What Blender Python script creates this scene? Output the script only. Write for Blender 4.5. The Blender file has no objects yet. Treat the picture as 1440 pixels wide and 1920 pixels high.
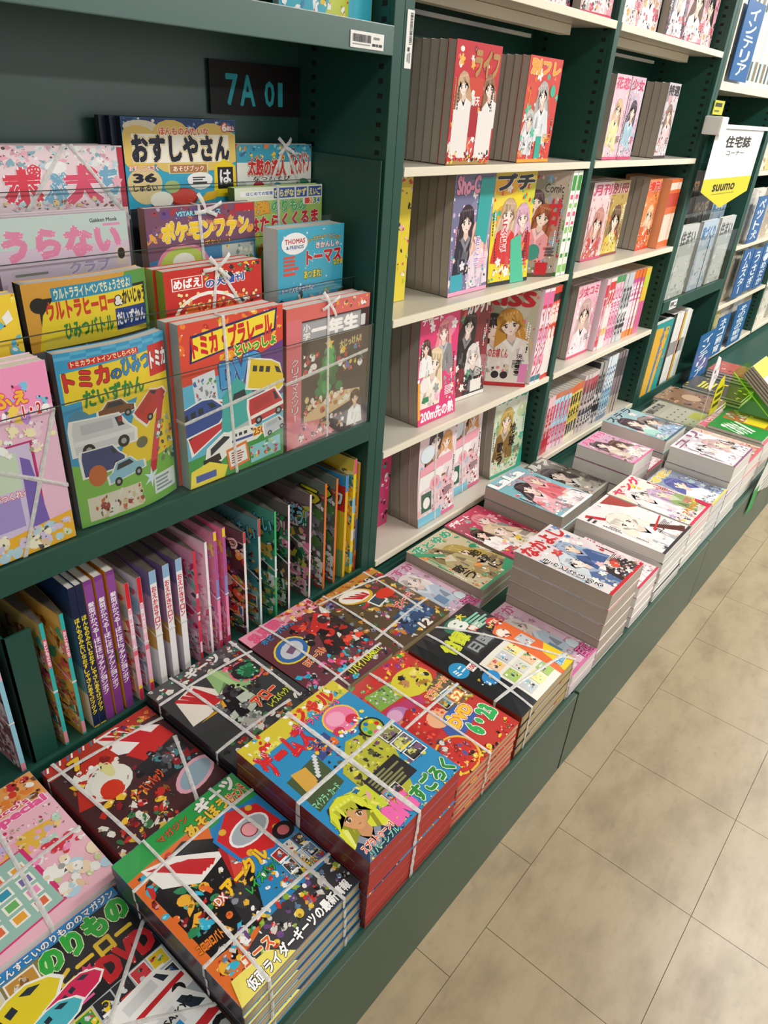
import bpy, bmesh, math, random
import numpy as np
from mathutils import Matrix, Vector

S = bpy.context.scene
COL = S.collection

# ------------------------------------------------------------------ camera
cam_d = bpy.data.cameras.new('camera')
cam = bpy.data.objects.new('camera', cam_d)
COL.objects.link(cam)
S.camera = cam
cam_d.sensor_fit = 'HORIZONTAL'
cam_d.sensor_width = 36.0
cam_d.lens = 1330.54 / 1440 * 36.0
cam_d.clip_start = 0.02
_r = Vector((0.64029184, -0.76524267, 0.06655834))
_d = Vector((-0.35111444, -0.36864521, -0.86070864))
_f = Vector((0.68318739, 0.52773513, -0.50472827))
cam.matrix_world = Matrix(((_r.x, -_d.x, -_f.x, -1.2734378), (_r.y, -_d.y, -_f.y, -0.36352625),
                           (_r.z, -_d.z, -_f.z, 1.4079892), (0, 0, 0, 1)))

# ------------------------------------------------------------------ world, lights, exposure
wd = bpy.data.worlds.new('world')
S.world = wd
wd.use_nodes = True
wd.node_tree.nodes['Background'].inputs[0].default_value = (0.95, 0.97, 1.0, 1)
wd.node_tree.nodes['Background'].inputs[1].default_value = 0.42
S.view_settings.view_transform = 'Standard'
S.view_settings.look = 'None'
S.view_settings.exposure = 0.42
S.view_settings.gamma = 1.0
S.view_settings.use_curve_mapping = False

LAMPS = [(x, y) for y in (-0.75, -3.2) for x in (-2.6, -0.4, 1.8, 4.0, 6.2)]


def area(x, y, z, p, sx=1.25, sy=0.28):
    l = bpy.data.lights.new('ceiling_lamp_light', 'AREA')
    l.shape = 'RECTANGLE'
    l.size, l.size_y = sx, sy
    l.energy = p
    l.color = (1.0, 0.985, 0.945)
    o = bpy.data.objects.new('ceiling_lamp_light', l)
    o.location = (x, y, z)
    COL.objects.link(o)


for (x, y) in LAMPS:
    area(x, y, 2.62, {-2.6: 5, -0.4: 10}.get(x, 36))

# ------------------------------------------------------------------ helpers
def lin(h):
    h = h.lstrip('#')
    o = []
    for i in (0, 2, 4):
        c = int(h[i:i + 2], 16) / 255
        o.append(c / 12.92 if c <= 0.04045 else ((c + 0.055) / 1.055) ** 2.4)
    return (o[0], o[1], o[2], 1.0)


def new_mat(name):
    m = bpy.data.materials.new(name)
    m.use_nodes = True
    nt = m.node_tree
    return m, nt, nt.nodes['Principled BSDF']


def solid(name, col, rough=0.5, spec=0.5, var=0.12, scale=6.0, bump=0.0, metal=0.0):
    m, nt, b = new_mat(name)
    c = lin(col)
    tc = nt.nodes.new('ShaderNodeTexCoord')
    nz = nt.nodes.new('ShaderNodeTexNoise')
    nz.inputs['Scale'].default_value = scale
    nz.inputs['Detail'].default_value = 5
    nt.links.new(tc.outputs['Object'], nz.inputs['Vector'])
    mx = nt.nodes.new('ShaderNodeMix')
    mx.data_type = 'RGBA'
    mx.inputs[6].default_value = tuple(v * (1 - var) for v in c[:3]) + (1,)
    mx.inputs[7].default_value = tuple(min(1, v * (1 + var)) for v in c[:3]) + (1,)
    nt.links.new(nz.outputs['Fac'], mx.inputs[0])
    nt.links.new(mx.outputs[2], b.inputs['Base Color'])
    b.inputs['Roughness'].default_value = rough
    b.inputs['Specular IOR Level'].default_value = spec
    b.inputs['Metallic'].default_value = metal
    if bump:
        bp = nt.nodes.new('ShaderNodeBump')
        bp.inputs['Strength'].default_value = bump
        bp.inputs['Distance'].default_value = 0.002
        n2 = nt.nodes.new('ShaderNodeTexNoise')
        n2.inputs['Scale'].default_value = 260
        nt.links.new(tc.outputs['Object'], n2.inputs['Vector'])
        nt.links.new(n2.outputs['Fac'], bp.inputs['Height'])
        nt.links.new(bp.outputs[0], b.inputs['Normal'])
    return m


def pages(name, col, contrast=0.25):
    m, nt, b = new_mat(name)
    c = lin(col)
    tc = nt.nodes.new('ShaderNodeTexCoord')
    mp = nt.nodes.new('ShaderNodeMapping')
    mp.inputs['Scale'].default_value = (3, 3, 900)
    nz = nt.nodes.new('ShaderNodeTexNoise')
    nz.inputs['Scale'].default_value = 1.0
    nz.inputs['Detail'].default_value = 3
    nt.links.new(tc.outputs['Object'], mp.inputs[0])
    nt.links.new(mp.outputs[0], nz.inputs['Vector'])
    rp = nt.nodes.new('ShaderNodeValToRGB')
    rp.color_ramp.elements[0].position = 0.3
    rp.color_ramp.elements[1].position = 0.7
    rp.color_ramp.elements[0].color = tuple(v * (1 - contrast) for v in c[:3]) + (1,)
    rp.color_ramp.elements[1].color = tuple(min(1, v * (1 + contrast * 0.5)) for v in c[:3]) + (1,)
    nt.links.new(nz.outputs['Fac'], rp.inputs[0])
    nt.links.new(rp.outputs[0], b.inputs['Base Color'])
    b.inputs['Roughness'].default_value = 0.85
    b.inputs['Specular IOR Level'].default_value = 0.2
    return m


def printed(name, rough, coat=0.0):
    m, nt, b = new_mat(name)
    a = nt.nodes.new('ShaderNodeAttribute')
    a.attribute_name = 'Col'
    nz = nt.nodes.new('ShaderNodeTexNoise')
    nz.inputs['Scale'].default_value = 40
    mr = nt.nodes.new('ShaderNodeMapRange')
    mr.inputs[3].default_value = rough - 0.06
    mr.inputs[4].default_value = rough + 0.06
    nt.links.new(nz.outputs['Fac'], mr.inputs[0])
    nt.links.new(mr.outputs[0], b.inputs['Roughness'])
    nt.links.new(a.outputs['Color'], b.inputs['Base Color'])
    b.inputs['Specular IOR Level'].default_value = 0.45
    b.inputs['Coat Weight'].default_value = coat
    b.inputs['Coat Roughness'].default_value = 0.15
    return m


def clear(name, tint, gloss=0.10, rough=0.08):
    m, nt, b = new_mat(name)
    nt.nodes.remove(b)
    out = nt.nodes['Material Output']
    tr = nt.nodes.new('ShaderNodeBsdfTransparent')
    tr.inputs[0].default_value = tint
    gl = nt.nodes.new('ShaderNodeBsdfGlossy')
    gl.inputs['Roughness'].default_value = rough
    fr = nt.nodes.new('ShaderNodeFresnel')
    fr.inputs[0].default_value = 1.35
    mr = nt.nodes.new('ShaderNodeMapRange')
    mr.inputs[1].default_value = 0.025
    mr.inputs[3].default_value = gloss * 0.08
    mr.inputs[4].default_value = 0.22
    nt.links.new(fr.outputs[0], mr.inputs[0])
    mx = nt.nodes.new('ShaderNodeMixShader')
    nt.links.new(mr.outputs[0], mx.inputs[0])
    nt.links.new(tr.outputs[0], mx.inputs[1])
    nt.links.new(gl.outputs[0], mx.inputs[2])
    nt.links.new(mx.outputs[0], out.inputs[0])
    return m


M = {
    'green': solid('green_enamel', '#1b4a3f', 0.45, 0.5, 0.08, 3.0, 0.05),
    'green_panel': solid('green_back_panel', '#1f5046', 0.36, 1.0, 0.06, 3.0, 0.03),
    'green_face': solid('green_plinth', '#3d5446', 0.42, 0.5, 0.06, 2.0, 0.05),
    'dark': solid('slot_dark', '#070a09', 0.8),
    'cream': solid('cream_shelf', '#e9e2cd', 0.42, 0.5, 0.03, 4.0),
    'shelf_top': solid('shelf_grey_beige', '#c9c2b4', 0.3, 0.5, 0.04, 4.0),
    'white': solid('white_plastic', '#efeeea', 0.35, 0.5, 0.02),
    'steel': solid('steel', '#b9bcbb', 0.3, 0.6, 0.05, 5, 0, 0.7),
    'ceil': solid('ceiling_white', '#eceae3', 0.9, 0.2, 0.02),
    'wall': solid('wall_white', '#dcd8cc', 0.9, 0.2, 0.03),
    'pg_w': pages('pages_white', '#dedbd3', 0.16),
    'pg_g': pages('pages_newsprint', '#b9aea1', 0.2),
    'pg_r': pages('pages_red', '#b4483f', 0.25),
    'pg_shade': pages('pages_shaded_hollow', '#59524b', 0.35),  # page edges painted dark for the shade inside gaping magazines
    'pg_c': pages('pages_mixed', '#c9b48c', 0.55),
    'print': printed('glossy_print', 0.34, 0.15),
    'matte': printed('matte_print', 0.6),
    'twine': solid('plastic_twine', '#e9e8e6', 0.3, 0.6, 0.08, 90.0, 0.2),
    'acrylic': clear('acrylic', (0.975, 0.985, 0.98, 1), 0.10, 0.05),
    'acrylic_edge': solid('acrylic_edge', '#3a4742', 0.2),
    'film': clear('plastic_film', (0.97, 0.97, 0.97, 1), 0.6, 0.16),
    'lime': clear('lime_acrylic', (0.80, 0.97, 0.55, 1), 0.15, 0.08),
    'lime_edge': solid('lime_edge', '#a8e03a', 0.3, 0.6),
}


def twine_material():
    m, nt, b = new_mat('plastic_twine')
    tc = nt.nodes.new('ShaderNodeTexCoord')
    nz = nt.nodes.new('ShaderNodeTexNoise')
    nz.inputs['Scale'].default_value = 120
    nt.links.new(tc.outputs['Object'], nz.inputs['Vector'])
    mr = nt.nodes.new('ShaderNodeMapRange')
    mr.inputs[1].default_value = 0.3
    mr.inputs[2].default_value = 0.7
    mr.inputs[3].default_value = 0.68
    mr.inputs[4].default_value = 0.95
    nt.links.new(nz.outputs['Fac'], mr.inputs[0])
    nt.links.new(mr.outputs[0], b.inputs['Alpha'])
    b.inputs['Base Color'].default_value = lin('#e6e5e3')
    b.inputs['Roughness'].default_value = 0.3
    return m


M['twine'] = twine_material()
M['green_panel'].node_tree.nodes['Principled BSDF'].inputs['Coat Weight'].default_value = 0.6
M['green_panel'].node_tree.nodes['Principled BSDF'].inputs['Coat Roughness'].default_value = 0.3


def link(o, parent=None):
    COL.objects.link(o)
    if parent is not None:
        o.parent = parent
    return o


def tag(o, label, cat, group=None, kind=None):
    if label:
        o['label'] = label
    if cat:
        o['category'] = cat
    if group:
        o['group'] = group
    if kind:
        o['kind'] = kind
    return o


def empty(name, loc=(0, 0, 0), label=None, cat=None, group=None):
    o = bpy.data.objects.new(name, None)
    o.empty_display_size = 0.05
    o.location = loc
    link(o)
    return tag(o, label, cat, group)


def raw_mesh(name, V, F, mats, midx=None, cols=None):
    me = bpy.data.meshes.new(name)
    me.from_pydata([tuple(map(float, v)) for v in V], [], [tuple(map(int, f)) for f in F])
    for m in mats:
        me.materials.append(m)
    if midx is not None:
        me.polygons.foreach_set('material_index', np.asarray(midx, dtype=np.int32))
    if cols is not None:
        a = me.color_attributes.new('Col', 'FLOAT_COLOR', 'POINT')
        a.data.foreach_set('color', np.asarray(cols, dtype=np.float32).ravel())
    me.update()
    return me


BOXF = [(0, 3, 2, 1), (4, 5, 6, 7), (0, 1, 5, 4), (1, 2, 6, 5), (2, 3, 7, 6), (3, 0, 4, 7)]


def boxv(x0, x1, y0, y1, z0, z1):
    return [(x0, y0, z0), (x1, y0, z0), (x1, y1, z0), (x0, y1, z0),
            (x0, y0, z1), (x1, y0, z1), (x1, y1, z1), (x0, y1, z1)]


def boxes(name, bl, mat, parent=None, bevel=0.0):
    """one mesh made of axis aligned boxes (x0,x1,y0,y1,z0,z1)"""
    V, F = [], []
    for b in bl:
        n = len(V)
        V += boxv(*b)
        F += [tuple(i + n for i in f) for f in BOXF]
    me = raw_mesh(name, V, F, [mat] if not isinstance(mat, list) else mat)
    if bevel:
        bm = bmesh.new()
        bm.from_mesh(me)
        bmesh.ops.bevel(bm, geom=bm.edges[:], offset=bevel, segments=2, affect='EDGES', profile=0.7)
        bm.to_mesh(me)
        bm.free()
    o = bpy.data.objects.new(name, me)
    link(o, parent)
    return o


# ------------------------------------------------------------------ printed art (vector print as thin coloured layers)
_TX = {}


def tmesh(s, off):
    k = (s, round(off, 3))
    if k not in _TX:
        c = bpy.data.curves.new('t', 'FONT')
        c.body = s
        c.size = 1
        c.offset = off
        c.resolution_u = 2
        c.fill_mode = 'FRONT'
        o = bpy.data.objects.new('t', c)
        m = o.to_mesh()
        v = np.array([(p.co.x, p.co.y) for p in m.vertices]) if len(m.vertices) else np.zeros((0, 2))
        f = [tuple(p.vertices) for p in m.polygons]
        o.to_mesh_clear()
        bpy.data.objects.remove(o)
        bpy.data.curves.remove(c)
        _TX[k] = (v, f)
    return _TX[k]


class Art:
    STEP = 1.2e-5

    def __init__(s, w, h, seed=0):
        s.w, s.h = w, h
        s.P, s.F, s.C, s.Ly = [], [], [], []
        s.layer = 3
        s.cnt = 0
        s.rng = random.Random(seed)

    def add(s, pts, faces, c, clip=True, step=1.0):
        p = np.asarray(pts, float).reshape(-1, 2)
        if clip:
            p = np.stack([np.clip(p[:, 0], 0.0004, s.w - 0.0004), np.clip(p[:, 1], 0.0004, s.h - 0.0004)], 1)
        n = s.cnt
        s.cnt += len(p)
        s.P.append(p)
        s.F += [tuple(i + n for i in f) for f in faces]
        col = lin(c) if isinstance(c, str) else c
        s.C.append(np.tile(np.array(col), (len(p), 1)))
        s.layer += step
        s.Ly.append(np.full(len(p), s.layer * s.STEP))

    def remap(s, knots):
        """move the printed layout up or down: knots of (old v, new v)"""
        xs, ys = [k[0] * s.h for k in knots], [k[1] * s.h for k in knots]
        for p in s.P:
            p[:, 1] = np.interp(p[:, 1], xs, ys)
        return s

    def _m(s, u, v):
        return u * s.w, v * s.h

    def poly(s, pts, c):
        q = [s._m(*p) for p in pts]
        cx = sum(p[0] for p in q) / len(q)
        cy = sum(p[1] for p in q) / len(q)
        n = len(q)
        s.add(q + [(cx, cy)], [(i, (i + 1) % n, n) for i in range(n)], c)

    def rect(s, u, v, w, h, c, rot=0.0):
        x, y = s._m(u, v)
        W, H = w * s.w, h * s.h
        s.mrect(x + W / 2, y + H / 2, W, H, c, rot)

    def mrect(s, cx, cy, W, H, c, rot=0.0):
        a = math.radians(rot)
        q = []
        for sx, sy in ((-1, -1), (1, -1), (1, 1), (-1, 1)):
            px, py = sx * W / 2, sy * H / 2
            q.append((cx + px * math.cos(a) - py * math.sin(a), cy + px * math.sin(a) + py * math.cos(a)))
        s.add(q, [(0, 1, 2), (0, 2, 3)], c)

    def ell(s, u, v, rx, ry, c, n=16, rot=0.0):
        """rx, ry in units of the width"""
        x, y = s._m(u, v)
        s.mell(x, y, rx * s.w, ry * s.w, c, n, rot)

    def mell(s, x, y, rx, ry, c, n=16, rot=0.0):
        a = math.radians(rot)
        q = [(x, y)]
        for i in range(n):
            t = 2 * math.pi * i / n
            px, py = rx * math.cos(t), ry * math.sin(t)
            q.append((x + px * math.cos(a) - py * math.sin(a), y + px * math.sin(a) + py * math.cos(a)))
        s.add(q, [(0, i + 1, (i + 1) % n + 1) for i in range(n)], c)

    def star(s, u, v, r1, r2, n, c, rot=0.0):
        x, y = s._m(u, v)
        q = [(x, y)]
        for i in range(2 * n):
            r = (r1 if i % 2 == 0 else r2) * s.w
            t = math.pi * i / n + math.radians(rot) + math.pi / 2
            q.append((x + r * math.cos(t), y + r * math.sin(t)))
        m = 2 * n
        s.add(q, [(0, i + 1, (i + 1) % m + 1) for i in range(m)], c)

    def rays(s, u, v, n, c, r=1.6, ph=0.0):
        for i in range(n):
            t = 2 * math.pi * i / n + ph
            d = math.pi / n * 0.5
            s.poly([(u, v), (u + r * math.cos(t - d), v + r * math.sin(t - d)), (u + r * math.cos(t + d), v + r * math.sin(t + d))], c)

    def text(s, t, u, v, w, h, c, o=None, ow=0.07, b=0.03, rot=0.0, o2=None, ow2=0.13, sh=0.0, arc=0.0):
        v0, f0 = tmesh(t, 0.0)
        if len(v0) == 0:
            return
        mn, mx = v0.min(0), v0.max(0)
        ext = np.maximum(mx - mn, 1e-4)
        x, y = s._m(u, v)
        W, H = w * s.w, h * s.h
        a = math.radians(rot)
        nv = len(v0)
        b *= 1.15
        for r, col, k in ((ow2 * 1.15 if o2 else None, o2, 8), (ow * 1.15 if o else None, o, 7), (b, c, 5 if b > 0.012 else 0)):
            if col is None or r is None:
                continue
            rings = [(r * math.cos(6.2832 * i / k + 0.39), r * math.sin(6.2832 * i / k + 0.39)) for i in range(k)] or [(0.0, 0.0)]
            for (dx, dy) in rings:
                q = (v0 + (dx, dy) - mn) / ext
                q = np.stack([q[:, 0] * W + sh * q[:, 1] * H - W / 2, q[:, 1] * H - H / 2 - arc * H * (2 * q[:, 0] - 1) ** 2], 1)
                q = np.stack([q[:, 0] * math.cos(a) - q[:, 1] * math.sin(a) + x + W / 2,
                              q[:, 0] * math.sin(a) + q[:, 1] * math.cos(a) + y + H / 2], 1)
                s.add(q, f0, col, step=0.4)
            s.layer += 0.6

    def vtext(s, t, u, v, w, h, c, o=None, ow=0.07, b=0.02):
        """characters stacked from the top of the box downwards"""
        n = len(t)
        ch = h / n
        for i, k in enumerate(t):
            if k in ' ':
                continue
            if k == 'ー':
                s.rect(u + w * 0.42, v + h - (i + 0.92) * ch, w * 0.16, ch * 0.84, c)
                continue
            s.text(k, u + 0.04 * w, v + h - (i + 0.94) * ch, 0.92 * w, ch * 0.86, c, o, ow, b)

    def lines(s, u, v, w, h, n, c, fill=0.55):
        for i in range(n):
            k = s.rng.uniform(0.6, 1.0)
            s.rect(u, v + h * (i + 0.2) / n, w * k, h / n * fill, c)

    def busy(s, u0, v0, u1, v1, n, pal, size=0.12, kinds='ppppe'):
        """clutter of small printed pictures: each a main shape with smaller ones on it"""
        r = s.rng
        if kinds == 'pes':
            kinds = 'ppppes'
        asp = s.w / s.h

        def blob(u, v, z, k, c, m=5):
            if k == 'e':
                s.ell(u, v, z * 0.5, z * 0.5 * r.uniform(0.55, 1), c, 9, r.uniform(0, 180))
            elif k == 's':
                s.star(u, v, z * 0.55, z * 0.3, r.choice((5, 7, 8)), c, r.uniform(0, 90))
            else:
                t0 = r.uniform(0, 6.28)
                e = r.uniform(0.35, 1.0)
                ph = r.uniform(0, 3.14)
                q = []
                for j in range(m):
                    t = t0 + 6.283 * j / m
                    rr = z * 0.6 * r.uniform(0.55, 1.15)
                    px, py = rr * math.cos(t), rr * math.sin(t) * e
                    q.append((u + px * math.cos(ph) - py * math.sin(ph), v + asp * (px * math.sin(ph) + py * math.cos(ph))))
                s.poly(q, c)
        for i in range(int(n * 1.7)):
            u, v = r.uniform(u0, u1), r.uniform(v0, v1)
            z = size * 0.72 * r.uniform(0.35, 1.0)
            c = r.choice(pal)
            blob(u, v, z, r.choice(kinds), c, r.choice((4, 5, 6, 7)))
            for j in range(r.choice((1, 2, 3))):
                c2 = mixc(c, r.choice(('#ffffff', '#101014', r.choice(pal))), r.uniform(0.3, 0.85))
                blob(u + r.uniform(-0.45, 0.45) * z, v + r.uniform(-0.45, 0.45) * z * asp, z * r.uniform(0.15, 0.5), r.choice('pppe'), c2, r.choice((3, 4, 5)))

    def pics(s, u0, v0, u1, v1, nx, ny, pal, rot=3.0, frame='#f4f2ee', back=None):
        """rows of little framed pictures with captions"""
        r = s.rng
        du, dv = (u1 - u0) / nx, (v1 - v0) / ny
        for i in range(nx):
            for j in range(ny):
                a = r.uniform(-rot, rot)
                u, v = u0 + du * i, v0 + dv * j
                s.rect(u + 0.04 * du, v + 0.05 * dv, 0.92 * du, 0.9 * dv, r.choice([frame, frame, r.choice(pal)]), a)
                c = r.choice(back or pal)
                s.rect(u + 0.09 * du, v + 0.12 * dv, 0.82 * du, 0.76 * dv, c, a)
                s.busy(u + 0.2 * du, v + 0.25 * dv, u + 0.8 * du, v + 0.78 * dv, 4, pal, 0.55 * du)
                s.rect(u + 0.12 * du, v + 0.07 * dv, r.uniform(0.4, 0.75) * du, 0.14 * dv, r.choice(('#f5dc3c', '#d8302c', '#ffffff', '#17171a')), a)

    def flowers(s, n, pal, r0=0.05, box=(0.02, 0.05, 0.98, 0.95)):
        r = s.rng
        for i in range(n):
            u, v = r.uniform(box[0], box[2]), r.uniform(box[1], box[3])
            R = r0 * r.uniform(0.6, 1.5)
            c = r.choice(pal)
            t0 = r.uniform(0, 6)
            X, Y = s._m(u, v)
            for j in range(5):
                t = t0 + 1.2566 * j
                s.mell(X + 0.6 * R * s.w * math.cos(t), Y + 0.6 * R * s.w * math.sin(t), 0.5 * R * s.w, 0.36 * R * s.w, mixc(c, '#ffffff', 0.12 * (j % 3)), 8, math.degrees(t))
            s.mell(X, Y, 0.22 * R * s.w, 0.22 * R * s.w, mixc(c, '#f0d060', 0.6), 7)

    def column(s, u, v, w, h, c, n):
        """a column of tiny blocks, print too small to read"""
        for i in range(n):
            s.rect(u + s.rng.uniform(0, 0.2) * w, v + h * (i + 0.1) / n, w * s.rng.uniform(0.6, 0.9), h / n * 0.7, c)

    # ---- motifs
    def person(s, u, v, r, hair, cloth='#f4f2ee', skin='#f6dcc8', eye='#5b3a2a', longh=True, tilt=0.0, body=True, bangs=None):
        """a plain drawn figure: head radius r (in widths) centred at u,v"""
        X, Y = s._m(u, v)
        R = r * s.w
        a = math.radians(tilt)

        def T(px, py):
            return (X + R * (px * math.cos(a) - py * math.sin(a)), Y + R * (px * math.sin(a) + py * math.cos(a)))

        def pg(pts, c):
            q = [T(*p) for p in pts]
            n = len(q)
            cx, cy = sum(p[0] for p in q) / n, sum(p[1] for p in q) / n
            s.add(q + [(cx, cy)], [(i, (i + 1) % n, n) for i in range(n)], c)

        def el(px, py, rx, ry, c, n=14):
            x, y = T(px, py)
            s.mell(x, y, rx * R, ry * R, c, n, tilt)
        rg = s.rng
        dk, lt = mixc(hair, '#141014', 0.35), mixc(hair, '#ffffff', 0.35)
        if longh:
            pg([(-1.1, 0.3), (-1.55, -1.2), (-1.35, -2.6), (0, -2.2), (1.35, -2.6), (1.55, -1.2), (1.1, 0.3)], hair)
            for k in range(9):
                x0 = -1.3 + 0.32 * k
                e = x0 * 1.15 + rg.uniform(-0.5, 0.5)
                pg([(x0 - 0.12, -0.6), (x0 + 0.14, -0.6), (e + 0.2, -2.2), (e + rg.uniform(-0.2, 0.3), -3.0 - rg.uniform(0, 0.7)), (e - 0.1, -2.1)], rg.choice((hair, dk, lt, hair)))
        el(0, 0.2, 1.2, 1.2, dk, 18)
        if body:
            pg([(-2.0, -4.8), (-1.55, -1.95), (-0.45, -1.35), (0.45, -1.35), (1.55, -1.95), (2.0, -4.8)], cloth)
            for k in range(7):
                x0 = rg.uniform(-1.6, 1.3)
                y0 = rg.uniform(-4.2, -2.1)
                pg([(x0, y0), (x0 + 0.25, y0 + 0.1), (x0 + rg.uniform(-0.2, 0.7), y0 - 1.2), (x0 + rg.uniform(-0.5, 0.3), y0 - 1.1)], mixc(cloth, rg.choice(('#ffffff', '#202028', '#b08090')), rg.uniform(0.15, 0.4)))
            pg([(-0.33, -0.8), (-0.42, -1.5), (0, -2.05), (0.42, -1.5), (0.33, -0.8)], mixc(skin, '#b07060', 0.22))
            pg([(-0.5, -1.35), (0, -2.2), (0.5, -1.35), (0.85, -1.6), (0, -2.75), (-0.85, -1.6)], mixc(cloth, '#ffffff', 0.45))
        sk2 = mixc(skin, '#c88870', 0.22)
        pg([(-0.84, 0.3), (-0.80, -0.32), (-0.52, -0.80), (-0.12, -1.08), (0.12, -1.08), (0.52, -0.80), (0.80, -0.32), (0.84, 0.3), (0.5, 0.9), (-0.5, 0.9)], skin)
        pg([(0.5, 0.4), (0.84, 0.3), (0.80, -0.32), (0.52, -0.80), (0.12, -1.08), (0.45, -0.6)], sk2)
        for sx in (-1, 1):
            el(sx * 0.38, -0.22, 0.17, 0.19, '#fbf7f4', 10)
            el(sx * 0.38, -0.22, 0.125, 0.18, mixc(eye, '#101010', 0.3), 9)
            el(sx * 0.38, -0.28, 0.09, 0.10, eye, 8)
            el(sx * 0.38 + 0.04, -0.15, 0.04, 0.045, '#ffffff', 6)
            pg([(sx * 0.14, -0.08), (sx * 0.36, 0.03), (sx * 0.62, -0.10), (sx * 0.60, -0.20), (sx * 0.36, -0.05)], '#241a1c')
            pg([(sx * 0.16, 0.16), (sx * 0.40, 0.24), (sx * 0.62, 0.16), (sx * 0.40, 0.19)], dk)
            el(sx * 0.55, -0.52, 0.15, 0.08, mixc(skin, '#f08888', 0.35), 8)
        pg([(0.0, -0.42), (0.06, -0.56), (-0.03, -0.56)], sk2)
        pg([(-0.14, -0.74), (0, -0.71), (0.15, -0.74), (0.02, -0.80)], '#b85a58')
        h2 = bangs or hair
        pg([(-1.12, -0.5), (-1.16, 0.5), (-0.8, 1.1), (0, 1.42), (0.8, 1.1), (1.16, 0.5), (1.12, -0.5), (0.9, -0.05), (0.7, 0.45), (-0.7, 0.45), (-0.9, -0.05)], h2)
        for k in range(8):
            x0 = -0.85 + 0.22 * k
            e = x0 + rg.uniform(-0.12, 0.22)
            pg([(x0 - 0.16, 0.75), (x0 + 0.18, 0.75), (e + 0.05, rg.uniform(-0.08, 0.28)), (e - 0.02, rg.uniform(-0.02, 0.2))], rg.choice((h2, mixc(h2, dk, 0.5), mixc(h2, lt, 0.35))))
        for k in range(6):
            x0 = -0.75 + 0.28 * k
            pg([(x0, 0.78), (x0 + 0.14, 0.84), (x0 * 1.05 + 0.1, 1.0), (x0 * 1.02 - 0.02, 0.96)], lt)

    def car(s, u, v, r, c, rot=0.0, kind='car', band=None):
        X, Y = s._m(u, v)
        R = r * s.w
        a = math.radians(rot)

        def T(px, py):
            return (X + R * (px * math.cos(a) - py * math.sin(a)), Y + R * (px * math.sin(a) + py * math.cos(a)))

        def pg(pts, cc):
            q = [T(*p) for p in pts]
            n = len(q)
            cx, cy = sum(p[0] for p in q) / n, sum(p[1] for p in q) / n
            s.add(q + [(cx, cy)], [(i, (i + 1) % n, n) for i in range(n)], cc)

        def out(pts, k):
            cx, cy = sum(p[0] for p in pts) / len(pts), sum(p[1] for p in pts) / len(pts)
            return [(cx + (p[0] - cx) * k, cy + (p[1] - cy) * k) for p in pts]
        if kind == 'van':
            b = [(-1, -0.5), (1, -0.5), (1.02, -0.1), (0.75, 0.15), (0.5, 0.55), (-0.95, 0.6), (-1.02, 0.3)]
            gl = [(0.48, 0.12), (0.7, 0.12), (0.5, 0.46), (0.38, 0.46)]
        elif kind == 'train':
            b = [(-1, -0.45), (0.7, -0.45), (1.05, -0.25), (0.95, 0.05), (0.55, 0.4), (0.1, 0.5), (-1, 0.5)]
            gl = [(0.45, 0.12), (0.75, 0.1), (0.55, 0.3), (0.3, 0.34)]
        else:
            b = [(-1, -0.35), (1, -0.35), (1.0, -0.02), (0.6, 0.08), (0.3, 0.42), (-0.45, 0.42), (-0.75, 0.08), (-1.0, 0.02)]
            gl = [(-0.55, 0.1), (0.45, 0.1), (0.25, 0.34), (-0.4, 0.34)]
        pg(out(b, 1.12), '#f6f5f0')
        pg(b, c)
        if band:
            pg([(-0.99, -0.22), (1.0, -0.22), (1.01, -0.06), (-0.99, -0.06)], band)
        pg(gl, '#22303c')
        if kind == 'van':
            pg([(-0.75, 0.12), (0.3, 0.12), (0.3, 0.46), (-0.75, 0.46)], mixc(c, '#22303c', 0.12))
        if kind != 'train':
            for wx in (-0.58, 0.6):
                x, y = T(wx, -0.42)
                s.mell(x, y, 0.21 * R, 0.21 * R, '#17171a', 12)
                s.mell(x, y, 0.1 * R, 0.1 * R, '#a8abad', 8)
        else:
            for k in range(3):
                pg([(-0.85 + 0.35 * k, 0.1), (-0.62 + 0.35 * k, 0.1), (-0.62 + 0.35 * k, 0.3), (-0.85 + 0.35 * k, 0.3)], '#22303c')

    def gadget(s, u, v, r, c='#d2232a', rot=0.0):
        """toy belt buckle: notched case with a silver window and a round pink stone"""
        X, Y = s._m(u, v)
        s.star(u, v, r * 1.12, r * 0.98, 6, '#2a7fc4', rot)
        s.star(u, v, r, r * 0.86, 6, c, rot)
        for k in range(4):
            t = math.radians(rot + 45 + 90 * k)
            s.mell(X + 0.8 * r * s.w * math.cos(t), Y + 0.8 * r * s.w * math.sin(t), 0.12 * r * s.w, 0.12 * r * s.w, '#e8b23a', 8)
        s.mell(X, Y, 0.74 * r * s.w, 0.44 * r * s.w, '#f2f3f5', 18, rot)
        s.mell(X, Y, 0.66 * r * s.w, 0.37 * r * s.w, '#a9b4bd', 18, rot)
        s.mell(X, Y, 0.27 * r * s.w, 0.27 * r * s.w, '#8c2f3a', 16)
        s.mell(X, Y, 0.23 * r * s.w, 0.23 * r * s.w, '#e79aa2', 16)

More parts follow.
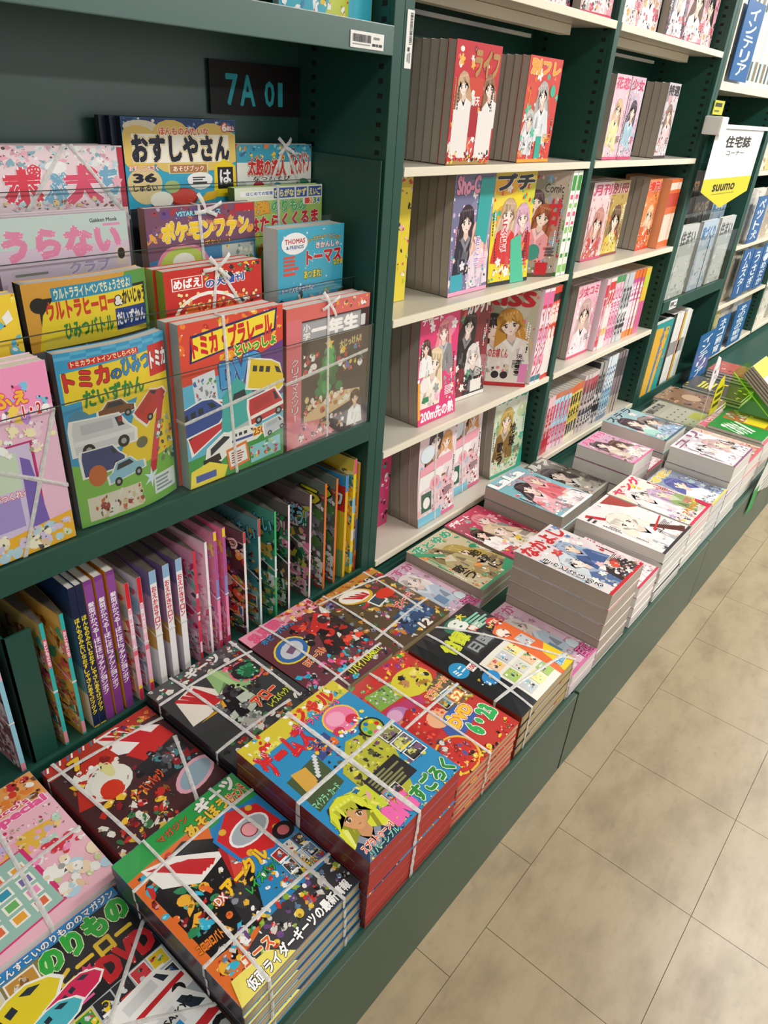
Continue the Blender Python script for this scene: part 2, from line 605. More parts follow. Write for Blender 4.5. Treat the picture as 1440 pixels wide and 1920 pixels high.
    def mesh(s, name, mapf, mat=None, cuts=None):
        if s.layer * s.STEP > 0.0011:
            k = 0.0011 / (s.layer * s.STEP)
            s.Ly = [l * k for l in s.Ly]
            s.layer *= k
        P = np.concatenate(s.P)
        C = np.concatenate(s.C)
        L = np.concatenate(s.Ly)
        F = np.array(s.F, dtype=np.int64)
        for (ca, cb, cc) in (cuts or ()):
            d = P @ np.array([ca, cb]) - cc
            d[np.abs(d) < 1e-6] = 0.0
            t = d[F]
            mk = (t.min(1) < 0) & (t.max(1) > 0)
            if not mk.any():
                continue
            keep = [F[~mk]]
            Fm, tm = F[mk], t[mk]
            # rotate so that vertex 0 is alone on its side (or on the line between the two others)
            sg = np.sign(tm)
            newP, newC, newL = [], [], []
            n0 = len(P)
            out = []
            for f, g, dd in zip(Fm.tolist(), sg.tolist(), tm.tolist()):
                if 0 in g:
                    k = g.index(0)
                    o_, p_, q_ = f[k], f[(k + 1) % 3], f[(k + 2) % 3]
                    dp, dq = dd[(k + 1) % 3], dd[(k + 2) % 3]
                    w_ = dp / (dp - dq)
                    newP.append(P[p_] + (P[q_] - P[p_]) * w_)
                    newC.append(C[p_]); newL.append(L[p_])
                    m_ = n0 + len(newP) - 1
                    out += [(o_, p_, m_), (o_, m_, q_)]
                else:
                    k = 0 if g[1] == g[2] else (1 if g[0] == g[2] else 2)
                    o_, p_, q_ = f[k], f[(k + 1) % 3], f[(k + 2) % 3]
                    do, dp, dq = dd[k], dd[(k + 1) % 3], dd[(k + 2) % 3]
                    newP += [P[o_] + (P[p_] - P[o_]) * (do / (do - dp)), P[o_] + (P[q_] - P[o_]) * (do / (do - dq))]
                    newC += [C[o_], C[o_]]; newL += [L[o_], L[o_]]
                    a_, b_ = n0 + len(newP) - 2, n0 + len(newP) - 1
                    out += [(o_, a_, b_), (a_, p_, q_), (a_, q_, b_)]
            P = np.concatenate([P, np.array(newP)])
            C = np.concatenate([C, np.array(newC)])
            L = np.concatenate([L, np.array(newL)])
            F = np.concatenate(keep + [np.array(out, dtype=np.int64)])
        V = mapf(P, L)
        return raw_mesh(name, V, F, [mat or M['print']], cols=C)


def mixc(a, b, t):
    f = lambda h: [int(h.lstrip('#')[i:i + 2], 16) for i in (0, 2, 4)]
    A, B = f(a), f(b)
    return '#%02x%02x%02x' % tuple(int(A[i] * (1 - t) + B[i] * t) for i in range(3))


# ------------------------------------------------------------------ magazines and books
class Surf:
    """height of the cover above its flat plane"""

    def __init__(s, kind='flat', b=0.0, w=1, h=1):
        s.kind, s.b, s.w, s.h = kind, b, w, h

        s.nx, s.ny = {'bulge': (9, 8), 'curl': (14, 1), 'sag': (1, 10), 'lens': (10, 1)}.get(kind, (1, 1))

    def z(s, P):
        """piecewise linear on a fixed grid of facets, so that print and cover share the same planes"""
        P = np.asarray(P, float)
        if s.kind == 'flat':
            return np.zeros(len(P))
        if not hasattr(s, 'G'):
            gx, gy = np.meshgrid(np.linspace(0, s.w, s.nx + 1), np.linspace(0, s.h, s.ny + 1), indexing='ij')
            s.G = s.zf(np.stack([gx.ravel(), gy.ravel()], 1)).reshape(s.nx + 1, s.ny + 1)
        U = np.clip(P[:, 0] / s.w, 0, 1) * s.nx
        V = np.clip(P[:, 1] / s.h, 0, 1) * s.ny
        i = np.minimum(U.astype(int), s.nx - 1)
        j = np.minimum(V.astype(int), s.ny - 1)
        a, b = U - i, V - j
        z00, z10, z01, z11 = s.G[i, j], s.G[i + 1, j], s.G[i, j + 1], s.G[i + 1, j + 1]
        return np.where(a >= b, z00 + a * (z10 - z00) + b * (z11 - z10), z00 + b * (z01 - z00) + a * (z11 - z01))

    def cuts(s):
        """lines a*x + b*y = c along which the facets meet"""
        out = []
        if s.kind == 'flat':
            return out
        out += [(1 / s.w, 0, k / s.nx) for k in range(1, s.nx)]
        out += [(0, 1 / s.h, k / s.ny) for k in range(1, s.ny)]
        if s.kind == 'bulge':
            out += [(s.nx / s.w, -s.ny / s.h, k) for k in range(-s.ny + 1, s.nx)]
        return out

    def zf(s, P):
        u = np.clip(P[:, 0] / s.w, 0, 1)
        v = np.clip(P[:, 1] / s.h, 0, 1)
        if s.kind == 'bulge':      # gift packed inside
            return s.b * np.sin(np.pi * u) ** 0.8 * np.sin(np.pi * v) ** 0.6
        if s.kind == 'lens':       # spine at u=1, mouth open at the top
            return s.b * np.sin(np.pi * (0.12 + 0.88 * u))
        if s.kind == 'curl':       # the free side edge curls away from the viewer
            return -s.b * np.clip(u - 0.45, 0, 1) ** 2 * 3.0 - s.b * 0.4 * (1 - u) ** 3
        if s.kind == 'sag':        # bottom kicked forward, belly hanging
            return s.b * (1 - v) ** 2
        return np.zeros(len(P))


def body_mesh(name, w, h, t, page, cov, spine, surf, both=False, back=None, thin=0.0006, spside='R'):
    curved = surf.kind != 'flat'
    nx, ny = surf.nx, surf.ny
    gx, gy = np.meshgrid(np.linspace(0, w, nx + 1), np.linspace(0, h, ny + 1), indexing='ij')
    P = np.stack([gx.ravel(), gy.ravel()], 1)
    dz = surf.z(P)
    V, F, MI, C = [], [], [], []
    n = len(P)

    def sheet(zv, flip, col, mi):
        k = len(V)
        V.extend((p[0], p[1], z) for p, z in zip(P, zv))
        C.extend([col] * n)
        for i in range(nx):
            for j in range(ny):
                a = k + i * (ny + 1) + j
                for q in ((a, a + ny + 1, a + ny + 2), (a, a + ny + 2, a + 1)):
                    F.append(q[::-1] if flip else q)
                    MI.append(mi)

    cc, cs, cb = lin(cov), lin(spine), lin(back or cov)
    bz = -dz if both else (dz if surf.kind in ('curl', 'sag', 'bulge') else np.zeros(n))
    sheet(t + dz, False, cc, 1)
    sheet(t + dz - thin, True, cc, 1)
    sheet(bz, True, cb, 1)
    sheet(bz + thin, False, cb, 1)
    # page block sides, inset a little from the covers; spine side flush
    ins = 0.0012
    per = [(i, 0) for i in range(nx)] + [(nx, j) for j in range(ny)] + [(i, ny) for i in range(nx, 0, -1)] + [(0, j) for j in range(ny, 0, -1)]
    loop = []
    for (i, j) in per:
        a = i * (ny + 1) + j
        x, y = P[a]
        loop.append((min(max(x, ins), w - ins), min(max(y, ins), h - ins), bz[a] + thin, t + dz[a] - thin))
    k = len(V)
    for (x, y, z0, z1) in loop:
        V.append((x, y, z0))
        V.append((x, y, z1))
        C += [cc, cc]
    m = len(loop)
    for i in range(m):
        j = (i + 1) % m
        F.append((k + 2 * i, k + 2 * j, k + 2 * j + 1, k + 2 * i + 1))
        MI.append(0)
    # spine strip
    k = len(V)
    xs = w if spside == 'R' else 0.0
    js = range(ny + 1)
    for j in js:
        a = (nx if spside == 'R' else 0) * (ny + 1) + j
        V.append((xs, P[a][1], bz[a]))
        V.append((xs, P[a][1], t + dz[a]))
        C += [cs, cs]
    for j in range(ny):
        q = (k + 2 * j, k + 2 * j + 2, k + 2 * j + 3, k + 2 * j + 1)
        F.append(q if spside == 'R' else q[::-1])
        MI.append(1)
    me = raw_mesh(name, V, F, [M[page], M['print']], MI, C)
    if curved:
        me.polygons.foreach_set('use_smooth', np.ones(len(F), dtype=bool))
    return me


def ribbon_mesh(name, paths, width, mat, seed=0):
    """flat twine along 3d paths [(points, normal)]"""
    rng = random.Random(seed)
    V, F = [], []
    for pts, nrm in paths:
        k = len(V)
        N = len(pts)
        for i, p in enumerate(pts):
            p = Vector(p)
            d = (Vector(pts[min(i + 1, N - 1)]) - Vector(pts[max(i - 1, 0)])).normalized()
            nn = Vector(nrm[i] if isinstance(nrm, list) else nrm)
            sd = d.cross(nn).normalized() * width * 0.5 * rng.uniform(0.75, 1.15)
            up = nn * 0.0004
            V += [tuple(p - sd), tuple(p + up * rng.uniform(0.5, 2.5)), tuple(p + sd)]
        for i in range(N - 1):
            a = k + 3 * i
            F += [(a, a + 1, a + 4, a + 3), (a + 1, a + 2, a + 5, a + 4)]
    return raw_mesh(name, V, F, [mat])


class Design:
    pass


def twine_paths(d, segs, lift=0.0014):
    paths = []
    for (u0, v0, u1, v1) in segs:
        N = 15
        us = np.linspace(u0, u1, N)
        vs = np.linspace(v0, v1, N)
        P = np.stack([us * d.w, vs * d.h], 1)
        z = d.t + d.surf.z(P) + lift
        pts = [(P[i, 0], P[i, 1], z[i]) for i in range(N)]
        nr = [(0, 0, 1)] * N
        for end in (0, 1):
            u, v = (u0, v0) if end == 0 else (u1, v1)
            ed = Vector((0, 0, 0))
            if u <= 0.001:
                ed = Vector((-1, 0, 0))
            elif u >= 0.999:
                ed = Vector((1, 0, 0))
            elif v <= 0.001:
                ed = Vector((0, -1, 0))
            elif v >= 0.999:
                ed = Vector((0, 1, 0))
            if ed.length:
                q = Vector(pts[0] if end == 0 else pts[-1]) + ed * 0.0015
                lo = Vector((q.x, q.y, 0.0))
                ext = [tuple(q), tuple((q + lo) / 2), tuple(lo)]
                en = [tuple(ed)] * 3
                if end == 0:
                    pts, nr = ext[::-1] + pts, en + nr
                else:
                    pts, nr = pts + ext, nr + en
        paths.append((pts, nr))
    return paths


def side_paths(d, segs):
    out = []
    for (u0, v0, u1, v1) in segs:
        for u, v in ((u0, v0), (u1, v1)):
            ed = (-1, 0) if u <= 0.001 else (1, 0) if u >= 0.999 else (0, -1) if v <= 0.001 else (0, 1) if v >= 0.999 else None
            if ed:
                x, y = u * d.w + ed[0] * 0.0012, v * d.h + ed[1] * 0.0012
                out.append(([(x, y, d.t * k / 3) for k in range(4)], (ed[0], ed[1], 0)))
    return out


def bow_paths(d, u, v, s=0.03, seed=1):
    r = random.Random(seed)
    x, y = u * d.w, v * d.h
    z = d.t + float(d.surf.z(np.array([[x, y]]))[0]) + 0.003
    out = []
    for a in (0.5, 2.3, 3.5, 5.6):
        a += r.uniform(-0.3, 0.3)
        L = s * r.uniform(0.7, 1.2)
        pts = [(x + L * k / 6 * math.cos(a), y + L * k / 6 * math.sin(a), z + 0.003 * math.sin(k / 6 * 3.0)) for k in range(7)]
        out.append((pts, (0, 0, 1)))
    return out


def design(name, w, h, t, page='pg_w', cover='#f4f2ee', spine='#f4f2ee', art=None, spine_art=None, surf=('flat', 0.0),
           twine=None, bow=None, both=False, back=None, spside='R', tw=0.007, seed=0, film=False):
    d = Design()
    d.w, d.h, d.t = w, h, t
    d.surf = Surf(surf[0], surf[1], w, h)
    d.name = name
    d.body = body_mesh(name, w, h, t, page, cover, spine, d.surf, both, back, spside=spside)
    d.body2 = body_mesh(name, w, h, t, page, '#9b9184', '#9b9184', d.surf, both, None, spside=spside) if page == 'pg_g' else d.body
    d.art = d.sart = d.tw = d.tw2 = d.film = None
    d.top = (art.layer * art.STEP + 0.0007) if art is not None else 0.0004
    if art is not None:
        sf = d.surf

        def mp(P, L):
            return np.stack([P[:, 0], P[:, 1], t + sf.z(P) + L], 1)
        d.art = art.mesh('cover_print', mp, cuts=sf.cuts())
    if spine_art is not None:
        e = w if spside == 'R' else 0.0
        sg = 1 if spside == 'R' else -1

        def ms(P, L):
            return np.stack([e + sg * L, P[:, 1], (t - P[:, 0]) if sg > 0 else P[:, 0]], 1)
        d.sart = spine_art.mesh('spine_print', ms)
    if twine:
        pp = twine_paths(d, twine)
        if bow:
            pp += bow_paths(d, bow[0], bow[1], 0.032, seed)
        d.tw = ribbon_mesh('twine', pp, tw, M['twine'], seed)
        sp_ = side_paths(d, twine)
        d.tw2 = ribbon_mesh('twine', sp_, tw, M['twine'], seed) if sp_ else None
    if film:
        nx, ny = 10, 8
        V, F = [], []
        rr = random.Random(seed)
        for i in range(nx + 1):
            for j in range(ny + 1):
                x = -0.008 + (w + 0.016) * i / nx
                y = (h + 0.022) * j / ny
                z = t + float(d.surf.z(np.array([[x, y]]))[0]) + 0.0022 + rr.uniform(0, 0.0012)
                if j == ny:
                    z += rr.uniform(-0.006, 0.001)
                    y += rr.uniform(-0.004, 0.004)
                V.append((x, y, z))
        for i in range(nx):
            for j in range(ny):
                a = i * (ny + 1) + j
                F.append((a, a + ny + 1, a + ny + 2, a + 1))
        d.film = raw_mesh('plastic_sleeve', V, F, [M['film']])
        d.film.polygons.foreach_set('use_smooth', np.ones(len(F), dtype=bool))
    return d


def place(d, mat, label, cat='magazine', group=None, name=None, art=True, twine=True, low=False):
    o = bpy.data.objects.new(name or d.name, d.body if (art or low) else d.body2)
    o.matrix_world = mat
    link(o)
    tag(o, label, cat, group)
    kids = [(d.art, 'cover_print', art), (d.sart, 'spine_print', True), (d.tw2 if low else d.tw, 'twine', twine), (d.film, 'plastic_sleeve', art)]
    for me, nm, ok in kids:
        if me is not None and ok:
            k_ = link(bpy.data.objects.new(nm, me), o)
            if nm == 'twine' and low:
                k_['kind'] = 'stuff'
    return o


def m_flat(x, y, z, rot=0.0, d=None):
    if rot and d:
        c = Matrix.Translation((d.w / 2, d.h / 2, 0))
        return Matrix.Translation((x, y, z)) @ c @ Matrix.Rotation(math.radians(rot), 4, 'Z') @ c.inverted()
    return Matrix.Translation((x, y, z))


B_FACE = Matrix(((1, 0, 0, 0), (0, 0, -1, 0), (0, 1, 0, 0), (0, 0, 0, 1)))
B_SPINE = Matrix(((0, 0, -1, 0), (-1, 0, 0, 0), (0, 1, 0, 0), (0, 0, 0, 1)))


def m_face(x, yf, z, t, rot=0.0, tilt=0.0):
    """stands face out; front cover at y = yf when not turned; (x, yf) is the lower left cover corner"""
    return (Matrix.Translation((x, yf, z)) @ Matrix.Rotation(math.radians(rot), 4, 'Z') @ B_FACE
            @ Matrix.Rotation(math.radians(-tilt), 4, 'X') @ Matrix.Translation((0, 0, -t)))


def m_spine(x, yf, z, w, rot=0.0, lean=0.0):
    """stands spine out at y = yf; left side at x - t, right side x"""
    return (Matrix.Translation((x, yf, z)) @ Matrix.Rotation(math.radians(rot), 4, 'Z') @ Matrix.Rotation(math.radians(lean), 4, 'Y')
            @ B_SPINE @ Matrix.Translation((-w, 0, 0)))


ORD = ['first', 'second', 'third', 'fourth', 'fifth', 'sixth', 'seventh', 'eighth', 'ninth', 'tenth', 'eleventh', 'twelfth', 'thirteenth', 'fourteenth', 'fifteenth']


def pile(d, n, x, y, z0, top_label, low_label, group, rot=0.0, jit=0.004, seed=0, cat='magazine', over=None, drift=(0, 0)):
    """n copies lying on each other; the top copy gets its own label"""
    r = random.Random(seed)
    for i in range(n):
        top = i == n - 1
        jx, jy = (0, 0) if top else (r.uniform(-jit, jit) + drift[0] * (n - 1 - i), r.uniform(-jit, jit) + drift[1] * (n - 1 - i))
        ro = rot if top else rot + r.uniform(-1, 1) * (jit * 150)
        place(d, m_flat(x + jx, y + jy, z0 + i * (d.t + min(d.top, 0.0018) + (0.0009 if d.surf.kind == 'bulge' else 0.0002)), ro, d), top_label if top else ORD[n - 1 - i] + ' ' + low_label, cat, group, art=True, twine=True, low=not top)


def row(d, n, x, yf, z, first_label, rest_label, group, rot=0.0, gap=0.0004, seed=0, cat='magazine', tilt=0.0, jit=0.0012):
    """n copies standing face out one behind the other"""
    r = random.Random(seed)
    s, c = math.sin(math.radians(rot)), math.cos(math.radians(rot))
    for i in range(n):
        k = i * (d.t + gap)
        jx = r.uniform(-jit, jit) if i else 0
        place(d, m_face(x - s * k + jx * c, yf + c * k + jx * s, z + (0.0018 if d.tw else 0), d.t, rot, tilt), first_label if i == 0 else rest_label.replace('grey page edge', ORD[i] + ' magazine back').replace(' of a magazine', '') if 'grey page' in rest_label else (ORD[i] + ' ' + rest_label), cat, group,
              art=(i == 0), twine=(i == 0))

# ------------------------------------------------------------------ the setting
D = 0.638          # front plane of the bookcases
YB = 0.888         # back panels
ZS = [1.6028, 1.2658, 0.9495, 0.6158, 0.2827]   # undersides of the cream shelves
SH = 0.018


def tile_material():
    m, nt, b = new_mat('vinyl_tile')
    g = nt.nodes.new('ShaderNodeNewGeometry')
    n1 = nt.nodes.new('ShaderNodeTexNoise')
    n1.inputs['Scale'].default_value = 5.5
    n1.inputs['Detail'].default_value = 6
    n1.inputs['Roughness'].default_value = 0.62
    mp = nt.nodes.new('ShaderNodeMapping')
    mp.inputs['Scale'].default_value = (0.8, 1.7, 1)
    nt.links.new(g.outputs['Position'], mp.inputs[0])
    nt.links.new(mp.outputs[0], n1.inputs['Vector'])
    rp = nt.nodes.new('ShaderNodeValToRGB')
    e = rp.color_ramp.elements
    e[0].position, e[0].color = 0.28, lin('#85745a')
    e[1].position, e[1].color = 0.52, lin('#a19073')
    x = rp.color_ramp.elements.new(0.75)
    x.color = lin('#ab9b7f')
    nt.links.new(n1.outputs['Fac'], rp.inputs[0])
    n2 = nt.nodes.new('ShaderNodeTexNoise')
    n2.inputs['Scale'].default_value = 38
    n2.inputs['Detail'].default_value = 4
    nt.links.new(g.outputs['Position'], n2.inputs['Vector'])
    mr = nt.nodes.new('ShaderNodeMapRange')
    mr.inputs[1].default_value = 0.25
    mr.inputs[2].default_value = 0.4
    mr.inputs[3].default_value = 0.86
    mr.inputs[4].default_value = 1.0
    nt.links.new(n2.outputs['Fac'], mr.inputs[0])
    mu = nt.nodes.new('ShaderNodeMix')
    mu.data_type = 'RGBA'
    mu.blend_type = 'MULTIPLY'
    mu.inputs[0].default_value = 1.0
    nt.links.new(rp.outputs[0], mu.inputs[6])
    nt.links.new(mr.outputs[0], mu.inputs[7])
    nt.links.new(mu.outputs[2], b.inputs['Base Color'])
    r2 = nt.nodes.new('ShaderNodeMapRange')
    r2.inputs[3].default_value = 0.42
    r2.inputs[4].default_value = 0.24
    nt.links.new(n1.outputs['Fac'], r2.inputs[0])
    nt.links.new(r2.outputs[0], b.inputs['Roughness'])
    b.inputs['Specular IOR Level'].default_value = 0.45
    return m


M['tile'] = tile_material()
M['grout'] = solid('floor_seam', '#6f6650', 0.9)
fl = boxes('floor', [(-6, 9, -6, 3, -0.06, -0.0035)], M['grout'])
tag(fl, 'beige vinyl tile floor', None, None, 'structure')
TS = 0.3045
tile_me = raw_mesh('tile', *(lambda g: (boxv(g, TS - g, g, TS - g, -0.004, 0.0), BOXF))(0.0006), [M['tile']])
for i in range(-6, 13):
    for j in range(0, 9):
        o = bpy.data.objects.new('tile', tile_me)
        o.location = (-0.47 + i * TS, -0.0785 - TS * (j + 1), 0)
        link(o, fl)
strip_me = raw_mesh('tile', boxv(0.0006, TS - 0.0006, 0.0006, 0.0795, -0.004, 0.0), BOXF, [M['tile']])
for i in range(-6, 13):
    o = bpy.data.objects.new('tile', strip_me)
    o.location = (-0.29 + i * TS, -0.0785, 0)
    link(o, fl)

ce = boxes('ceiling', [(-6, 9, -6, 3, 2.7, 2.76)], M['ceil'])
tag(ce, 'white ceiling', None, None, 'structure')
wl = boxes('wall_back', [(-6, 9, 2.9, 3.0, 0, 2.7)], M['wall'])
tag(wl, 'pale wall behind the bookcases', None, None, 'structure')

# ceiling lamps
lamp_h = raw_mesh('housing', boxv(-0.66, 0.66, -0.17, 0.17, 0.0, 0.055), BOXF, [M['white']])
em, nt, b = new_mat('lamp_diffuser')
b.inputs['Emission Color'].default_value = (1, 0.965, 0.9, 1)
b.inputs['Emission Strength'].default_value = 4.0
lamp_d = raw_mesh('diffuser', boxv(-0.63, 0.63, -0.14, 0.14, -0.012, 0.0), BOXF, [em])
for (x, y) in LAMPS:
    L = empty('ceiling_lamp', (x, y, 2.645), 'long white fluorescent lamp fixed to the ceiling above the aisle', 'lamp', 'ceiling lamps')
    link(bpy.data.objects.new('housing', lamp_h), L)
    link(bpy.data.objects.new('diffuser', lamp_d), L)


def slots(xf, sgn, z0, z1, parent, ys=(0.665, 0.845), step=0.0245):
    """punched slots on a side panel at x = xf; sgn = direction the panel faces"""
    bl = []
    z = z0
    while z < z1:
        for y in ys:
            bl.append((min(xf, xf + sgn * 0.0006), max(xf, xf + sgn * 0.0006), y - 0.006, y + 0.006, z, z + 0.0085))
        z += step
    o = boxes('slot_row', bl, M['dark'], parent)
    o['kind'] = 'stuff'


def bookcase(x0, x1, label, shelf_list, left_panel=True, right_panel=True, lw=0.03, ztop=2.15):
    """x0..x1 is the clear width; panels stand outside it"""
    B = empty('bookcase', (x0, D, 0.26), label, 'bookcase')
    ox, oy, oz = x0, D, 0.26

    def bx(nm, l, mat, par=B, bevel=0.0):
        return boxes(nm, [(a - ox, b_ - ox, c - oy, d_ - oy, e - oz, f - oz) for (a, b_, c, d_, e, f) in l], mat, par, bevel)
    bx('back_panel', [(x0 - 0.01, x1 + 0.01, YB, YB + 0.012, 0.26, ztop)], M['green'])
    if left_panel:
        bx('side_panel', [(x0 - lw, x0 - lw * 0.45, D + 0.012, YB + 0.012, 0.26, ztop)], M['green'])
        bx('post', [(x0 - lw, x0 - 0.001, D, D + 0.014, 0.26, ztop)], M['green'], bevel=0.002)
    if right_panel:
        bx('side_panel', [(x1 + 0.002, x1 + 0.016, D + 0.012, YB + 0.012, 0.26, ztop)], M['green'])
        p = bx('post', [(x1 + 0.001, x1 + 0.029, D, D + 0.014, 0.26, ztop)], M['green'], bevel=0.002)
        n = [(x1 + 0.0012, x1 + 0.002, y - 0.006, y + 0.006, z, z + 0.0085) for y in (0.668, 0.845) for z in np.arange(0.30, ztop - 0.05, 0.0245)]
        s_ = bx('slot_row', n, M['dark'])
        s_['kind'] = 'stuff'
    for (z, depth) in shelf_list:
        b_ = bx('shelf', [(x0 + 0.001, x1 - 0.001, D + 0.004, D + depth, z + 0.002, z + SH - 0.0005)], M['shelf_top'])
        bx('shelf_edge', [(x0 + 0.001, x1 - 0.001, D - 0.002, D + 0.006, z, z + SH)], M['cream'], b_, 0.0015)
        if z > 1.5:
            bx('shelf_bracket', [(x0 + 0.02, x1 - 0.08, D + 0.09, D + 0.12, z - 0.022, z + 0.001)], M['cream'], b_)
    return B, bx


# bay with slanted tiers of children's magazines, x -1.83 .. -0.06
def tier_bay(x0, x1, label, top_rail, sign=True):
    B = empty('magazine_rack', (x0, D, 0.26), label, 'magazine rack')
    ox, oy, oz = x0, D, 0.26

    def bx(nm, l, mat, par=B, bevel=0.0):
        return boxes(nm, [(a - ox, b_ - ox, c - oy, d_ - oy, e - oz, f - oz) for (a, b_, c, d_, e, f) in l], mat, par, bevel)
    bx('back_panel', [(x0 - 0.01, x1 + 0.01, YB, YB + 0.012, 0.26, 2.15)], M['green_panel'])
    for xs in (x0 - 0.014, x1):
        bx('side_panel', [(xs, xs + 0.014, D + 0.012, YB + 0.012, 0.26, 2.15)], M['green'])
    bx('post', [(x1 + 0.0005, x1 + 0.029, D, D + 0.013, 0.26, 2.15)], M['green'], bevel=0.002)
    bx('post', [(x0 - 0.029, x0 - 0.0005, D, D + 0.013, 0.26, 2.15)], M['green'], bevel=0.002)
    n = [(x1 - 0.0006, x1, y - 0.006, y + 0.006, z, z + 0.0085) for y in (0.662, 0.842) for z in np.arange(1.305, 2.0, 0.0245)]
    s_ = bx('slot_row', n, M['dark'])
    s_['kind'] = 'stuff'
    bx('tier_side_plate', [(x1 - 0.009, x1 - 0.006, D + 0.004, 0.85, 0.74, 1.296)], M['green'])
    bx('tier_side_plate', [(x0 + 0.006, x0 + 0.009, D + 0.004, 0.85, 0.74, 1.296)], M['green'])
    if top_rail:
        s_ = bx('top_shelf', [(x0, x1, D + 0.004, YB, 1.503, 1.512)], M['green'])
        bx('rail', [(x0, x1, D - 0.002, D + 0.006, 1.473, 1.52)], M['green_panel'], s_, 0.0015)
    s_ = bx('display_shelf', [(x0, x1, D + 0.004, YB, 0.722, 0.733)], M['green'])
    bx('rail', [(x0, x1 - 0.004, D - 0.004, D + 0.004, 0.688, 0.737)], M['green'], s_, 0.0015)
    s_ = bx('bottom_shelf', [(x0, x1, D + 0.006, YB, 0.288, 0.296)], M['green'])
    bx('rail', [(x0, x1, D - 0.002, D + 0.006, 0.262, 0.308)], M['green'], s_, 0.0015)
    for i in range(4):
        y, z = D + 0.062 * i, 0.735 + 0.0905 * i
        st = bx('tier_step', [(x0 + 0.01, x1 - 0.01, y + 0.003, y + 0.0615, z - 0.004, z - 0.0006)], M['green'])
        bx('tier_riser', [(x0 + 0.01, x1 - 0.01, y + 0.059, y + 0.0615, z - 0.0006, z + 0.086)], M['green'], st)
        for (a, b_) in ((x0 + 0.012, (x0 + x1) / 2 - 0.004), ((x0 + x1) / 2 + 0.004, x1 - 0.009)):
            ac = bx('clear_front', [(a, b_, y - 0.0012, y + 0.0008, z, z + 0.2365)], M['acrylic'], st)
            bx('clear_front_edge', [(a, b_, y - 0.0013, y + 0.0009, z + 0.2365, z + 0.2378), (b_, b_ + 0.0012, y - 0.0013, y + 0.0009, z, z + 0.2378)], M['acrylic_edge'], st)
    return B, bx


rack0, bx0 = tier_bay(-1.83, -0.06, 'dark green tiered rack of children magazines with clear fronts under a numbered sign', True)
bx0('divider', [(-0.952, -0.948, D + 0.02, 0.86, 0.2962, 0.592), (-0.952, -0.905, D + 0.02, D + 0.024, 0.2962, 0.592)], M['green'])

case1, bx1 = bookcase(0.0, 0.87, 'green bookcase with five cream shelves of manga magazines beside the tiered children rack',
                      [(z, 0.247) for z in ZS])
case2, bx2 = bookcase(0.90, 1.77, 'green bookcase with cream shelves holding rows of narrow manga spines', [(z, 0.247) for z in ZS],
                      left_panel=False)
for bxx, x0 in ((bx1, 0.0), (bx2, 0.9)):
    bxx('rear_rod', [(x0 + 0.01, x0 + 0.80, 0.852, 0.862, 1.574, 1.583)], M['white'])
rack3, bx3 = tier_bay(1.83, 2.64, 'dark green tiered rack of housing magazines under a hanging banner', False)
bx3('top_shelf', [(1.83, 2.64, D + 0.004, YB, 1.512, 1.524)], M['cream'])
bx3('shelf_edge', [(1.83, 2.64, D - 0.002, D + 0.006, 1.509, 1.537)], M['cream'], bevel=0.0015)
bx3('shelf_upright', [(1.832, 1.845, D - 0.001, D + 0.01, 1.537, 2.1)], M['cream'])
case4, bx4 = bookcase(2.70, 3.60, 'far green bookcase with cream shelves and blue section markers', [(z, 0.247) for z in (1.60, 1.20, 0.862, 0.565, 0.2827)])

case5, bx5 = bookcase(3.63, 4.50, 'farthest green bookcase with cream shelves beyond the animal books', [(z, 0.247) for z in (1.60, 1.20, 0.862, 0.565, 0.2827)], left_panel=False)

# plinths (low platforms) in front of the bookcases
for (x0, x1, lb) in ((-1.86, -0.026, 'dark green display platform under the stacks of children magazines'),
                     (-0.018, 0.898, 'dark green display platform in front of the manga shelf beside the children rack'),
                     (0.90, 1.798, 'dark green display platform in front of the narrow manga spines'),
                     (1.802, 4.52, 'dark green display platform below the housing magazines')):
    P_ = empty('display_platform', (x0, 0, 0), lb, 'platform')
    g = lambda nm, l, mat, bv=0: boxes(nm, [(a - x0, b_ - x0, c, d_, e, f) for (a, b_, c, d_, e, f) in l], mat, P_, bv)
    g('front_panel', [(x0, x1, 0.0, 0.012, 0.0, 0.258)], M['green_face'], 0.002)
    g('top_panel', [(x0, x1, 0.012, 0.640, 0.238, 0.25)], M['green'])
    g('rear_panel', [(x0, x1, 0.640, 0.652, 0.0, 0.262)], M['green'])
    g('end_panel', [(x0, x0 + 0.012, 0.012, 0.640, 0.0, 0.238)], M['green'])
    g('end_panel', [(x1 - 0.012, x1, 0.012, 0.640, 0.0, 0.238)], M['green'])

# numbered sign on the back panel of the rack
sg = boxes('shelf_sign', [(-0.295, -0.062, 0.8805, 0.8835, 1.357, 1.446)], solid('sign_black', '#1b1518', 0.45, 0.4, 0.05))
tag(sg, 'black sign reading 7A 01 in turquoise on the rack back panel', 'sign')


def flat_print(parent, origin, ex, ey, art, name='print', mat=None):
    """art laid on a plane given by origin and unit axes (world space); parent keeps its own transform"""
    ex, ey = np.array(ex, float), np.array(ey, float)
    en = np.cross(ex, ey)
    o3 = np.array(origin, float) - np.array(parent.matrix_basis.translation)
    me = art.mesh(name, lambda P, L: o3 + P[:, :1] * ex + P[:, 1:2] * ey + (L[:, None] + 0.0002) * en, mat)
    return link(bpy.data.objects.new(name, me), parent)


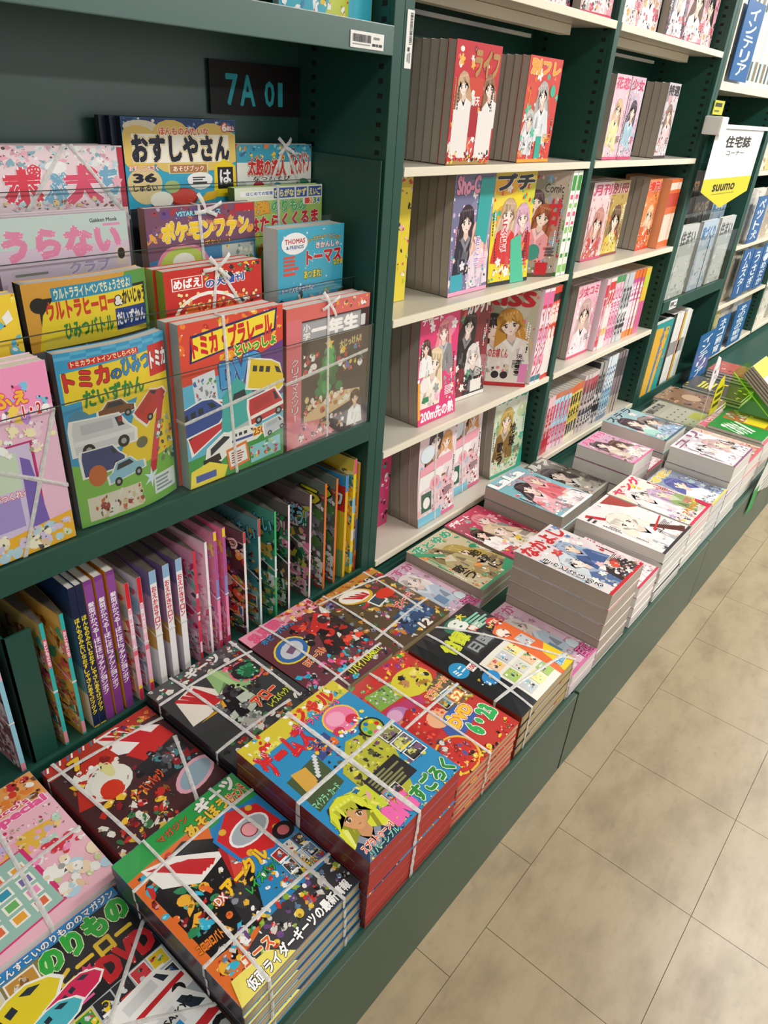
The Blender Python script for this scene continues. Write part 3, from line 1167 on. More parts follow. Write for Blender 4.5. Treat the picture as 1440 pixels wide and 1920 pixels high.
a = Art(0.233, 0.089)
for ch, u0, u1, v0, v1 in (('7', 0.165, 0.285, 0.19, 0.75), ('A', 0.315, 0.47, 0.19, 0.75), ('0', 0.585, 0.69, 0.19, 0.67), ('1', 0.735, 0.79, 0.19, 0.67)):
    a = Art(0.233, 0.089)
    a.text(ch, u0, v0, u1 - u0, v1 - v0, '#35b7c9', b=0.0 if ch == '1' else 0.02)
    flat_print(sg, (-0.295, 0.8805, 1.357), (1, 0, 0), (0, 0, 1), a, 'sign_character', M['matte'])


def barcode(x0, x1, z0, z1, y, label, vertical, seed):
    o = boxes('price_label', [(x0, x1, y - 0.0015, y, z0, z1)], M['white'], None, 0.0005)
    tag(o, label, 'label')
    w, h = x1 - x0, z1 - z0
    a = Art(w, h, seed)
    r = random.Random(seed)
    if not vertical:
        u = 0.06
        while u < 0.58:
            k = r.choice((0.006, 0.011, 0.016))
            a.rect(u, 0.36, k, 0.46, '#2a2a2a')
            u += k + r.choice((0.006, 0.010))
        a.rect(0.06, 0.2, 0.52, 0.06, '#9a9a9a')
        a.rect(0.68, 0.62, 0.18, 0.14, '#8a8a8a')
        a.rect(0.64, 0.2, 0.1, 0.16, '#3a3a3a')
        a.rect(0.76, 0.2, 0.06, 0.16, '#5a5a5a')
        a.rect(0.84, 0.2, 0.1, 0.16, '#3a3a3a')
    else:
        v = 0.42
        while v < 0.95:
            k = r.choice((0.006, 0.011, 0.016))
            a.rect(0.45, v, 0.4, k, '#2a2a2a')
            v += k + r.choice((0.006, 0.010))
        a.rect(0.3, 0.3, 0.3, 0.07, '#444444')
        a.rect(0.3, 0.12, 0.16, 0.14, '#9a9a9a')
        a.rect(0.56, 0.1, 0.2, 0.18, '#9a9a9a')
    flat_print(o, (x0, y - 0.0015, z0), (1, 0, 0), (0, 0, 1), a, 'barcode_print', M['matte'])


barcode(-0.18, -0.09, 1.478, 1.503, D - 0.0022, 'small white barcode label on the dark green top rail', False, 3)
barcode(-0.0235, -0.003, 1.456, 1.549, D - 0.0002, 'upright white barcode strip stuck on the green post', True, 5)

# ------------------------------------------------------------------ cover designs
KP = ['#d8232a', '#f5d21f', '#1d6fb8', '#35b4d8', '#2f9e44', '#e85fa0', '#f4f2ee', '#17171a', '#ef7d22']
DK = ['#17171a', '#2b2b30', '#8c1f24', '#c9302c', '#d8d4cc', '#e8c23a', '#4d5257', '#2f6f8a', '#6b4a86']
PKP = ['#f7b6d0', '#f08fb6', '#fbe3ec', '#cfe8f2', '#f9e7a8', '#c9b3e0', '#ffffff', '#a9d8c4']
CROSS = [(0.5, 0, 0.5, 1), (0, 0.5, 1, 0.5)]
DZ = {}


def bg(w, h, c, seed=0):
    a = Art(w, h, seed)
    a.rect(0, 0, 1, 1, c)
    return a


# ---- rack, bottom tier
W_, H_ = 0.228, 0.305
a = bg(W_, H_, '#f3c4dd', 1)
a.rect(0, 0.78, 1, 0.22, '#f29ac4')
a.busy(0.02, 0.72, 0.98, 0.98, 34, ['#ffffff', '#f9d65a', '#c58be0', '#7cc7e8', '#f26aa6'], 0.12)
a.text('キャラぱふぇ', 0.18, 0.80, 0.66, 0.085, '#f5c02e', '#e2457f', 0.09, 0.04, rot=3)
a.text('1・2', 0.80, 0.745, 0.12, 0.055, '#d8232a', '#ffffff', 0.09)
a.rect(0.0, 0.12, 0.82, 0.50, '#c22a72')
a.rect(0.0, 0.13, 0.80, 0.48, '#d9c9ea')
a.rect(0.0, 0.38, 0.70, 0.20, '#cfe0c8')
a.rect(0.05, 0.17, 0.62, 0.17, '#a996d6')
a.lines(0.1, 0.42, 0.45, 0.12, 4, '#f6b03c')
a.text('シールがつくれるよ', 0.36, 0.335, 0.42, 0.04, '#f4f2ee', '#e2457f', 0.1)
a.poly([(0.70, 0.12), (0.84, 0.12), (0.78, 0.52), (0.72, 0.55)], '#7a62b8')
a.poly([(0, 0), (1, 0), (1, 0.17), (0.55, 0.13), (0, 0.06)], '#f3b52e')
a.busy(0.05, 0.02, 0.95, 0.14, 24, ['#fbf0d8', '#cfe2b8', '#e8c9a8', '#b9d8e8', '#d8c8ea'], 0.16, 'e')
a.busy(0.6, 0.56, 0.98, 0.72, 14, ['#ffffff', '#fff3c8', '#f7d6e6'], 0.12, 'es')
DZ['t1a'] = design('magazine', W_, H_, 0.022, cover='#f3c4dd', spine='#5b2a66', art=a, spside='L', twine=[(0, 0.75, 1, 0.32), (1, 0.75, 0.62, 0)])

W_, H_ = 0.200, 0.305
a = bg(W_, H_, '#2f9fd0', 2)
for i in range(8):
    for j in range(3):
        if (i + j) % 2:
            a.rect(i / 8, 0.90 + j * 0.033, 0.125, 0.033, '#57b8de')
a.poly([(0.2, 0), (1, 0.0), (1, 0.88), (0.70, 0.72), (0.55, 0.45), (0.3, 0.2)], '#f2d22c')
a.poly([(0, 0), (1, 0), (1, 0.25), (0.5, 0.22), (0, 0.32)], '#7fbf4f')
a.rect(0.10, 0.855, 0.60, 0.062, '#d8232a', 2)
a.text('トミカライトインでしらべろ!', 0.12, 0.862, 0.56, 0.048, '#fff4c0', rot=2, b=0.03)
a.poly([(0.03, 0.66), (0.76, 0.70), (0.80, 0.855), (0.03, 0.83)], '#f5d92f')
a.poly([(0.16, 0.58), (0.74, 0.62), (0.74, 0.72), (0.16, 0.70)], '#f5d92f')
a.text('トミカ', 0.05, 0.735, 0.36, 0.095, '#d8232a', '#17171a', 0.07, 0.045, rot=2)
a.text('の', 0.43, 0.745, 0.09, 0.055, '#1d6fb8', '#17171a', 0.07, 0.03)
a.text('ひみつ', 0.53, 0.755, 0.27, 0.09, '#2a8fd0', '#17171a', 0.07, 0.045, rot=2)
a.text('だいずかん', 0.18, 0.63, 0.54, 0.092, '#1f8a3c', '#f5d92f', 0.08, 0.045, rot=2)
a.rect(0.80, 0.70, 0.20, 0.20, '#d22a2a')
a.text('トミカ', 0.82, 0.745, 0.18, 0.095, '#ffffff', '#17171a', 0.08, 0.05)
a.ell(0.12, 0.56, 0.09, 0.085, '#4a8fb0')
a.car(0.44, 0.585, 0.16, '#7a4a2e', 0)
a.car(0.78, 0.545, 0.17, '#c8322c', 42, 'van')
a.car(0.31, 0.455, 0.26, '#d9dcdf', 0, 'van', '#eeeeee')
a.rect(0.44, 0.50, 0.035, 0.035, '#a02838')
a.car(0.27, 0.31, 0.18, '#38477f', 2, 'van')
a.ell(0.64, 0.34, 0.06, 0.05, '#6a6f52')
a.poly([(0.88, 0.60), (0.94, 0.58), (0.76, 0.17), (0.68, 0.16)], '#c8293a')
a.poly([(0.80, 0.42), (0.86, 0.41), (0.78, 0.22), (0.71, 0.22)], '#e04a55')
a.star(0.70, 0.14, 0.09, 0.03, 6, '#d8f2ff')
a.car(0.46, 0.235, 0.17, '#8fc8dc', 8)
a.ell(0.20, 0.24, 0.08, 0.08, '#c96a3a')
a.rect(0.08, 0.02, 0.50, 0.12, '#e4ddc8')
a.busy(0.08, 0.03, 0.58, 0.13, 16, ['#c96a3a', '#e8e4da', '#a03a2e', '#d8c9a0'], 0.12)
a.rect(0.72, 0.04, 0.26, 0.10, '#e8f0ee')
a.lines(0.74, 0.05, 0.22, 0.08, 4, '#8aa0a8')
a.busy(0.8, 0.2, 1, 0.45, 18, ['#6f8a6a', '#a8b8a0', '#e85a2e', '#f2f2ee', '#3f5a4a'], 0.10)
a.remap([(0, 0), (0.31, 0.38), (0.455, 0.53), (0.585, 0.655), (0.63, 0.7), (0.735, 0.805), (0.855, 0.92), (1, 1)])
DZ['t1b'] = design('magazine', W_, H_, 0.02, cover='#2f9fd0', spine='#3a1f3e', art=a, surf=('curl', 0.022), film=True, spside='L', seed=4)

W_, H_ = 0.240, 0.315
a = bg(W_, H_, '#d94a38', 3)
a.busy(0, 0.8, 1, 1, 20, ['#e8702e', '#f08a3a', '#c22a2a', '#f2b23a'], 0.16)
a.poly([(0, 0), (1, 0), (1, 0.66), (0, 0.62)], '#5fb8d8')
a.poly([(0, 0), (1, 0), (1, 0.26), (0, 0.20)], '#3f9a4a')
a.poly([(0.55, 0.4), (1, 0.45), (1, 0.74), (0.6, 0.66)], '#6a3f8a')
a.poly([(0.08, 0.72), (0.92, 0.82), (0.94, 0.97), (0.10, 0.90)], '#1f2a66')
a.poly([(0.10, 0.735), (0.90, 0.835), (0.92, 0.955), (0.12, 0.885)], '#f5dc3c')
a.text('トミカ・プラレール', 0.11, 0.785, 0.77, 0.13, '#d2202a', '#1f2a66', 0.05, 0.05, rot=5)
a.text('といっしょ', 0.50, 0.715, 0.42, 0.075, '#2f9e44', '#f7e87a', 0.12, 0.045, rot=4)
a.busy(0.36, 0.68, 0.52, 0.74, 8, ['#f0a62a', '#e88a22'], 0.12, 'e')
a.rect(0.10, 0.49, 0.21, 0.17, '#dfe5ee', 6)
a.busy(0.11, 0.51, 0.30, 0.64, 16, ['#c8404a', '#3f6fb0', '#8a8f98', '#5fa86a'], 0.05)
a.text('シール42まい', 0.12, 0.48, 0.17, 0.045, '#f2c53a', '#c22a2a', 0.1)
a.text('DVD', 0.36, 0.58, 0.40, 0.11, '#3f9ad8', '#f4f2ee', 0.06, 0.06, rot=4, o2='#1f4f98', ow2=0.11)
a.text('100', 0.66, 0.565, 0.12, 0.042, '#f5dc3c', '#c22a2a', 0.12)
a.car(0.22, 0.40, 0.24, '#cc2f3c', 28, 'train')
a.car(0.16, 0.455, 0.20, '#2f4f98', 8, 'train')
a.poly([(0.33, 0.30), (0.36, 0.52), (0.50, 0.60), (0.66, 0.52), (0.68, 0.36), (0.52, 0.26)], '#3fb0ac')
a.poly([(0.33, 0.30), (0.68, 0.36), (0.52, 0.24)], '#b8c4c4')
a.poly([(0.45, 0.47), (0.60, 0.49), (0.58, 0.53), (0.47, 0.52)], '#22303c')
a.car(0.83, 0.565, 0.20, '#f0cf2a', -12, 'train')
a.car(0.82, 0.40, 0.19, '#c8303a', 8, 'van', '#f4f2ee')
a.car(0.34, 0.22, 0.24, '#f0f0ec', 30)
a.poly([(0.14, 0.12), (0.32, 0.14), (0.30, 0.19), (0.14, 0.17)], '#17171a')
a.car(0.58, 0.25, 0.15, '#f0f0ec', 0, 'train', '#3f4f98')
a.text('250', 0.66, 0.225, 0.12, 0.05, '#c22a2a', '#f5dc3c', 0.12)
a.car(0.9, 0.25, 0.12, '#c8ccd0', 10, 'van')
a.poly([(0.0, 0.0), (0.34, 0.0), (0.38, 0.08), (0.20, 0.15), (0.02, 0.12)], '#f0dc4a')
a.rect(0.06, 0.03, 0.2, 0.05, '#3f58a8')
a.rect(0.38, 0.04, 0.22, 0.16, '#e87a32', 8)
a.rect(0.40, 0.06, 0.18, 0.12, '#eef2f2', 8)
a.lines(0.42, 0.07, 0.14, 0.09, 5, '#a8503a')
a.rect(0.62, 0.03, 0.34, 0.13, '#8fd0d8', 3)
a.busy(0.63, 0.05, 0.95, 0.15, 12, ['#f2f2ee', '#d0404a', '#3f9a4a', '#f0cf2a'], 0.08)
a.remap([(0, 0), (0.4, 0.37), (0.58, 0.6), (0.72, 0.77), (0.785, 0.82), (0.97, 0.99), (1, 1)])
DZ['t1c'] = design('magazine', W_, H_, 0.024, cover='#d94a38', spine='#9fb4b4', art=a, twine=[(0.47, 0, 0.40, 1), (0, 0.43, 1, 0.52)], spside='L')

W_, H_ = 0.248, 0.302
a = bg(W_, H_, '#3a2026', 4)
a.rect(0, 0.90, 1, 0.10, '#d86a64')
a.rect(0, 0, 0.17, 0.92, '#d9737a')
a.poly([(0.17, 0.72), (1, 0.74), (1, 0), (0.17, 0)], '#33222a')
a.vtext('クリスマスツリー', 0.055, 0.20, 0.085, 0.46, '#f7c9d6', '#2a1418', 0.06)
a.rect(0.17, 0.755, 0.72, 0.135, '#8e8e92')
a.rect(0.18, 0.765, 0.70, 0.115, '#a4a4a8')
a.vtext('小学', 0.185, 0.765, 0.085, 0.115, '#f4f2ee', '#4a4a4e', 0.05, 0.03)
a.text('一年生', 0.29, 0.77, 0.56, 0.105, '#f4f2ee', '#5a5a5e', 0.05, 0.06)
a.text('1', 0.905, 0.78, 0.035, 0.075, '#d8d8d8')
a.text('大じっけん!!', 0.63, 0.655, 0.28, 0.055, '#8fe08a', '#d8304a', 0.09, 0.03, rot=4)
a.busy(0.55, 0.93, 0.98, 0.99, 12, ['#f2d8c0', '#e8a03a', '#8a5a3a', '#f4f2ee'], 0.06, 'e')
for k in range(40):
    t = a.rng.uniform(0, 1)
    wdt = 0.13 * (1 - t) + 0.02
    a.ell(0.50 + a.rng.uniform(-wdt, wdt), 0.34 + 0.33 * t, 0.05, 0.045, a.rng.choice(['#1f7a3e', '#2f9a4e', '#3fae5c', '#17602f']), 8)
a.star(0.5, 0.70, 0.06, 0.028, 5, '#f2cf4a')
a.poly([(0.20, 0.12), (0.92, 0.24), (0.92, 0.30), (0.62, 0.33), (0.20, 0.22)], '#d8b88a')
a.busy(0.22, 0.22, 0.85, 0.34, 26, ['#e8c98a', '#c8503a', '#f2e8d8', '#b07a3a', '#e8e0d0'], 0.10, 'e')
a.busy(0.20, 0.52, 0.36, 0.66, 12, ['#e8b07a', '#f4f2ee', '#c23a3a', '#3f7a4a'], 0.09, 'e')
a.busy(0.62, 0.48, 0.96, 0.66, 18, ['#4f7fb0', '#f4f2ee', '#c23a3a', '#e8c23a', '#3f4f58'], 0.11)
a.poly([(0.0, 0.0), (0.6, 0.02), (0.4, 0.16), (0.10, 0.18), (0, 0.12)], '#d9737a')
a.busy(0.10, 0.03, 0.72, 0.16, 30, ['#f2ded8', '#8a5a4a', '#3a2026', '#e8a8a8', '#c8a06a'], 0.08)
a.person(0.86, 0.235, 0.055, '#4a2c20', '#eceae4', '#f2cfb4')
DZ['t1d'] = design('magazine', W_, H_, 0.022, cover='#d86a64', spine='#7a3a34', art=a, twine=[(0.50, 0, 0.47, 1), (0, 0.50, 1, 0.58)], bow=(0.48, 0.985), spside='L', seed=3)

# ---- rack, second tier
W_, H_ = 0.228, 0.297
a = bg(W_, H_, '#f2cf3a', 5)
a.busy(0, 0.3, 1, 1, 60, ['#f5dc4a', '#e8a030', '#c86ab8', '#5fb8d8', '#7a4a2e', '#f4f2ee', '#e85fa0'], 0.14)
a.poly([(0, 0), (1, 0), (1, 0.4), (0, 0.35)], '#d84a86')
DZ['t2a'] = design('magazine', W_, H_, 0.02, cover='#f2cf3a', spine='#3a3a30', art=a, spside='L')

W_, H_ = 0.215, 0.305
a = bg(W_, H_, '#e0a53a', 6)
a.poly([(0.6, 0.6), (1, 0.6), (1, 1), (0.8, 1)], '#5aa04a')
a.poly([(0.10, 0.66), (0.97, 0.66), (0.98, 0.93), (0.10, 0.92)], '#17171a')
a.poly([(0.06, 0.665), (0.965, 0.672), (0.965, 0.915), (0.20, 0.905), (0.12, 0.84)], '#f5dc2e')
a.rect(0.20, 0.905, 0.66, 0.068, '#2596be', 1.5)
a.text('ウルトラライトペンでちょうさせよ!', 0.22, 0.914, 0.62, 0.05, '#f7f3c8', rot=1.5, b=0.035)
a.text('ウルトラヒーロー', 0.15, 0.815, 0.53, 0.085, '#d83a26', '#17171a', 0.05, 0.05, rot=1)
a.text('&', 0.69, 0.835, 0.06, 0.042, '#f4f2ee', '#17171a', 0.14, 0.05)
a.text('かいじゅう', 0.76, 0.83, 0.22, 0.075, '#17171a', b=0.05, rot=1)
a.text('ひみつバトル', 0.26, 0.705, 0.39, 0.085, '#2f8a3c', '#f5dc2e', 0.08, 0.04, rot=1)
a.rect(0.68, 0.70, 0.29, 0.115, '#1f3f86')
a.text('だいずかん', 0.69, 0.725, 0.27, 0.07, '#f4f2ee', b=0.035)
a.ell(0.10, 0.89, 0.06, 0.055, '#17171a')
a.rect(0, 0, 1, 0.66, '#6a7078')
a.busy(0, 0.3, 1, 0.66, 46, ['#a8b0b8', '#d8dce0', '#c83a3a', '#3f4f5a', '#6fa8c8', '#2a2e33'], 0.16)
DZ['t2b'] = design('magazine', W_, H_, 0.024, cover='#e0a53a', spine='#2a2018', art=a, surf=('curl', 0.015), film=True, spside='L', seed=9)

W_, H_ = 0.220, 0.297
a = bg(W_, H_, '#c9302a', 7)
a.rect(0.07, 0.84, 0.30, 0.10, '#f4f2ee')
a.rect(0.08, 0.845, 0.28, 0.09, '#d0322c')
a.text('めばえ', 0.09, 0.855, 0.26, 0.07, '#ffffff', b=0.04)
a.text('の大増刊', 0.40, 0.84, 0.40, 0.065, '#3f58a8', '#f4f2ee', 0.1, 0.04, rot=4)
a.busy(0.38, 0.90, 0.98, 0.99, 24, ['#2a2a30', '#f4f2ee', '#e8c23a', '#3f9a4a', '#c83a3a'], 0.08)
a.ell(0.42, 0.62, 0.36, 0.26, '#f4f2ee', 24)
a.ell(0.42, 0.61, 0.34, 0.24, '#c9302a', 24)
for k in range(70):
    a.ell(a.rng.uniform(0.10, 0.95), a.rng.uniform(0.45, 0.82), 0.016, 0.016, '#f6e3a0', 6)
a.text('かいじゅう', 0.20, 0.58, 0.60, 0.17, '#e8702a', '#fff0b0', 0.05, 0.05)
a.busy(0.75, 0.55, 1.0, 0.72, 10, ['#f4f2ee', '#2a2a30', '#e8c23a'], 0.1)
a.rect(0, 0, 1, 0.42, '#d84a30')
a.remap([(0, 0), (0.45, 0.55), (0.82, 0.86), (0.84, 0.88), (1, 1)])
DZ['t2c'] = design('magazine', W_, H_, 0.022, cover='#c9302a', spine='#8fae3a', art=a, twine=[(0.52, 1, 0.3, 0), (0.52, 1, 0.98, 0.5)], bow=(0.52, 0.985), spside='L', seed=6)

W_, H_ = 0.188, 0.345
a = bg(W_, H_, '#45b4d4', 8)
a.busy(0.05, 0.5, 0.98, 0.98, 16, ['#e8f6fa', '#8fd4e6'], 0.05, 's')
a.ell(0.24, 0.885, 0.19, 0.15, '#ffffff', 20)
a.text('THOMAS', 0.10, 0.885, 0.29, 0.035, '#c2303a', b=0.03)
a.text('& FRIENDS', 0.12, 0.845, 0.25, 0.026, '#2f4f98', b=0.025)
a.text('トーマスパーク・クリニック', 0.44, 0.895, 0.50, 0.036, '#f0c24a', '#3f2a1a', 0.09, 0.03, arc=0.5)
a.text('きかんしゃ', 0.56, 0.83, 0.36, 0.045, '#f4f2ee', '#c2303a', 0.08, 0.03)
a.text('トーマス', 0.42, 0.715, 0.54, 0.10, '#c8242e', '#f4f2ee', 0.08, 0.055)
a.lines(0.08, 0.66, 0.25, 0.14, 5, '#e8564a', 0.6)
a.text('あつまれ!', 0.38, 0.635, 0.27, 0.045, '#f5dc3c', '#2a5a3a', 0.09, 0.03)
a.text('なかま', 0.84, 0.69, 0.15, 0.035, '#f5dc3c', '#2a5a3a', 0.09, 0.03)
a.text('トーマスキャラクター', 0.06, 0.565, 0.48, 0.035, '#f4f2ee', '#3f58a8', 0.1, 0.03)
a.rect(0, 0, 1, 0.52, '#4a8fb0')
a.busy(0, 0.3, 1, 0.55, 34, ['#6fa84a', '#3f6f3a', '#d8c23a', '#2a3a48', '#a8b8c0', '#8a5a3a'], 0.14)
a.remap([(0, 0), (0.52, 0.6), (0.565, 0.64), (0.715, 0.79), (0.83, 0.875), (1, 1)])
DZ['t2d'] = design('magazine', W_, H_, 0.042, page='pg_w', cover='#45b4d4', spine='#dfe2e2', art=a, film=True, spside='L', seed=2)

# ---- rack, third tier
W_, H_ = 0.222, 0.297
a = bg(W_, H_, '#e3cfe2', 9)
a.rect(0, 0.8, 1, 0.2, '#cfe2dc')
a.text('うらない', 0.06, 0.735, 0.86, 0.185, '#ef8fb6', '#fdf0f6', 0.06, 0.065)
a.text('クラブ', 0.50, 0.645, 0.32, 0.062, '#b9a4cc', '#fbf6fa', 0.08, 0.05)
a.text('Gakken Mook', 0.70, 0.945, 0.22, 0.022, '#1a1a1a', b=0.02)
a.rect(0.8, 0.92, 0.14, 0.014, '#f29ac4')
a.lines(0.10, 0.655, 0.30, 0.025, 1, '#8a8a80')
a.rect(0.88, 0.66, 0.09, 0.09, '#f2d8c8')
a.ell(0.925, 0.72, 0.03, 0.035, '#2a2020')
a.busy(0.05, 0.05, 0.95, 0.62, 40, PKP, 0.18)
a.remap([(0, 0), (0.645, 0.7), (0.707, 0.76), (0.735, 0.8), (0.92, 0.93), (1, 1)])
DZ['t3a'] = design('magazine', W_, H_, 0.02, cover='#e3cfe2', spine='#d8a8d0', art=a, spside='L', film=True, seed=12)

W_, H_ = 0.244, 0.297
a = bg(W_, H_, '#7a4f68', 10)
a.busy(0, 0.75, 1, 1, 22, ['#8a5a72', '#c87a4a', '#a83a4a', '#e8a84a', '#6a4a8a'], 0.18)
a.text('VSTARユニバース', 0.26, 0.925, 0.40, 0.042, '#8fe0e8', '#1f3f86', 0.09, 0.035)
a.text('ポケモンファン', 0.13, 0.755, 0.80, 0.145, '#f5cf2e', '#b8552a', 0.06, 0.055, o2='#f8f0d0', ow2=0.09, rot=2)
a.text('ポケソート', 0.50, 0.70, 0.26, 0.035, '#f0a62a', '#3a2a1a', 0.1)
a.rect(0.80, 0.935, 0.19, 0.06, '#c8242e')
a.poly([(0.0, 0.3), (1, 0.3), (1, 0.72), (0.5, 0.68), (0, 0.62)], '#3f7fae')
a.ell(0.30, 0.56, 0.24, 0.20, '#e88aa8', 20)
a.ell(0.30, 0.55, 0.22, 0.18, '#b9cc5a', 20)
a.ell(0.30, 0.60, 0.10, 0.07, '#eceae0', 14)
a.rect(0.66, 0.52, 0.32, 0.16, '#c8ccc8')
a.busy(0.66, 0.53, 0.98, 0.67, 14, ['#e8e8e0', '#8a9098', '#3f9a4a', '#f0cf6a'], 0.08)
a.rect(0.80, 0.53, 0.12, 0.06, '#2a7a4a')
a.text('冒険', 0.81, 0.54, 0.10, 0.045, '#f4f2ee', b=0.04)
a.busy(0.02, 0.40, 0.98, 0.52, 26, KP, 0.12)
a.remap([(0, 0), (0.4, 0.5), (0.68, 0.76), (0.755, 0.81), (0.9, 0.92), (0.925, 0.945), (1, 1)])
DZ['t3b'] = design('magazine', W_, H_, 0.02, cover='#7a4f68', spine='#7a5a48', art=a, spside='L', twine=[(0.52, 0, 0.46, 1), (0, 0.6, 1, 0.5)], bow=(0.52, 0.97), seed=8)

W_, H_ = 0.24, 0.318
a = bg(W_, H_, '#a8c86a', 11)
a.rect(0, 0.88, 1, 0.12, '#dfe8d0')
a.rect(0.06, 0.925, 0.36, 0.045, '#f4f2ee')
a.text('はじめての知育', 0.12, 0.932, 0.29, 0.03, '#3f6fb0', b=0.03)
for k, (c, t) in enumerate((('#f0cf2a', 'ひらがな'), ('#f0cf2a', 'かず'), ('#f0cf2a', 'えいご'))):
    u = (0.42, 0.68, 0.83)[k]
    w = (0.24, 0.13, 0.16)[k]
    a.rect(u, 0.90, w, 0.085, '#3f58a8')
    a.text(t, u + 0.01, 0.912, w - 0.02, 0.06, '#f5e88a', b=0.04)
a.text('最強', 0.10, 0.76, 0.27, 0.11, '#e8a83a', '#a8362a', 0.07, 0.05, rot=5)
a.text('のりもの', 0.40, 0.775, 0.40, 0.095, '#4fb05a', '#f4f2ee', 0.08, 0.05, o2='#2a6a4a', ow2=0.12)
a.text('はたらくくるま', 0.15, 0.665, 0.8, 0.09, '#d22a3a', '#f4f2ee', 0.07, 0.05, rot=3)
for k, c in enumerate(('#e8504a', '#e8a03a', '#3f9a4a', '#3f6fb0')):
    a.text(str(k + 1), 0.80 + 0.045 * k, 0.83, 0.035, 0.05, c, '#f4f2ee', 0.1, 0.04)
a.busy(0, 0.1, 1, 0.66, 60, KP, 0.16)
a.remap([(0, 0), (0.665, 0.75), (0.76, 0.84), (0.87, 0.915), (0.9, 0.93), (1, 1)])
DZ['t3c'] = design('magazine', W_, H_, 0.02, cover='#a8c86a', spine='#4a6a3a', art=a, spside='L', twine=[(0.5, 0.4, 0.46, 1)])

# ---- rack, top tier
W_, H_ = 0.228, 0.297
a = bg(W_, H_, '#f6dfe6', 12)
a.busy(0, 0.86, 1, 1, 50, ['#ffffff', '#c8e2ea', '#f7b6c8', '#8fb8c8', '#f0f4f4', '#e0a8b8'], 0.10)
a.text('ポ', 0.10, 0.66, 0.24, 0.20, '#e8465a', '#ffffff', 0.08, 0.07)
a.text('ぷ', 0.36, 0.655, 0.18, 0.17, '#7fb4d2', '#ffffff', 0.08, 0.07)
a.text('犬', 0.53, 0.66, 0.26, 0.20, '#e85a78', '#ffffff', 0.08, 0.07)
a.text('ち', 0.80, 0.70, 0.14, 0.15, '#7fb4d2', '#ffffff', 0.08, 0.06)
a.rect(0.955, 0.6, 0.045, 0.39, '#c2304a')
a.ell(0.47, 0.86, 0.08, 0.05, '#fbfbfb')
a.busy(0.05, 0.62, 0.95, 0.68, 26, ['#c8e2ea', '#f7b6c8', '#8a5a4a', '#f0cf9a'], 0.08)
a.star(0.93, 0.77, 0.05, 0.03, 5, '#f5b8c8')
a.rect(0, 0, 1, 0.6, '#f7d6e2')
a.remap([(0, 0), (0.6, 0.68), (0.655, 0.71), (0.86, 0.9), (1, 1)])
DZ['t4a'] = design('magazine', W_, H_, 0.018, cover='#f6dfe6', spine='#f0a8bc', art=a, spside='L', twine=[(0.55, 1, 0.15, 0.62), (0.6, 1, 1, 0.62)])

W_, H_ = 0.242, 0.34
a = bg(W_, H_, '#35a8cc', 13)
a.rect(0, 0.92, 1, 0.08, '#1f3f78')
a.busy(0, 0.94, 1, 1, 18, ['#f4f2ee', '#2f6fa8', '#8fc8e0'], 0.05, 'e')
a.ell(0.15, 0.945, 0.14, 0.055, '#e8e0c8')
for k in range(7):
    a.ell(0.5 + 0.42 * math.cos(k * 0.9), 0.83 + 0.07 * math.sin(k * 0.9), 0.16, 0.13, '#e8c86a', 14)
a.rect(0.05, 0.745, 0.90, 0.16, '#e8c86a')
a.rect(0.07, 0.755, 0.86, 0.145, '#f8f4e8')
a.text('ほんものみたいな', 0.30, 0.895, 0.44, 0.048, '#e8653a', '#fbf3d8', 0.10, 0.035)
a.text('おすしやさん', 0.07, 0.765, 0.86, 0.125, '#1d1f33', '#fbf8ee', 0.07, 0.055, o2='#e8c86a', ow2=0.1)
a.text('6', 0.875, 0.925, 0.04, 0.05, '#ffffff', '#e8653a', 0.16, 0.04)
a.text('歳以上', 0.92, 0.928, 0.07, 0.032, '#ffffff', '#e8653a', 0.12, 0.03)
a.rect(0.36, 0.665, 0.36, 0.078, '#f2e2b0')
a.rect(0.37, 0.67, 0.34, 0.068, '#b5824a')
a.text('あそびブック', 0.40, 0.682, 0.28, 0.046, '#fbf3d8', '#b8342e', 0.09, 0.03)
a.ell(0.15, 0.60, 0.145, 0.17, '#e3cd96', 20)
a.text('おすしこうさく', 0.03, 0.695, 0.24, 0.04, '#f4f2ee', '#e8653a', 0.1, 0.03)
a.text('36', 0.06, 0.60, 0.18, 0.07, '#1d1f33', b=0.05)
a.text('しゅるい', 0.05, 0.55, 0.20, 0.035, '#1d1f33', b=0.03)
a.poly([(0.77, 0.50), (0.78, 0.72), (0.88, 0.775), (0.99, 0.72), (1.0, 0.50)], '#f2d414')
a.rect(0.81, 0.545, 0.155, 0.165, '#17171a')
a.text('は', 0.835, 0.575, 0.105, 0.11, '#f8f8f8', b=0.03)
a.ell(0.64, 0.61, 0.12, 0.09, '#f8f8f4', 16)
a.lines(0.57, 0.575, 0.15, 0.06, 3, '#3a3a3a', 0.6)
a.ell(0.48, 0.505, 0.13, 0.08, '#8a2a22')
a.ell(0.48, 0.515, 0.12, 0.065, '#d0463a')
a.ell(0.28, 0.50, 0.10, 0.065, '#f2efe4')
a.ell(0.38, 0.57, 0.07, 0.05, '#a8bf7a')
a.poly([(0.60, 0.47), (0.78, 0.49), (0.82, 0.54), (0.70, 0.53)], '#e8b82a')
a.rect(0, 0, 1, 0.46, '#2a3038')
a.busy(0.05, 0.05, 0.95, 0.46, 34, ['#f2efe4', '#d0463a', '#e8b82a', '#2f5a3a', '#e88a5a', '#17171a'], 0.17, 'e')
a.busy(0.06, 0.30, 0.24, 0.46, 8, ['#17171a', '#c8c4b4', '#3f4a3a'], 0.16, 'e')
a.remap([(0, 0), (0.46, 0.58), (0.6, 0.705), (0.665, 0.74), (0.765, 0.8), (0.89, 0.92), (1, 1)])
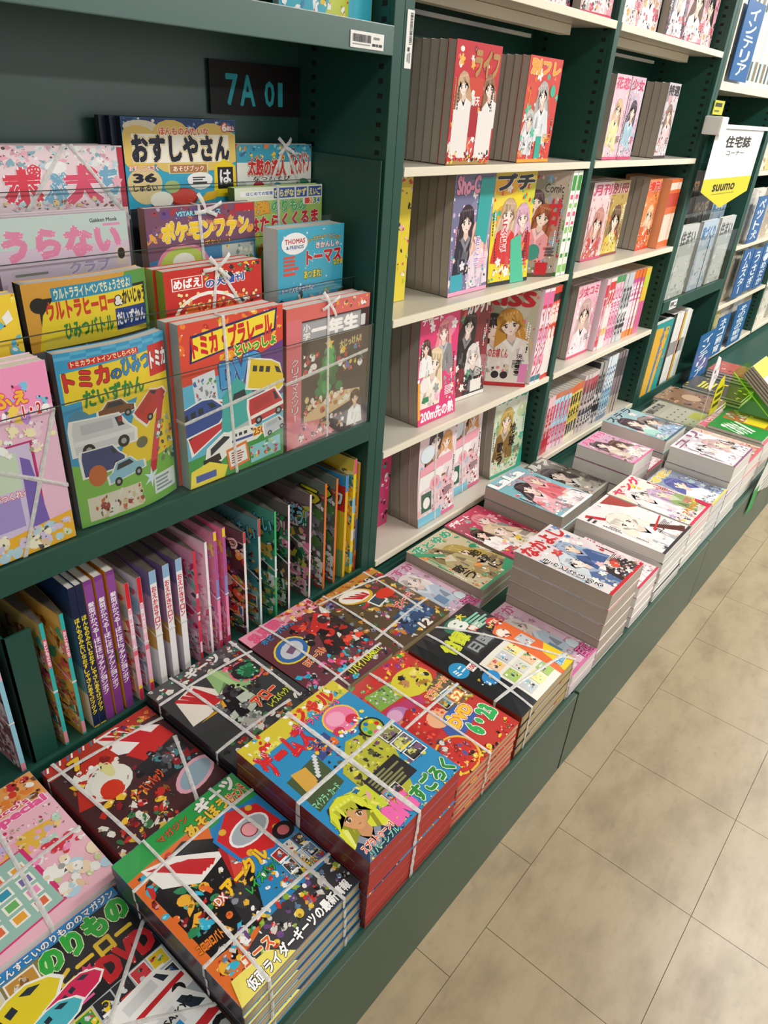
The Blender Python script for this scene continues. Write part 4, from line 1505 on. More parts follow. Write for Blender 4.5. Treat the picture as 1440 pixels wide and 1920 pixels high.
DZ['t4b'] = design('magazine', W_, H_, 0.012, cover='#35a8cc', spine='#232a40', art=a, spside='L', back='#232a40')
DZ['t4b_back'] = design('magazine', W_, H_, 0.012, cover='#232a40', spine='#15182a', spside='L')

W_, H_ = 0.203, 0.30
a = bg(W_, H_, '#e8eae2', 14)
a.rect(0, 0.86, 1, 0.14, '#3fa0bc')
a.busy(0, 0.88, 1, 1, 22, ['#8fd0e0', '#e8843a', '#2f6f9a', '#f0c83a'], 0.12)
a.text('太鼓の達人', 0.14, 0.77, 0.50, 0.11, '#c8322e', '#fdf3e4', 0.08, 0.045, o2='#2a2a2a', ow2=0.11, rot=-3)
a.text('あそぶドン', 0.70, 0.78, 0.27, 0.15, '#c8322e', '#fdf3e4', 0.08, 0.04, rot=6)
a.text('なつあそび', 0.20, 0.735, 0.5, 0.03, '#3a3a3a', '#f8f4ea', 0.1)
a.ell(0.27, 0.685, 0.07, 0.07, '#c8324a')
a.ell(0.52, 0.68, 0.05, 0.05, '#4fa0c8')
a.ell(0.88, 0.69, 0.09, 0.08, '#3f8a6a')
a.ell(0.06, 0.70, 0.05, 0.06, '#c8ccc8')
a.rect(0, 0, 1, 0.63, '#d8dcc8')
a.busy(0, 0.1, 1, 0.62, 40, KP, 0.16)
a.remap([(0, 0), (0.63, 0.72), (0.735, 0.78), (0.77, 0.81), (0.88, 0.91), (1, 1)])
DZ['t4c'] = design('magazine', W_, H_, 0.018, cover='#e8eae2', spine='#c8322e', art=a, spside='L', twine=[(0.62, 1, 0.3, 0.6), (0.62, 1, 0.95, 0.6)], bow=(0.62, 0.985), seed=15)

# ---- stacks of children's magazines on the platform
W_, H_ = 0.236, 0.300
a = bg(W_, H_, '#2a86be', 20)
a.poly([(0, 0.80), (1, 0.78), (1, 1), (0, 1)], '#2fa04c')
a.poly([(0.0, 0.0), (0.55, 0.0), (0.30, 0.30), (0.62, 0.86), (0, 0.86)], '#e2702c')
a.poly([(0.06, 0.25), (0.42, 0.20), (0.70, 0.62), (0.40, 0.84), (0.05, 0.78)], '#17171a')
a.busy(0.03, 0.10, 0.30, 0.82, 40, ['#c9302c', '#2f8a5a', '#e8702e', '#35b4d8', '#8c1f24', '#f2b23a'], 0.14)
a.poly([(0.10, 0.86), (0.30, 0.80), (0.55, 0.62), (0.30, 0.58), (0.12, 0.70)], '#f1eeea')
for k in range(4):
    a.poly([(0.12 + 0.06 * k, 0.84 - 0.03 * k), (0.17 + 0.06 * k, 0.82 - 0.03 * k), (0.38 + 0.03 * k, 0.63), (0.34 + 0.03 * k, 0.61)], '#c9242c')
a.poly([(0.42, 0.40), (0.66, 0.50), (0.72, 0.64), (0.52, 0.66)], '#b3242a')
a.poly([(0.42, 0.40), (0.60, 0.47), (0.52, 0.50)], '#e8b83a')
a.poly([(0.30, 0.22), (0.46, 0.28), (0.50, 0.42), (0.36, 0.46)], '#2a2a2e')
a.poly([(0.44, 0.44), (0.62, 0.52), (0.66, 0.60), (0.54, 0.60)], '#d8463c')
for k in range(4):
    a.ell(0.37 + 0.03 * k, 0.36 + 0.015 * k, 0.022, 0.06, '#3a3a40', 10, 20)
a.busy(0.32, 0.22, 0.70, 0.56, 26, ['#c9302c', '#3a3a40', '#e8b83a', '#17171a', '#8a8f98', '#f4f2ee'], 0.07)
a.text('ギーツ', 0.62, 0.905, 0.34, 0.085, '#f6f4f0', '#17171a', 0.08, 0.06, rot=4)
a.text('マガジン', 0.30, 0.915, 0.24, 0.045, '#d8602e', '#17171a', 0.06, 0.03, rot=4)
a.text('あそぼう!', 0.46, 0.825, 0.38, 0.075, '#f0c23a', '#17171a', 0.08, 0.045, rot=4)
a.text('レジェンド', 0.80, 0.83, 0.18, 0.07, '#d8302c', '#f5e8b0', 0.1, 0.04, rot=12)
a.gadget(0.76, 0.63, 0.225, '#d2262a', 6)
a.ell(0.92, 0.50, 0.085, 0.07, '#232326', 14)
a.ell(0.92, 0.50, 0.045, 0.04, '#c86a6e', 12)
a.text('アークル', 0.36, 0.425, 0.36, 0.085, '#f5c62a', '#8c2a1a', 0.07, 0.05, rot=6)
a.text('レイズバックル', 0.46, 0.355, 0.34, 0.055, '#2fae4c', '#17301a', 0.08, 0.035, rot=6)
a.text('DX', 0.28, 0.42, 0.07, 0.04, '#f4f2ee', '#c22a2a', 0.1)
a.text('コロコロバトル', 0.03, 0.30, 0.20, 0.05, '#f08a2c', '#4a1a12', 0.08, 0.04, rot=-8)
a.star(0.95, 0.405, 0.055, 0.03, 9, '#f0602a')
a.text('クイズとあそびもりだくさん!', 0.70, 0.235, 0.29, 0.05, '#f5dc3c', '#7a1f1a', 0.09, 0.03, rot=3)
a.pics(0.72, 0.27, 0.99, 0.44, 3, 2, ['#c8ccd0', '#3a3a40', '#b02a2a', '#d8b06a', '#5f7fa0', '#e8e4da'])
a.busy(0.75, 0.29, 0.97, 0.37, 18, ['#f4f2ee', '#7a8088', '#3a3a40', '#d8b06a'], 0.06)
a.poly([(0, 0.0), (1, 0), (1, 0.20), (0.42, 0.20), (0.2, 0.16)], '#3a3a40')
a.busy(0.10, 0.08, 0.98, 0.26, 60, ['#d8d4cc', '#e8c23a', '#6b4a86', '#17171a', '#8fae3a', '#c9302c', '#f4f2ee', '#5f7fa0'], 0.10)
a.poly([(0, 0), (0.42, 0), (0.30, 0.10), (0.05, 0.12)], '#efe06a')
a.text('エース', 0.16, 0.10, 0.20, 0.05, '#e8602a', '#fbf3d8', 0.1, 0.04, rot=-6)
a.text('仮面ライダーギーツの最新情報', 0.10, 0.014, 0.84, 0.058, '#ffffff', '#17171a', 0.09, 0.035)
DZ['geats'] = design('magazine', W_, H_, 0.021, page='pg_c', cover='#2a86be', spine='#3a3a3c', art=a, surf=('bulge', 0.009), spside='L', tw=0.006,
                     twine=[(0.20, 0, 0.24, 1), (0.84, 0, 0.80, 1), (0, 0.26, 1, 0.22), (0, 0.80, 1, 0.82)], seed=20)

W_, H_ = 0.236, 0.300
a = bg(W_, H_, '#8a7a4a', 21)
a.rect(0, 0.94, 1, 0.06, '#2a86c8')
a.text('こんすこいのりもののマガジン', 0.22, 0.95, 0.76, 0.042, '#f4f2ee', '#1f2a66', 0.08, 0.035)
a.pics(0.02, 0.80, 0.42, 0.94, 2, 1, ['#c8903a', '#8a5a2a', '#e8d8b0', '#d8dce0'])
a.poly([(0.42, 0.56), (1, 0.56), (1, 0.94), (0.46, 0.94)], '#17171a')
a.text('のりもの', 0.43, 0.815, 0.56, 0.125, '#2fae3c', '#17301a', 0.06, 0.065, o2='#e8f0c0', ow2=0.09)
a.text('ヒーロー', 0.46, 0.715, 0.48, 0.085, '#e8c23a', '#5a3a12', 0.06, 0.05)
a.text('DVD', 0.66, 0.585, 0.33, 0.12, '#c8242c', '#f4f2ee', 0.05, 0.06)
a.star(0.60, 0.70, 0.06, 0.035, 8, '#d83a6a')
a.text('2', 0.585, 0.685, 0.03, 0.035, '#f4f2ee', b=0.04)
a.lines(0.47, 0.585, 0.16, 0.09, 4, '#e85fa0')
a.rect(0, 0.0, 1, 0.56, '#b8c2c8')
a.rect(0, 0.56, 0.42, 0.24, '#d0a868')
a.pics(0.40, 0.36, 0.99, 0.56, 5, 2, ['#d8404a', '#f0cf2a', '#3f6fb0', '#d8dce0', '#3f9a4a', '#2a2a30'])
a.busy(0.0, 0.0, 1, 0.36, 60, ['#d8404a', '#f0cf2a', '#3f6fb0', '#f4f2ee', '#3f9a4a', '#e88a3a', '#8fb0c8'], 0.09)
a.car(0.22, 0.76, 0.24, '#e8d22a', 16, 'train')
a.car(0.50, 0.66, 0.15, '#d8285a', 12, 'train')
a.car(0.33, 0.62, 0.16, '#4fb8c8', 10, 'train')
a.car(0.20, 0.44, 0.19, '#d8302c', 8, 'van', '#f4f2ee')
a.car(0.78, 0.38, 0.20, '#f2f2f0', 6, 'van', '#c8242c')
a.pics(0.02, 0.20, 0.40, 0.34, 3, 1, ['#d8404a', '#f0cf2a', '#3f6fb0', '#d8dce0', '#3f9a4a'])
a.car(0.74, 0.15, 0.36, '#eef0f0', 6, 'van', '#c8242c')
a.rect(0.52, 0.15, 0.30, 0.055, '#2a8fc8', 6)
a.text('AMBULANCE', 0.46, 0.215, 0.24, 0.022, '#c8242c', b=0.02, rot=6)
a.text('SAIKYO', 0.74, 0.235, 0.20, 0.03, '#1a1a1a', b=0.03, rot=6)
DZ['norimono'] = design('magazine', W_, H_, 0.016, page='pg_c', cover='#2a86c8', spine='#2f8a3c', art=a, surf=('bulge', 0.004), spside='L', seed=21,
                        twine=[(0.0, 0.70, 1.0, 0.15), (0, 0.10, 1, 0.72)])

W_, H_ = 0.228, 0.290
a = bg(W_, H_, '#f0bccb', 22)
a.rect(0, 0.78, 1, 0.22, '#e8a05a')
a.busy(0, 0.80, 1, 1, 46, ['#d8402e', '#f2ece4', '#e8843a', '#7a4a2e', '#f5d2b0', '#c8303a'], 0.13, 'e')
a.text('シール Special', 0.06, 0.70, 0.90, 0.085, '#ef5f9a', '#fdf0f6', 0.09, 0.05, rot=2)
a.text("Coco's", 0.52, 0.79, 0.34, 0.04, '#d83a6a', '#fdf0f6', 0.1, 0.03)
a.busy(0.02, 0.60, 0.98, 0.70, 40, ['#d83a6a', '#8a5a4a', '#fbf0f4', '#e89ab0', '#7fa86a'], 0.05)
a.poly([(0.42, 0.50), (0.70, 0.60), (0.95, 0.58), (0.72, 0.46), (0.5, 0.44)], '#e8b84a')
a.busy(0.4, 0.44, 0.95, 0.60, 14, ['#f0d08a', '#b9d8c4', '#c8b8e0', '#f2a8c0'], 0.12)
a.rect(0.0, 0.06, 0.66, 0.44, '#d83a78', 4)
a.rect(0.0, 0.07, 0.63, 0.42, '#9cc4b8', 4)
for i in range(4):
    for j in range(4):
        c = ['#f0a83a', '#7a74b0', '#f29ac4', '#e8704a', '#3f9ab8', '#6fb86a'][(i * 3 + j * 5) % 6]
        a.rect(0.05 + 0.145 * i, 0.12 + 0.085 * j, 0.105, 0.065, '#f8f4ea', 4)
        a.rect(0.065 + 0.145 * i, 0.13 + 0.085 * j, 0.075, 0.046, c, 4)
a.busy(0.68, 0.08, 0.99, 0.30, 16, ['#f2ddc0', '#cfd8a0', '#e8c9a8', '#b9d8e8', '#f4f2ee'], 0.18, 'e')
a.busy(0.66, 0.32, 0.98, 0.44, 10, ['#f29ac4', '#d83a4a', '#eceae4'], 0.12, 'e')
DZ['seal'] = design('magazine', W_, H_, 0.014, page='pg_w', cover='#f0bccb', spine='#f29ac4', art=a, spside='L', surf=('bulge', 0.004), seed=22,
                    twine=[(0.5, 0, 0.62, 1), (0, 0.36, 1, 0.42)])

W_, H_ = 0.222, 0.280
a = bg(W_, H_, '#4a2a2c', 23)
a.rect(0, 0.88, 1, 0.12, '#b83a2c')
for k in range(14):
    a.rect(0.0 + 0.035 * k, 0.955, 0.016, 0.045, ['#2f7fa8', '#f4f2ee', '#c9302c'][k % 3], -25)
a.poly([(0, 0.55), (0.20, 0.86), (0.55, 0.86), (0.34, 0.45)], '#c23228')
a.ell(0.30, 0.60, 0.19, 0.17, '#e8e8de', 18)
a.ell(0.28, 0.54, 0.10, 0.10, '#d83a22', 14)
a.ell(0.36, 0.70, 0.05, 0.10, '#e2dc9a', 12)
a.poly([(0.46, 0.98), (0.66, 0.98), (0.94, 0.78), (0.70, 0.64), (0.50, 0.74)], '#f0ecea')
for k in range(3):
    a.poly([(0.48 + 0.08 * k, 0.96), (0.53 + 0.08 * k, 0.96), (0.78 + 0.04 * k, 0.72), (0.73 + 0.04 * k, 0.70)], '#c9242c')
a.poly([(0.54, 0.70), (0.94, 0.78), (0.96, 0.64), (0.62, 0.56)], '#c92a26')
a.poly([(0.48, 0.56), (0.98, 0.62), (0.96, 0.36), (0.60, 0.34)], '#25272b')
a.busy(0.50, 0.38, 0.98, 0.62, 16, ['#3a3d42', '#55585e', '#17171a', '#8c1f24', '#4a8a90'], 0.16)
a.busy(0.10, 0.36, 0.50, 0.84, 22, ['#c23228', '#8c1f24', '#e8e8de', '#f0c23a', '#3f2a2c'], 0.14)
a.ell(0.30, 0.60, 0.15, 0.13, '#e8e8de', 18)
a.ell(0.28, 0.54, 0.09, 0.09, '#d83a22', 14)
a.ell(0.36, 0.68, 0.04, 0.08, '#e2dc9a', 12)
a.text('ブーストバッジ', 0.34, 0.36, 0.30, 0.085, '#e8602a', '#17171a', 0.07, 0.04, rot=10)
a.ell(0.82, 0.26, 0.22, 0.12, '#e0a8b8', 18, 20)
a.ell(0.82, 0.26, 0.18, 0.09, '#8fa8b8', 18, 20)
a.busy(0.02, 0.02, 0.60, 0.34, 46, ['#c9302c', '#8a5a2a', '#f0c23a', '#3f7a4a', '#e8e4da', '#2b2b30', '#8c1f24'], 0.13)
a.busy(0.60, 0.86, 1.0, 0.97, 12, ['#e8843a', '#3f7a4a', '#c8b84a', '#6a3a6a'], 0.10)
a.text('7', 0.18, 0.83, 0.09, 0.10, '#f0c23a', '#17171a', 0.07, 0.05)
DZ['fox'] = design('magazine', W_, H_, 0.020, page='pg_c', cover='#4a2a2c', spine='#8c1f24', art=a, spside='L', surf=('bulge', 0.008), seed=23,
                   twine=[(0.16, 0, 0.10, 1), (0.0, 0.90, 1, 0.82), (0.62, 0, 0.95, 0.62)])

W_, H_ = 0.228, 0.290
a = bg(W_, H_, '#3a3c3e', 24)
a.rect(0, 0.86, 1, 0.14, '#4a4a4c')
a.busy(0, 0.84, 1, 1, 30, ['#d8d4cc', '#8c1f24', '#6a6a6e', '#e8e4da', '#2f6f5a'], 0.10)
a.text('ギーツ', 0.36, 0.885, 0.38, 0.095, '#e8e6e2', '#17171a', 0.08, 0.055, rot=3)
a.poly([(0.04, 0.52), (0.10, 0.78), (0.32, 0.82), (0.46, 0.62), (0.30, 0.50)], '#e9e2d8')
for k in range(4):
    a.poly([(0.09 + 0.06 * k, 0.78), (0.13 + 0.06 * k, 0.79), (0.34 + 0.02 * k, 0.56), (0.30 + 0.02 * k, 0.55)], '#c2262c')
a.poly([(0.10, 0.50), (0.32, 0.50), (0.44, 0.60), (0.36, 0.48)], '#e0a82e')
a.poly([(0.40, 0.60), (0.48, 0.84), (0.66, 0.78), (0.72, 0.50), (0.60, 0.56), (0.54, 0.68)], '#8fb87a')
a.poly([(0.52, 0.84), (0.58, 0.86), (0.62, 0.40), (0.56, 0.40)], '#a8cc8a')
a.ell(0.78, 0.66, 0.17, 0.15, '#e86a8a', 14)
a.ell(0.78, 0.66, 0.15, 0.13, '#2a2a2c', 14)
a.busy(0.68, 0.58, 0.88, 0.74, 22, ['#1f6a42', '#2f8a58', '#3fa06a'], 0.12, 'pe')
a.poly([(0.30, 0.30), (0.62, 0.34), (0.58, 0.56), (0.40, 0.60)], '#17171a')
a.poly([(0.46, 0.32), (0.62, 0.36), (0.60, 0.50), (0.48, 0.50)], '#b8c4b4')
a.ell(0.40, 0.26, 0.13, 0.09, '#a8a8a4', 14)
a.busy(0.28, 0.26, 0.66, 0.60, 22, ['#17171a', '#3a3d42', '#6a6a6e', '#b8c4b4', '#8a8f88'], 0.13)
a.busy(0.60, 0.40, 0.98, 0.84, 18, ['#2a2a2c', '#8c1f24', '#e86a8a', '#3a5a48', '#c8602e'], 0.12)
a.ell(0.78, 0.66, 0.14, 0.12, '#2a2a2c', 14)
a.busy(0.70, 0.60, 0.86, 0.72, 20, ['#1f6a42', '#2f8a58', '#3fa06a'], 0.12, 'pe')
a.text('アロー', 0.54, 0.33, 0.28, 0.09, '#d8402c', '#f5dcb0', 0.08, 0.05, rot=10, o2='#17171a', ow2=0.12)
a.text('レイズバックル', 0.62, 0.27, 0.30, 0.06, '#c8d23a', '#17171a', 0.09, 0.04, rot=10)
a.busy(0.02, 0.02, 0.98, 0.24, 50, ['#8c1f24', '#6a6a6e', '#2b2b30', '#3f7a4a', '#c8602e', '#d8d4cc'], 0.13)
DZ['arrow'] = design('magazine', W_, H_, 0.020, page='pg_c', cover='#3a3c3e', spine='#2b2b30', art=a, spside='L', surf=('bulge', 0.009), seed=24,
                     twine=[(0.30, 0, 0.26, 1), (0, 0.84, 1, 0.80), (0.90, 0.2, 0.95, 1), (0, 0.24, 0.8, 0.22)])

W_, H_ = 0.215, 0.275
a = bg(W_, H_, '#6a3a44', 25)
a.rect(0, 0.84, 1, 0.16, '#e89ab0')
a.text('SUPER', 0.08, 0.865, 0.42, 0.10, '#e85f8a', '#3a1420', 0.07, 0.06, rot=6)
a.text('ホビーバトル', 0.12, 0.79, 0.46, 0.06, '#3f8fc8', '#17203a', 0.08, 0.04, rot=4)
a.busy(0.5, 0.82, 1, 0.99, 26, ['#e8702e', '#f0c26a', '#c9302c', '#f2d8c8', '#8a4a3a'], 0.12)
a.ell(0.26, 0.58, 0.21, 0.18, '#f0d23a', 18, 20)
a.ell(0.26, 0.58, 0.19, 0.16, '#3f6fb0', 18, 20)
a.ell(0.26, 0.58, 0.14, 0.11, '#c8ccd4', 16, 20)
a.rect(0.20, 0.55, 0.12, 0.06, '#7a5a78', 20)
a.poly([(0.45, 0.3), (0.75, 0.78), (1, 0.7), (1, 0.25)], '#2b2426')
a.poly([(0.55, 0.62), (0.85, 0.80), (0.98, 0.66), (0.7, 0.55)], '#c9302c')
a.poly([(0.70, 0.30), (0.98, 0.46), (0.98, 0.30)], '#b02a2a')
a.busy(0.45, 0.25, 1, 0.78, 34, ['#c9302c', '#2b2426', '#17171a', '#e8503a', '#b02a2a', '#d8d4cc', '#3a2a30'], 0.22, 'pe')
a.text('DXブースト', 0.20, 0.36, 0.30, 0.07, '#d83a2c', '#f5e8b0', 0.1, 0.045, rot=8, o2='#2f6a4a', ow2=0.14)
a.busy(0.02, 0.02, 0.98, 0.32, 50, ['#2b2b30', '#c9302c', '#35b4d8', '#e85fa0', '#d8d4cc', '#4a5a48'], 0.14)
a.text('リバイバルNo.17', 0.45, 0.06, 0.50, 0.075, '#d8e23a', '#17171a', 0.09, 0.045, rot=8)
DZ['super'] = design('magazine', W_, H_, 0.020, page='pg_c', cover='#6a3a44', spine='#3a2024', art=a, spside='L', surf=('bulge', 0.008), seed=25,
                     twine=[(0.32, 0, 0.30, 1), (0, 0.10, 1, 0.14)])

W_, H_ = 0.235, 0.262
a = bg(W_, H_, '#5a4a34', 26)
a.busy(0, 0.0, 1, 1, 120, ['#8a6a34', '#c98a3a', '#6a4a86', '#3f6f4a', '#d8d4cc', '#c9302c', '#2b2b30', '#e8c23a', '#7a8f9a', '#a83a5a'], 0.14)
a.rect(0, 0.90, 1, 0.10, '#c98a3a')
a.busy(0, 0.9, 1, 1, 16, ['#e8b05a', '#a85a2a', '#d83a2c'], 0.1)
a.ell(0.44, 0.76, 0.20, 0.13, '#e8b02e', 18, -18)
a.ell(0.43, 0.77, 0.18, 0.11, '#f0ece6', 18, -18)
for k in range(4):
    a.poly([(0.30 + 0.07 * k, 0.83 - 0.02 * k), (0.34 + 0.07 * k, 0.82 - 0.02 * k), (0.48 + 0.03 * k, 0.69), (0.45 + 0.03 * k, 0.68)], '#c9242c')
a.rect(0.46, 0.50, 0.18, 0.14, '#f2f2ee', 10)
a.rect(0.48, 0.515, 0.14, 0.11, '#3f4f58', 10)
a.ell(0.72, 0.60, 0.14, 0.08, '#d8402c', 14)
a.text('大フィーバー!!', 0.60, 0.36, 0.34, 0.10, '#d8302c', '#f8f4ea', 0.1, 0.05, rot=14)
a.poly([(0.40, 0.04), (0.90, 0.10), (0.88, 0.34), (0.44, 0.30)], '#2a4a72')
a.busy(0.44, 0.08, 0.86, 0.30, 22, ['#3f6a9a', '#7a9ab8', '#17203a', '#a8c0d0'], 0.12)
a.text('12', 0.58, 0.02, 0.14, 0.08, '#f2f2ee', '#5a1a1a', 0.1, 0.05)
DZ['tvmag'] = design('magazine', W_, H_, 0.020, page='pg_c', cover='#5a4a34', spine='#2b2b30', art=a, spside='L', surf=('bulge', 0.009), seed=26,
                     twine=[(0.20, 0, 0.22, 1), (0, 0.22, 1, 0.28), (0.0, 0.95, 1, 0.80), (0.80, 0.2, 0.86, 1)])

W_, H_ = 0.240, 0.305
a = bg(W_, H_, '#2f8fc4', 27)
a.rect(0, 0.86, 1, 0.14, '#d8c83a')
a.busy(0, 0.86, 1, 1, 30, ['#e8e06a', '#8fae3a', '#d8302c', '#3fa0c8', '#f4f2ee'], 0.1)
a.text('ゲームズ', 0.03, 0.72, 0.44, 0.17, '#d8262a', '#f4f2ee', 0.05, 0.07, o2='#1f3f86', ow2=0.08, rot=3)
a.text('ジャル', 0.48, 0.875, 0.40, 0.105, '#d8262a', '#f5dc3c', 0.08, 0.06)
a.text('スプラトゥーン3', 0.42, 0.83, 0.44, 0.05, '#ef5f9a', '#2a1a3a', 0.09, 0.04)
a.poly([(0.05, 0.38), (0.34, 0.42), (0.36, 0.66), (0.06, 0.64)], '#4a5a3a')
a.poly([(0.10, 0.52), (0.22, 0.50), (0.24, 0.64), (0.12, 0.66)], '#d8a84a')
for k in range(9):
    a.rect(0.205 + 0.016 * k, 0.50 + 0.018 * k, 0.03, 0.026, '#d8dce0' if k > 1 else '#3a3f44', 0)
a.text('マイクラ・カード', 0.05, 0.40, 0.24, 0.05, '#8fd0a0', '#17301a', 0.09, 0.04, rot=2)
a.poly([(0.36, 0.60), (0.56, 0.62), (0.56, 0.74), (0.38, 0.74)], '#3f4f8a')
a.busy(0.37, 0.60, 0.56, 0.74, 22, ['#e8702e', '#3f8fc8', '#f0cf3a', '#2a2a48', '#c8303a'], 0.07)
a.ell(0.74, 0.74, 0.15, 0.14, '#f2c83a', 18)
a.ell(0.74, 0.74, 0.135, 0.125, '#ee7fa8', 18)
a.ell(0.71, 0.76, 0.08, 0.07, '#f5a8c4', 14)
a.ell(0.80, 0.69, 0.055, 0.05, '#d8304a', 12)
a.ell(0.64, 0.68, 0.05, 0.04, '#c83a5a', 12)
a.busy(0.58, 0.62, 0.92, 0.70, 14, ['#f5dc3c', '#3fa0c8', '#ffffff', '#8f3a86'], 0.06)
a.poly([(0.36, 0.10), (0.62, 0.10), (0.94, 0.54), (0.60, 0.60), (0.38, 0.46)], '#b8b83a')
a.busy(0.38, 0.22, 0.92, 0.58, 70, ['#3a3a2a', '#d8d24a', '#8a8a3a', '#2a2a30', '#c8c86a', '#7a4a6a', '#5a5a3a'], 0.08)
a.ell(0.84, 0.56, 0.10, 0.10, '#17171a', 18)
a.ell(0.84, 0.56, 0.085, 0.085, '#a8b83a', 18)
for k in range(7):
    a.ell(0.84 + 0.055 * math.cos(k * 0.9), 0.56 + 0.042 * math.sin(k * 0.9), 0.02, 0.02, KP[k], 8)
a.rect(0.42, 0.17, 0.34, 0.17, '#2a2a2e', 0)
a.lines(0.44, 0.185, 0.29, 0.14, 6, '#8a8a5a')
a.rect(0.80, 0.40, 0.17, 0.10, '#6a6a72')
a.pics(0.80, 0.22, 0.98, 0.50, 1, 3, ['#6a6a72', '#8a8a5a', '#c8c86a', '#3a3a40', '#7a5a7a'])
a.pics(0.36, 0.14, 0.58, 0.22, 3, 1, ['#3fa0c8', '#c8c86a', '#3a3a40', '#ef5f9a'])
a.poly([(0.03, 0.04), (0.40, 0.02), (0.42, 0.32), (0.18, 0.38), (0.04, 0.30)], '#c8d23a')
a.busy(0.04, 0.03, 0.42, 0.34, 26, ['#8fae2a', '#e8e06a', '#2a6a9a', '#3a2a3a', '#e8a0b8'], 0.12)
a.person(0.18, 0.25, 0.115, '#d8dc3c', '#2a3a5a', '#d8a070', '#6a4a1a', True, -10)
a.text('BIG', 0.33, 0.03, 0.22, 0.115, '#f06ab0', '#3a1a3a', 0.07, 0.07)
a.text('すごろく', 0.57, 0.025, 0.40, 0.105, '#2f8a3c', '#e8f4d0', 0.09, 0.05)
a.text('スプラトゥーン3', 0.03, 0.045, 0.28, 0.045, '#e8503a', '#fbf3e0', 0.1, 0.035)
a.text('リバーシブル', 0.05, 0.008, 0.26, 0.034, '#8fd8c8', '#17302a', 0.1, 0.035)
a.busy(0.02, 0.0, 0.98, 0.02, 20, ['#17203a', '#f5dc3c', '#3fa0c8'], 0.03)
DZ['game'] = design('magazine', W_, H_, 0.027, page='pg_r', cover='#a8443c', spine='#6a1f1c', art=a, spside='L', twine=CROSS, seed=27, tw=0.009)

W_, H_ = 0.212, 0.300
a = bg(W_, H_, '#c23a34', 28)
a.busy(0, 0.82, 1, 1, 34, ['#d8302c', '#f0cf3a', '#e8503a', '#3fa04a', '#8f3a86'], 0.13)
a.rect(0.20, 0.70, 0.34, 0.16, '#7fae4a', -6)
a.busy(0.22, 0.71, 0.50, 0.85, 30, ['#d8dcd8', '#5a5a60', '#a8b0a8'], 0.05)
a.ell(0.70, 0.74, 0.24, 0.18, '#d8cc3a', 16)
a.busy(0.56, 0.66, 0.92, 0.84, 12, ['#a87a2a', '#e8dc6a', '#17171a', '#c08a5a'], 0.13)
a.poly([(0.02, 0.5), (0.5, 0.42), (0.62, 0.62), (0.30, 0.70), (0.02, 0.66)], '#b83a6a')
a.ell(0.26, 0.60, 0.13, 0.11, '#b07ab0', 16)
a.ell(0.24, 0.62, 0.08, 0.07, '#d8a8cc', 14)
a.poly([(0.10, 0.30), (0.60, 0.34), (0.66, 0.52), (0.36, 0.60), (0.12, 0.52)], '#b82a2a')
a.poly([(0.36, 0.18), (0.80, 0.24), (0.76, 0.40), (0.46, 0.42)], '#3f5fa8')
a.ell(0.42, 0.46, 0.17, 0.14, '#c8302c', 18)
a.ell(0.50, 0.40, 0.13, 0.11, '#e8b088', 16)
a.ell(0.60, 0.33, 0.12, 0.09, '#3a62b0', 16)
a.ell(0.57, 0.36, 0.03, 0.03, '#f0cf3a', 10)
a.busy(0.14, 0.34, 0.62, 0.56, 18, ['#8a1f20', '#e8503a', '#f4f2ee', '#2a3f88', '#c88a5a'], 0.08)
a.poly([(0.62, 0.40), (1.0, 0.36), (1, 0.66), (0.72, 0.62)], '#6a5a4a')
a.pics(0.64, 0.40, 0.98, 0.54, 3, 1, ['#8a7a4a', '#c8b84a', '#3a3a30', '#a86a3a', '#5a8a9a'])
a.busy(0.62, 0.34, 1.0, 0.66, 34, ['#8a7a4a', '#c8b84a', '#3a3a30', '#a86a3a', '#d8d24a'], 0.09)
a.text('スプラトゥーン3', 0.62, 0.55, 0.36, 0.06, '#ef5f9a', '#f5e23c', 0.12, 0.045, rot=10)
a.rect(0.78, 0.40, 0.16, 0.075, '#e8703a', 8)
a.text('52', 0.795, 0.41, 0.13, 0.055, '#fff3b0', b=0.05, rot=8)
a.text('DVD', 0.52, 0.275, 0.30, 0.075, '#f5c23a', '#c8242c', 0.09, 0.06, rot=10, o2='#f4f2ee', ow2=0.14)
a.text('6・23', 0.60, 0.14, 0.36, 0.115, '#35b05a', '#17301a', 0.06, 0.07, rot=10, o2='#f4f2ee', ow2=0.11)
a.ell(0.28, 0.14, 0.23, 0.20, '#e8b83a', 18)
a.ell(0.28, 0.14, 0.205, 0.18, '#c8342c', 18)
a.busy(0.12, 0.06, 0.44, 0.22, 16, ['#3f5fa8', '#e8503a', '#f0cf9a', '#8a2a2a'], 0.1)
a.busy(0.02, 0.0, 0.98, 0.08, 30, ['#17171a', '#f0cf3a', '#8a5a2a', '#d8302c'], 0.09)
a.busy(0.02, 0.22, 0.36, 0.34, 16, ['#5a4a6a', '#d8d4cc', '#8a3a4a', '#3a3a48'], 0.1)
DZ['dvd'] = design('magazine', W_, H_, 0.014, page='pg_c', cover='#c23a34', spine='#2a2a48', art=a, spside='L', twine=CROSS, seed=28, surf=('bulge', 0.003))

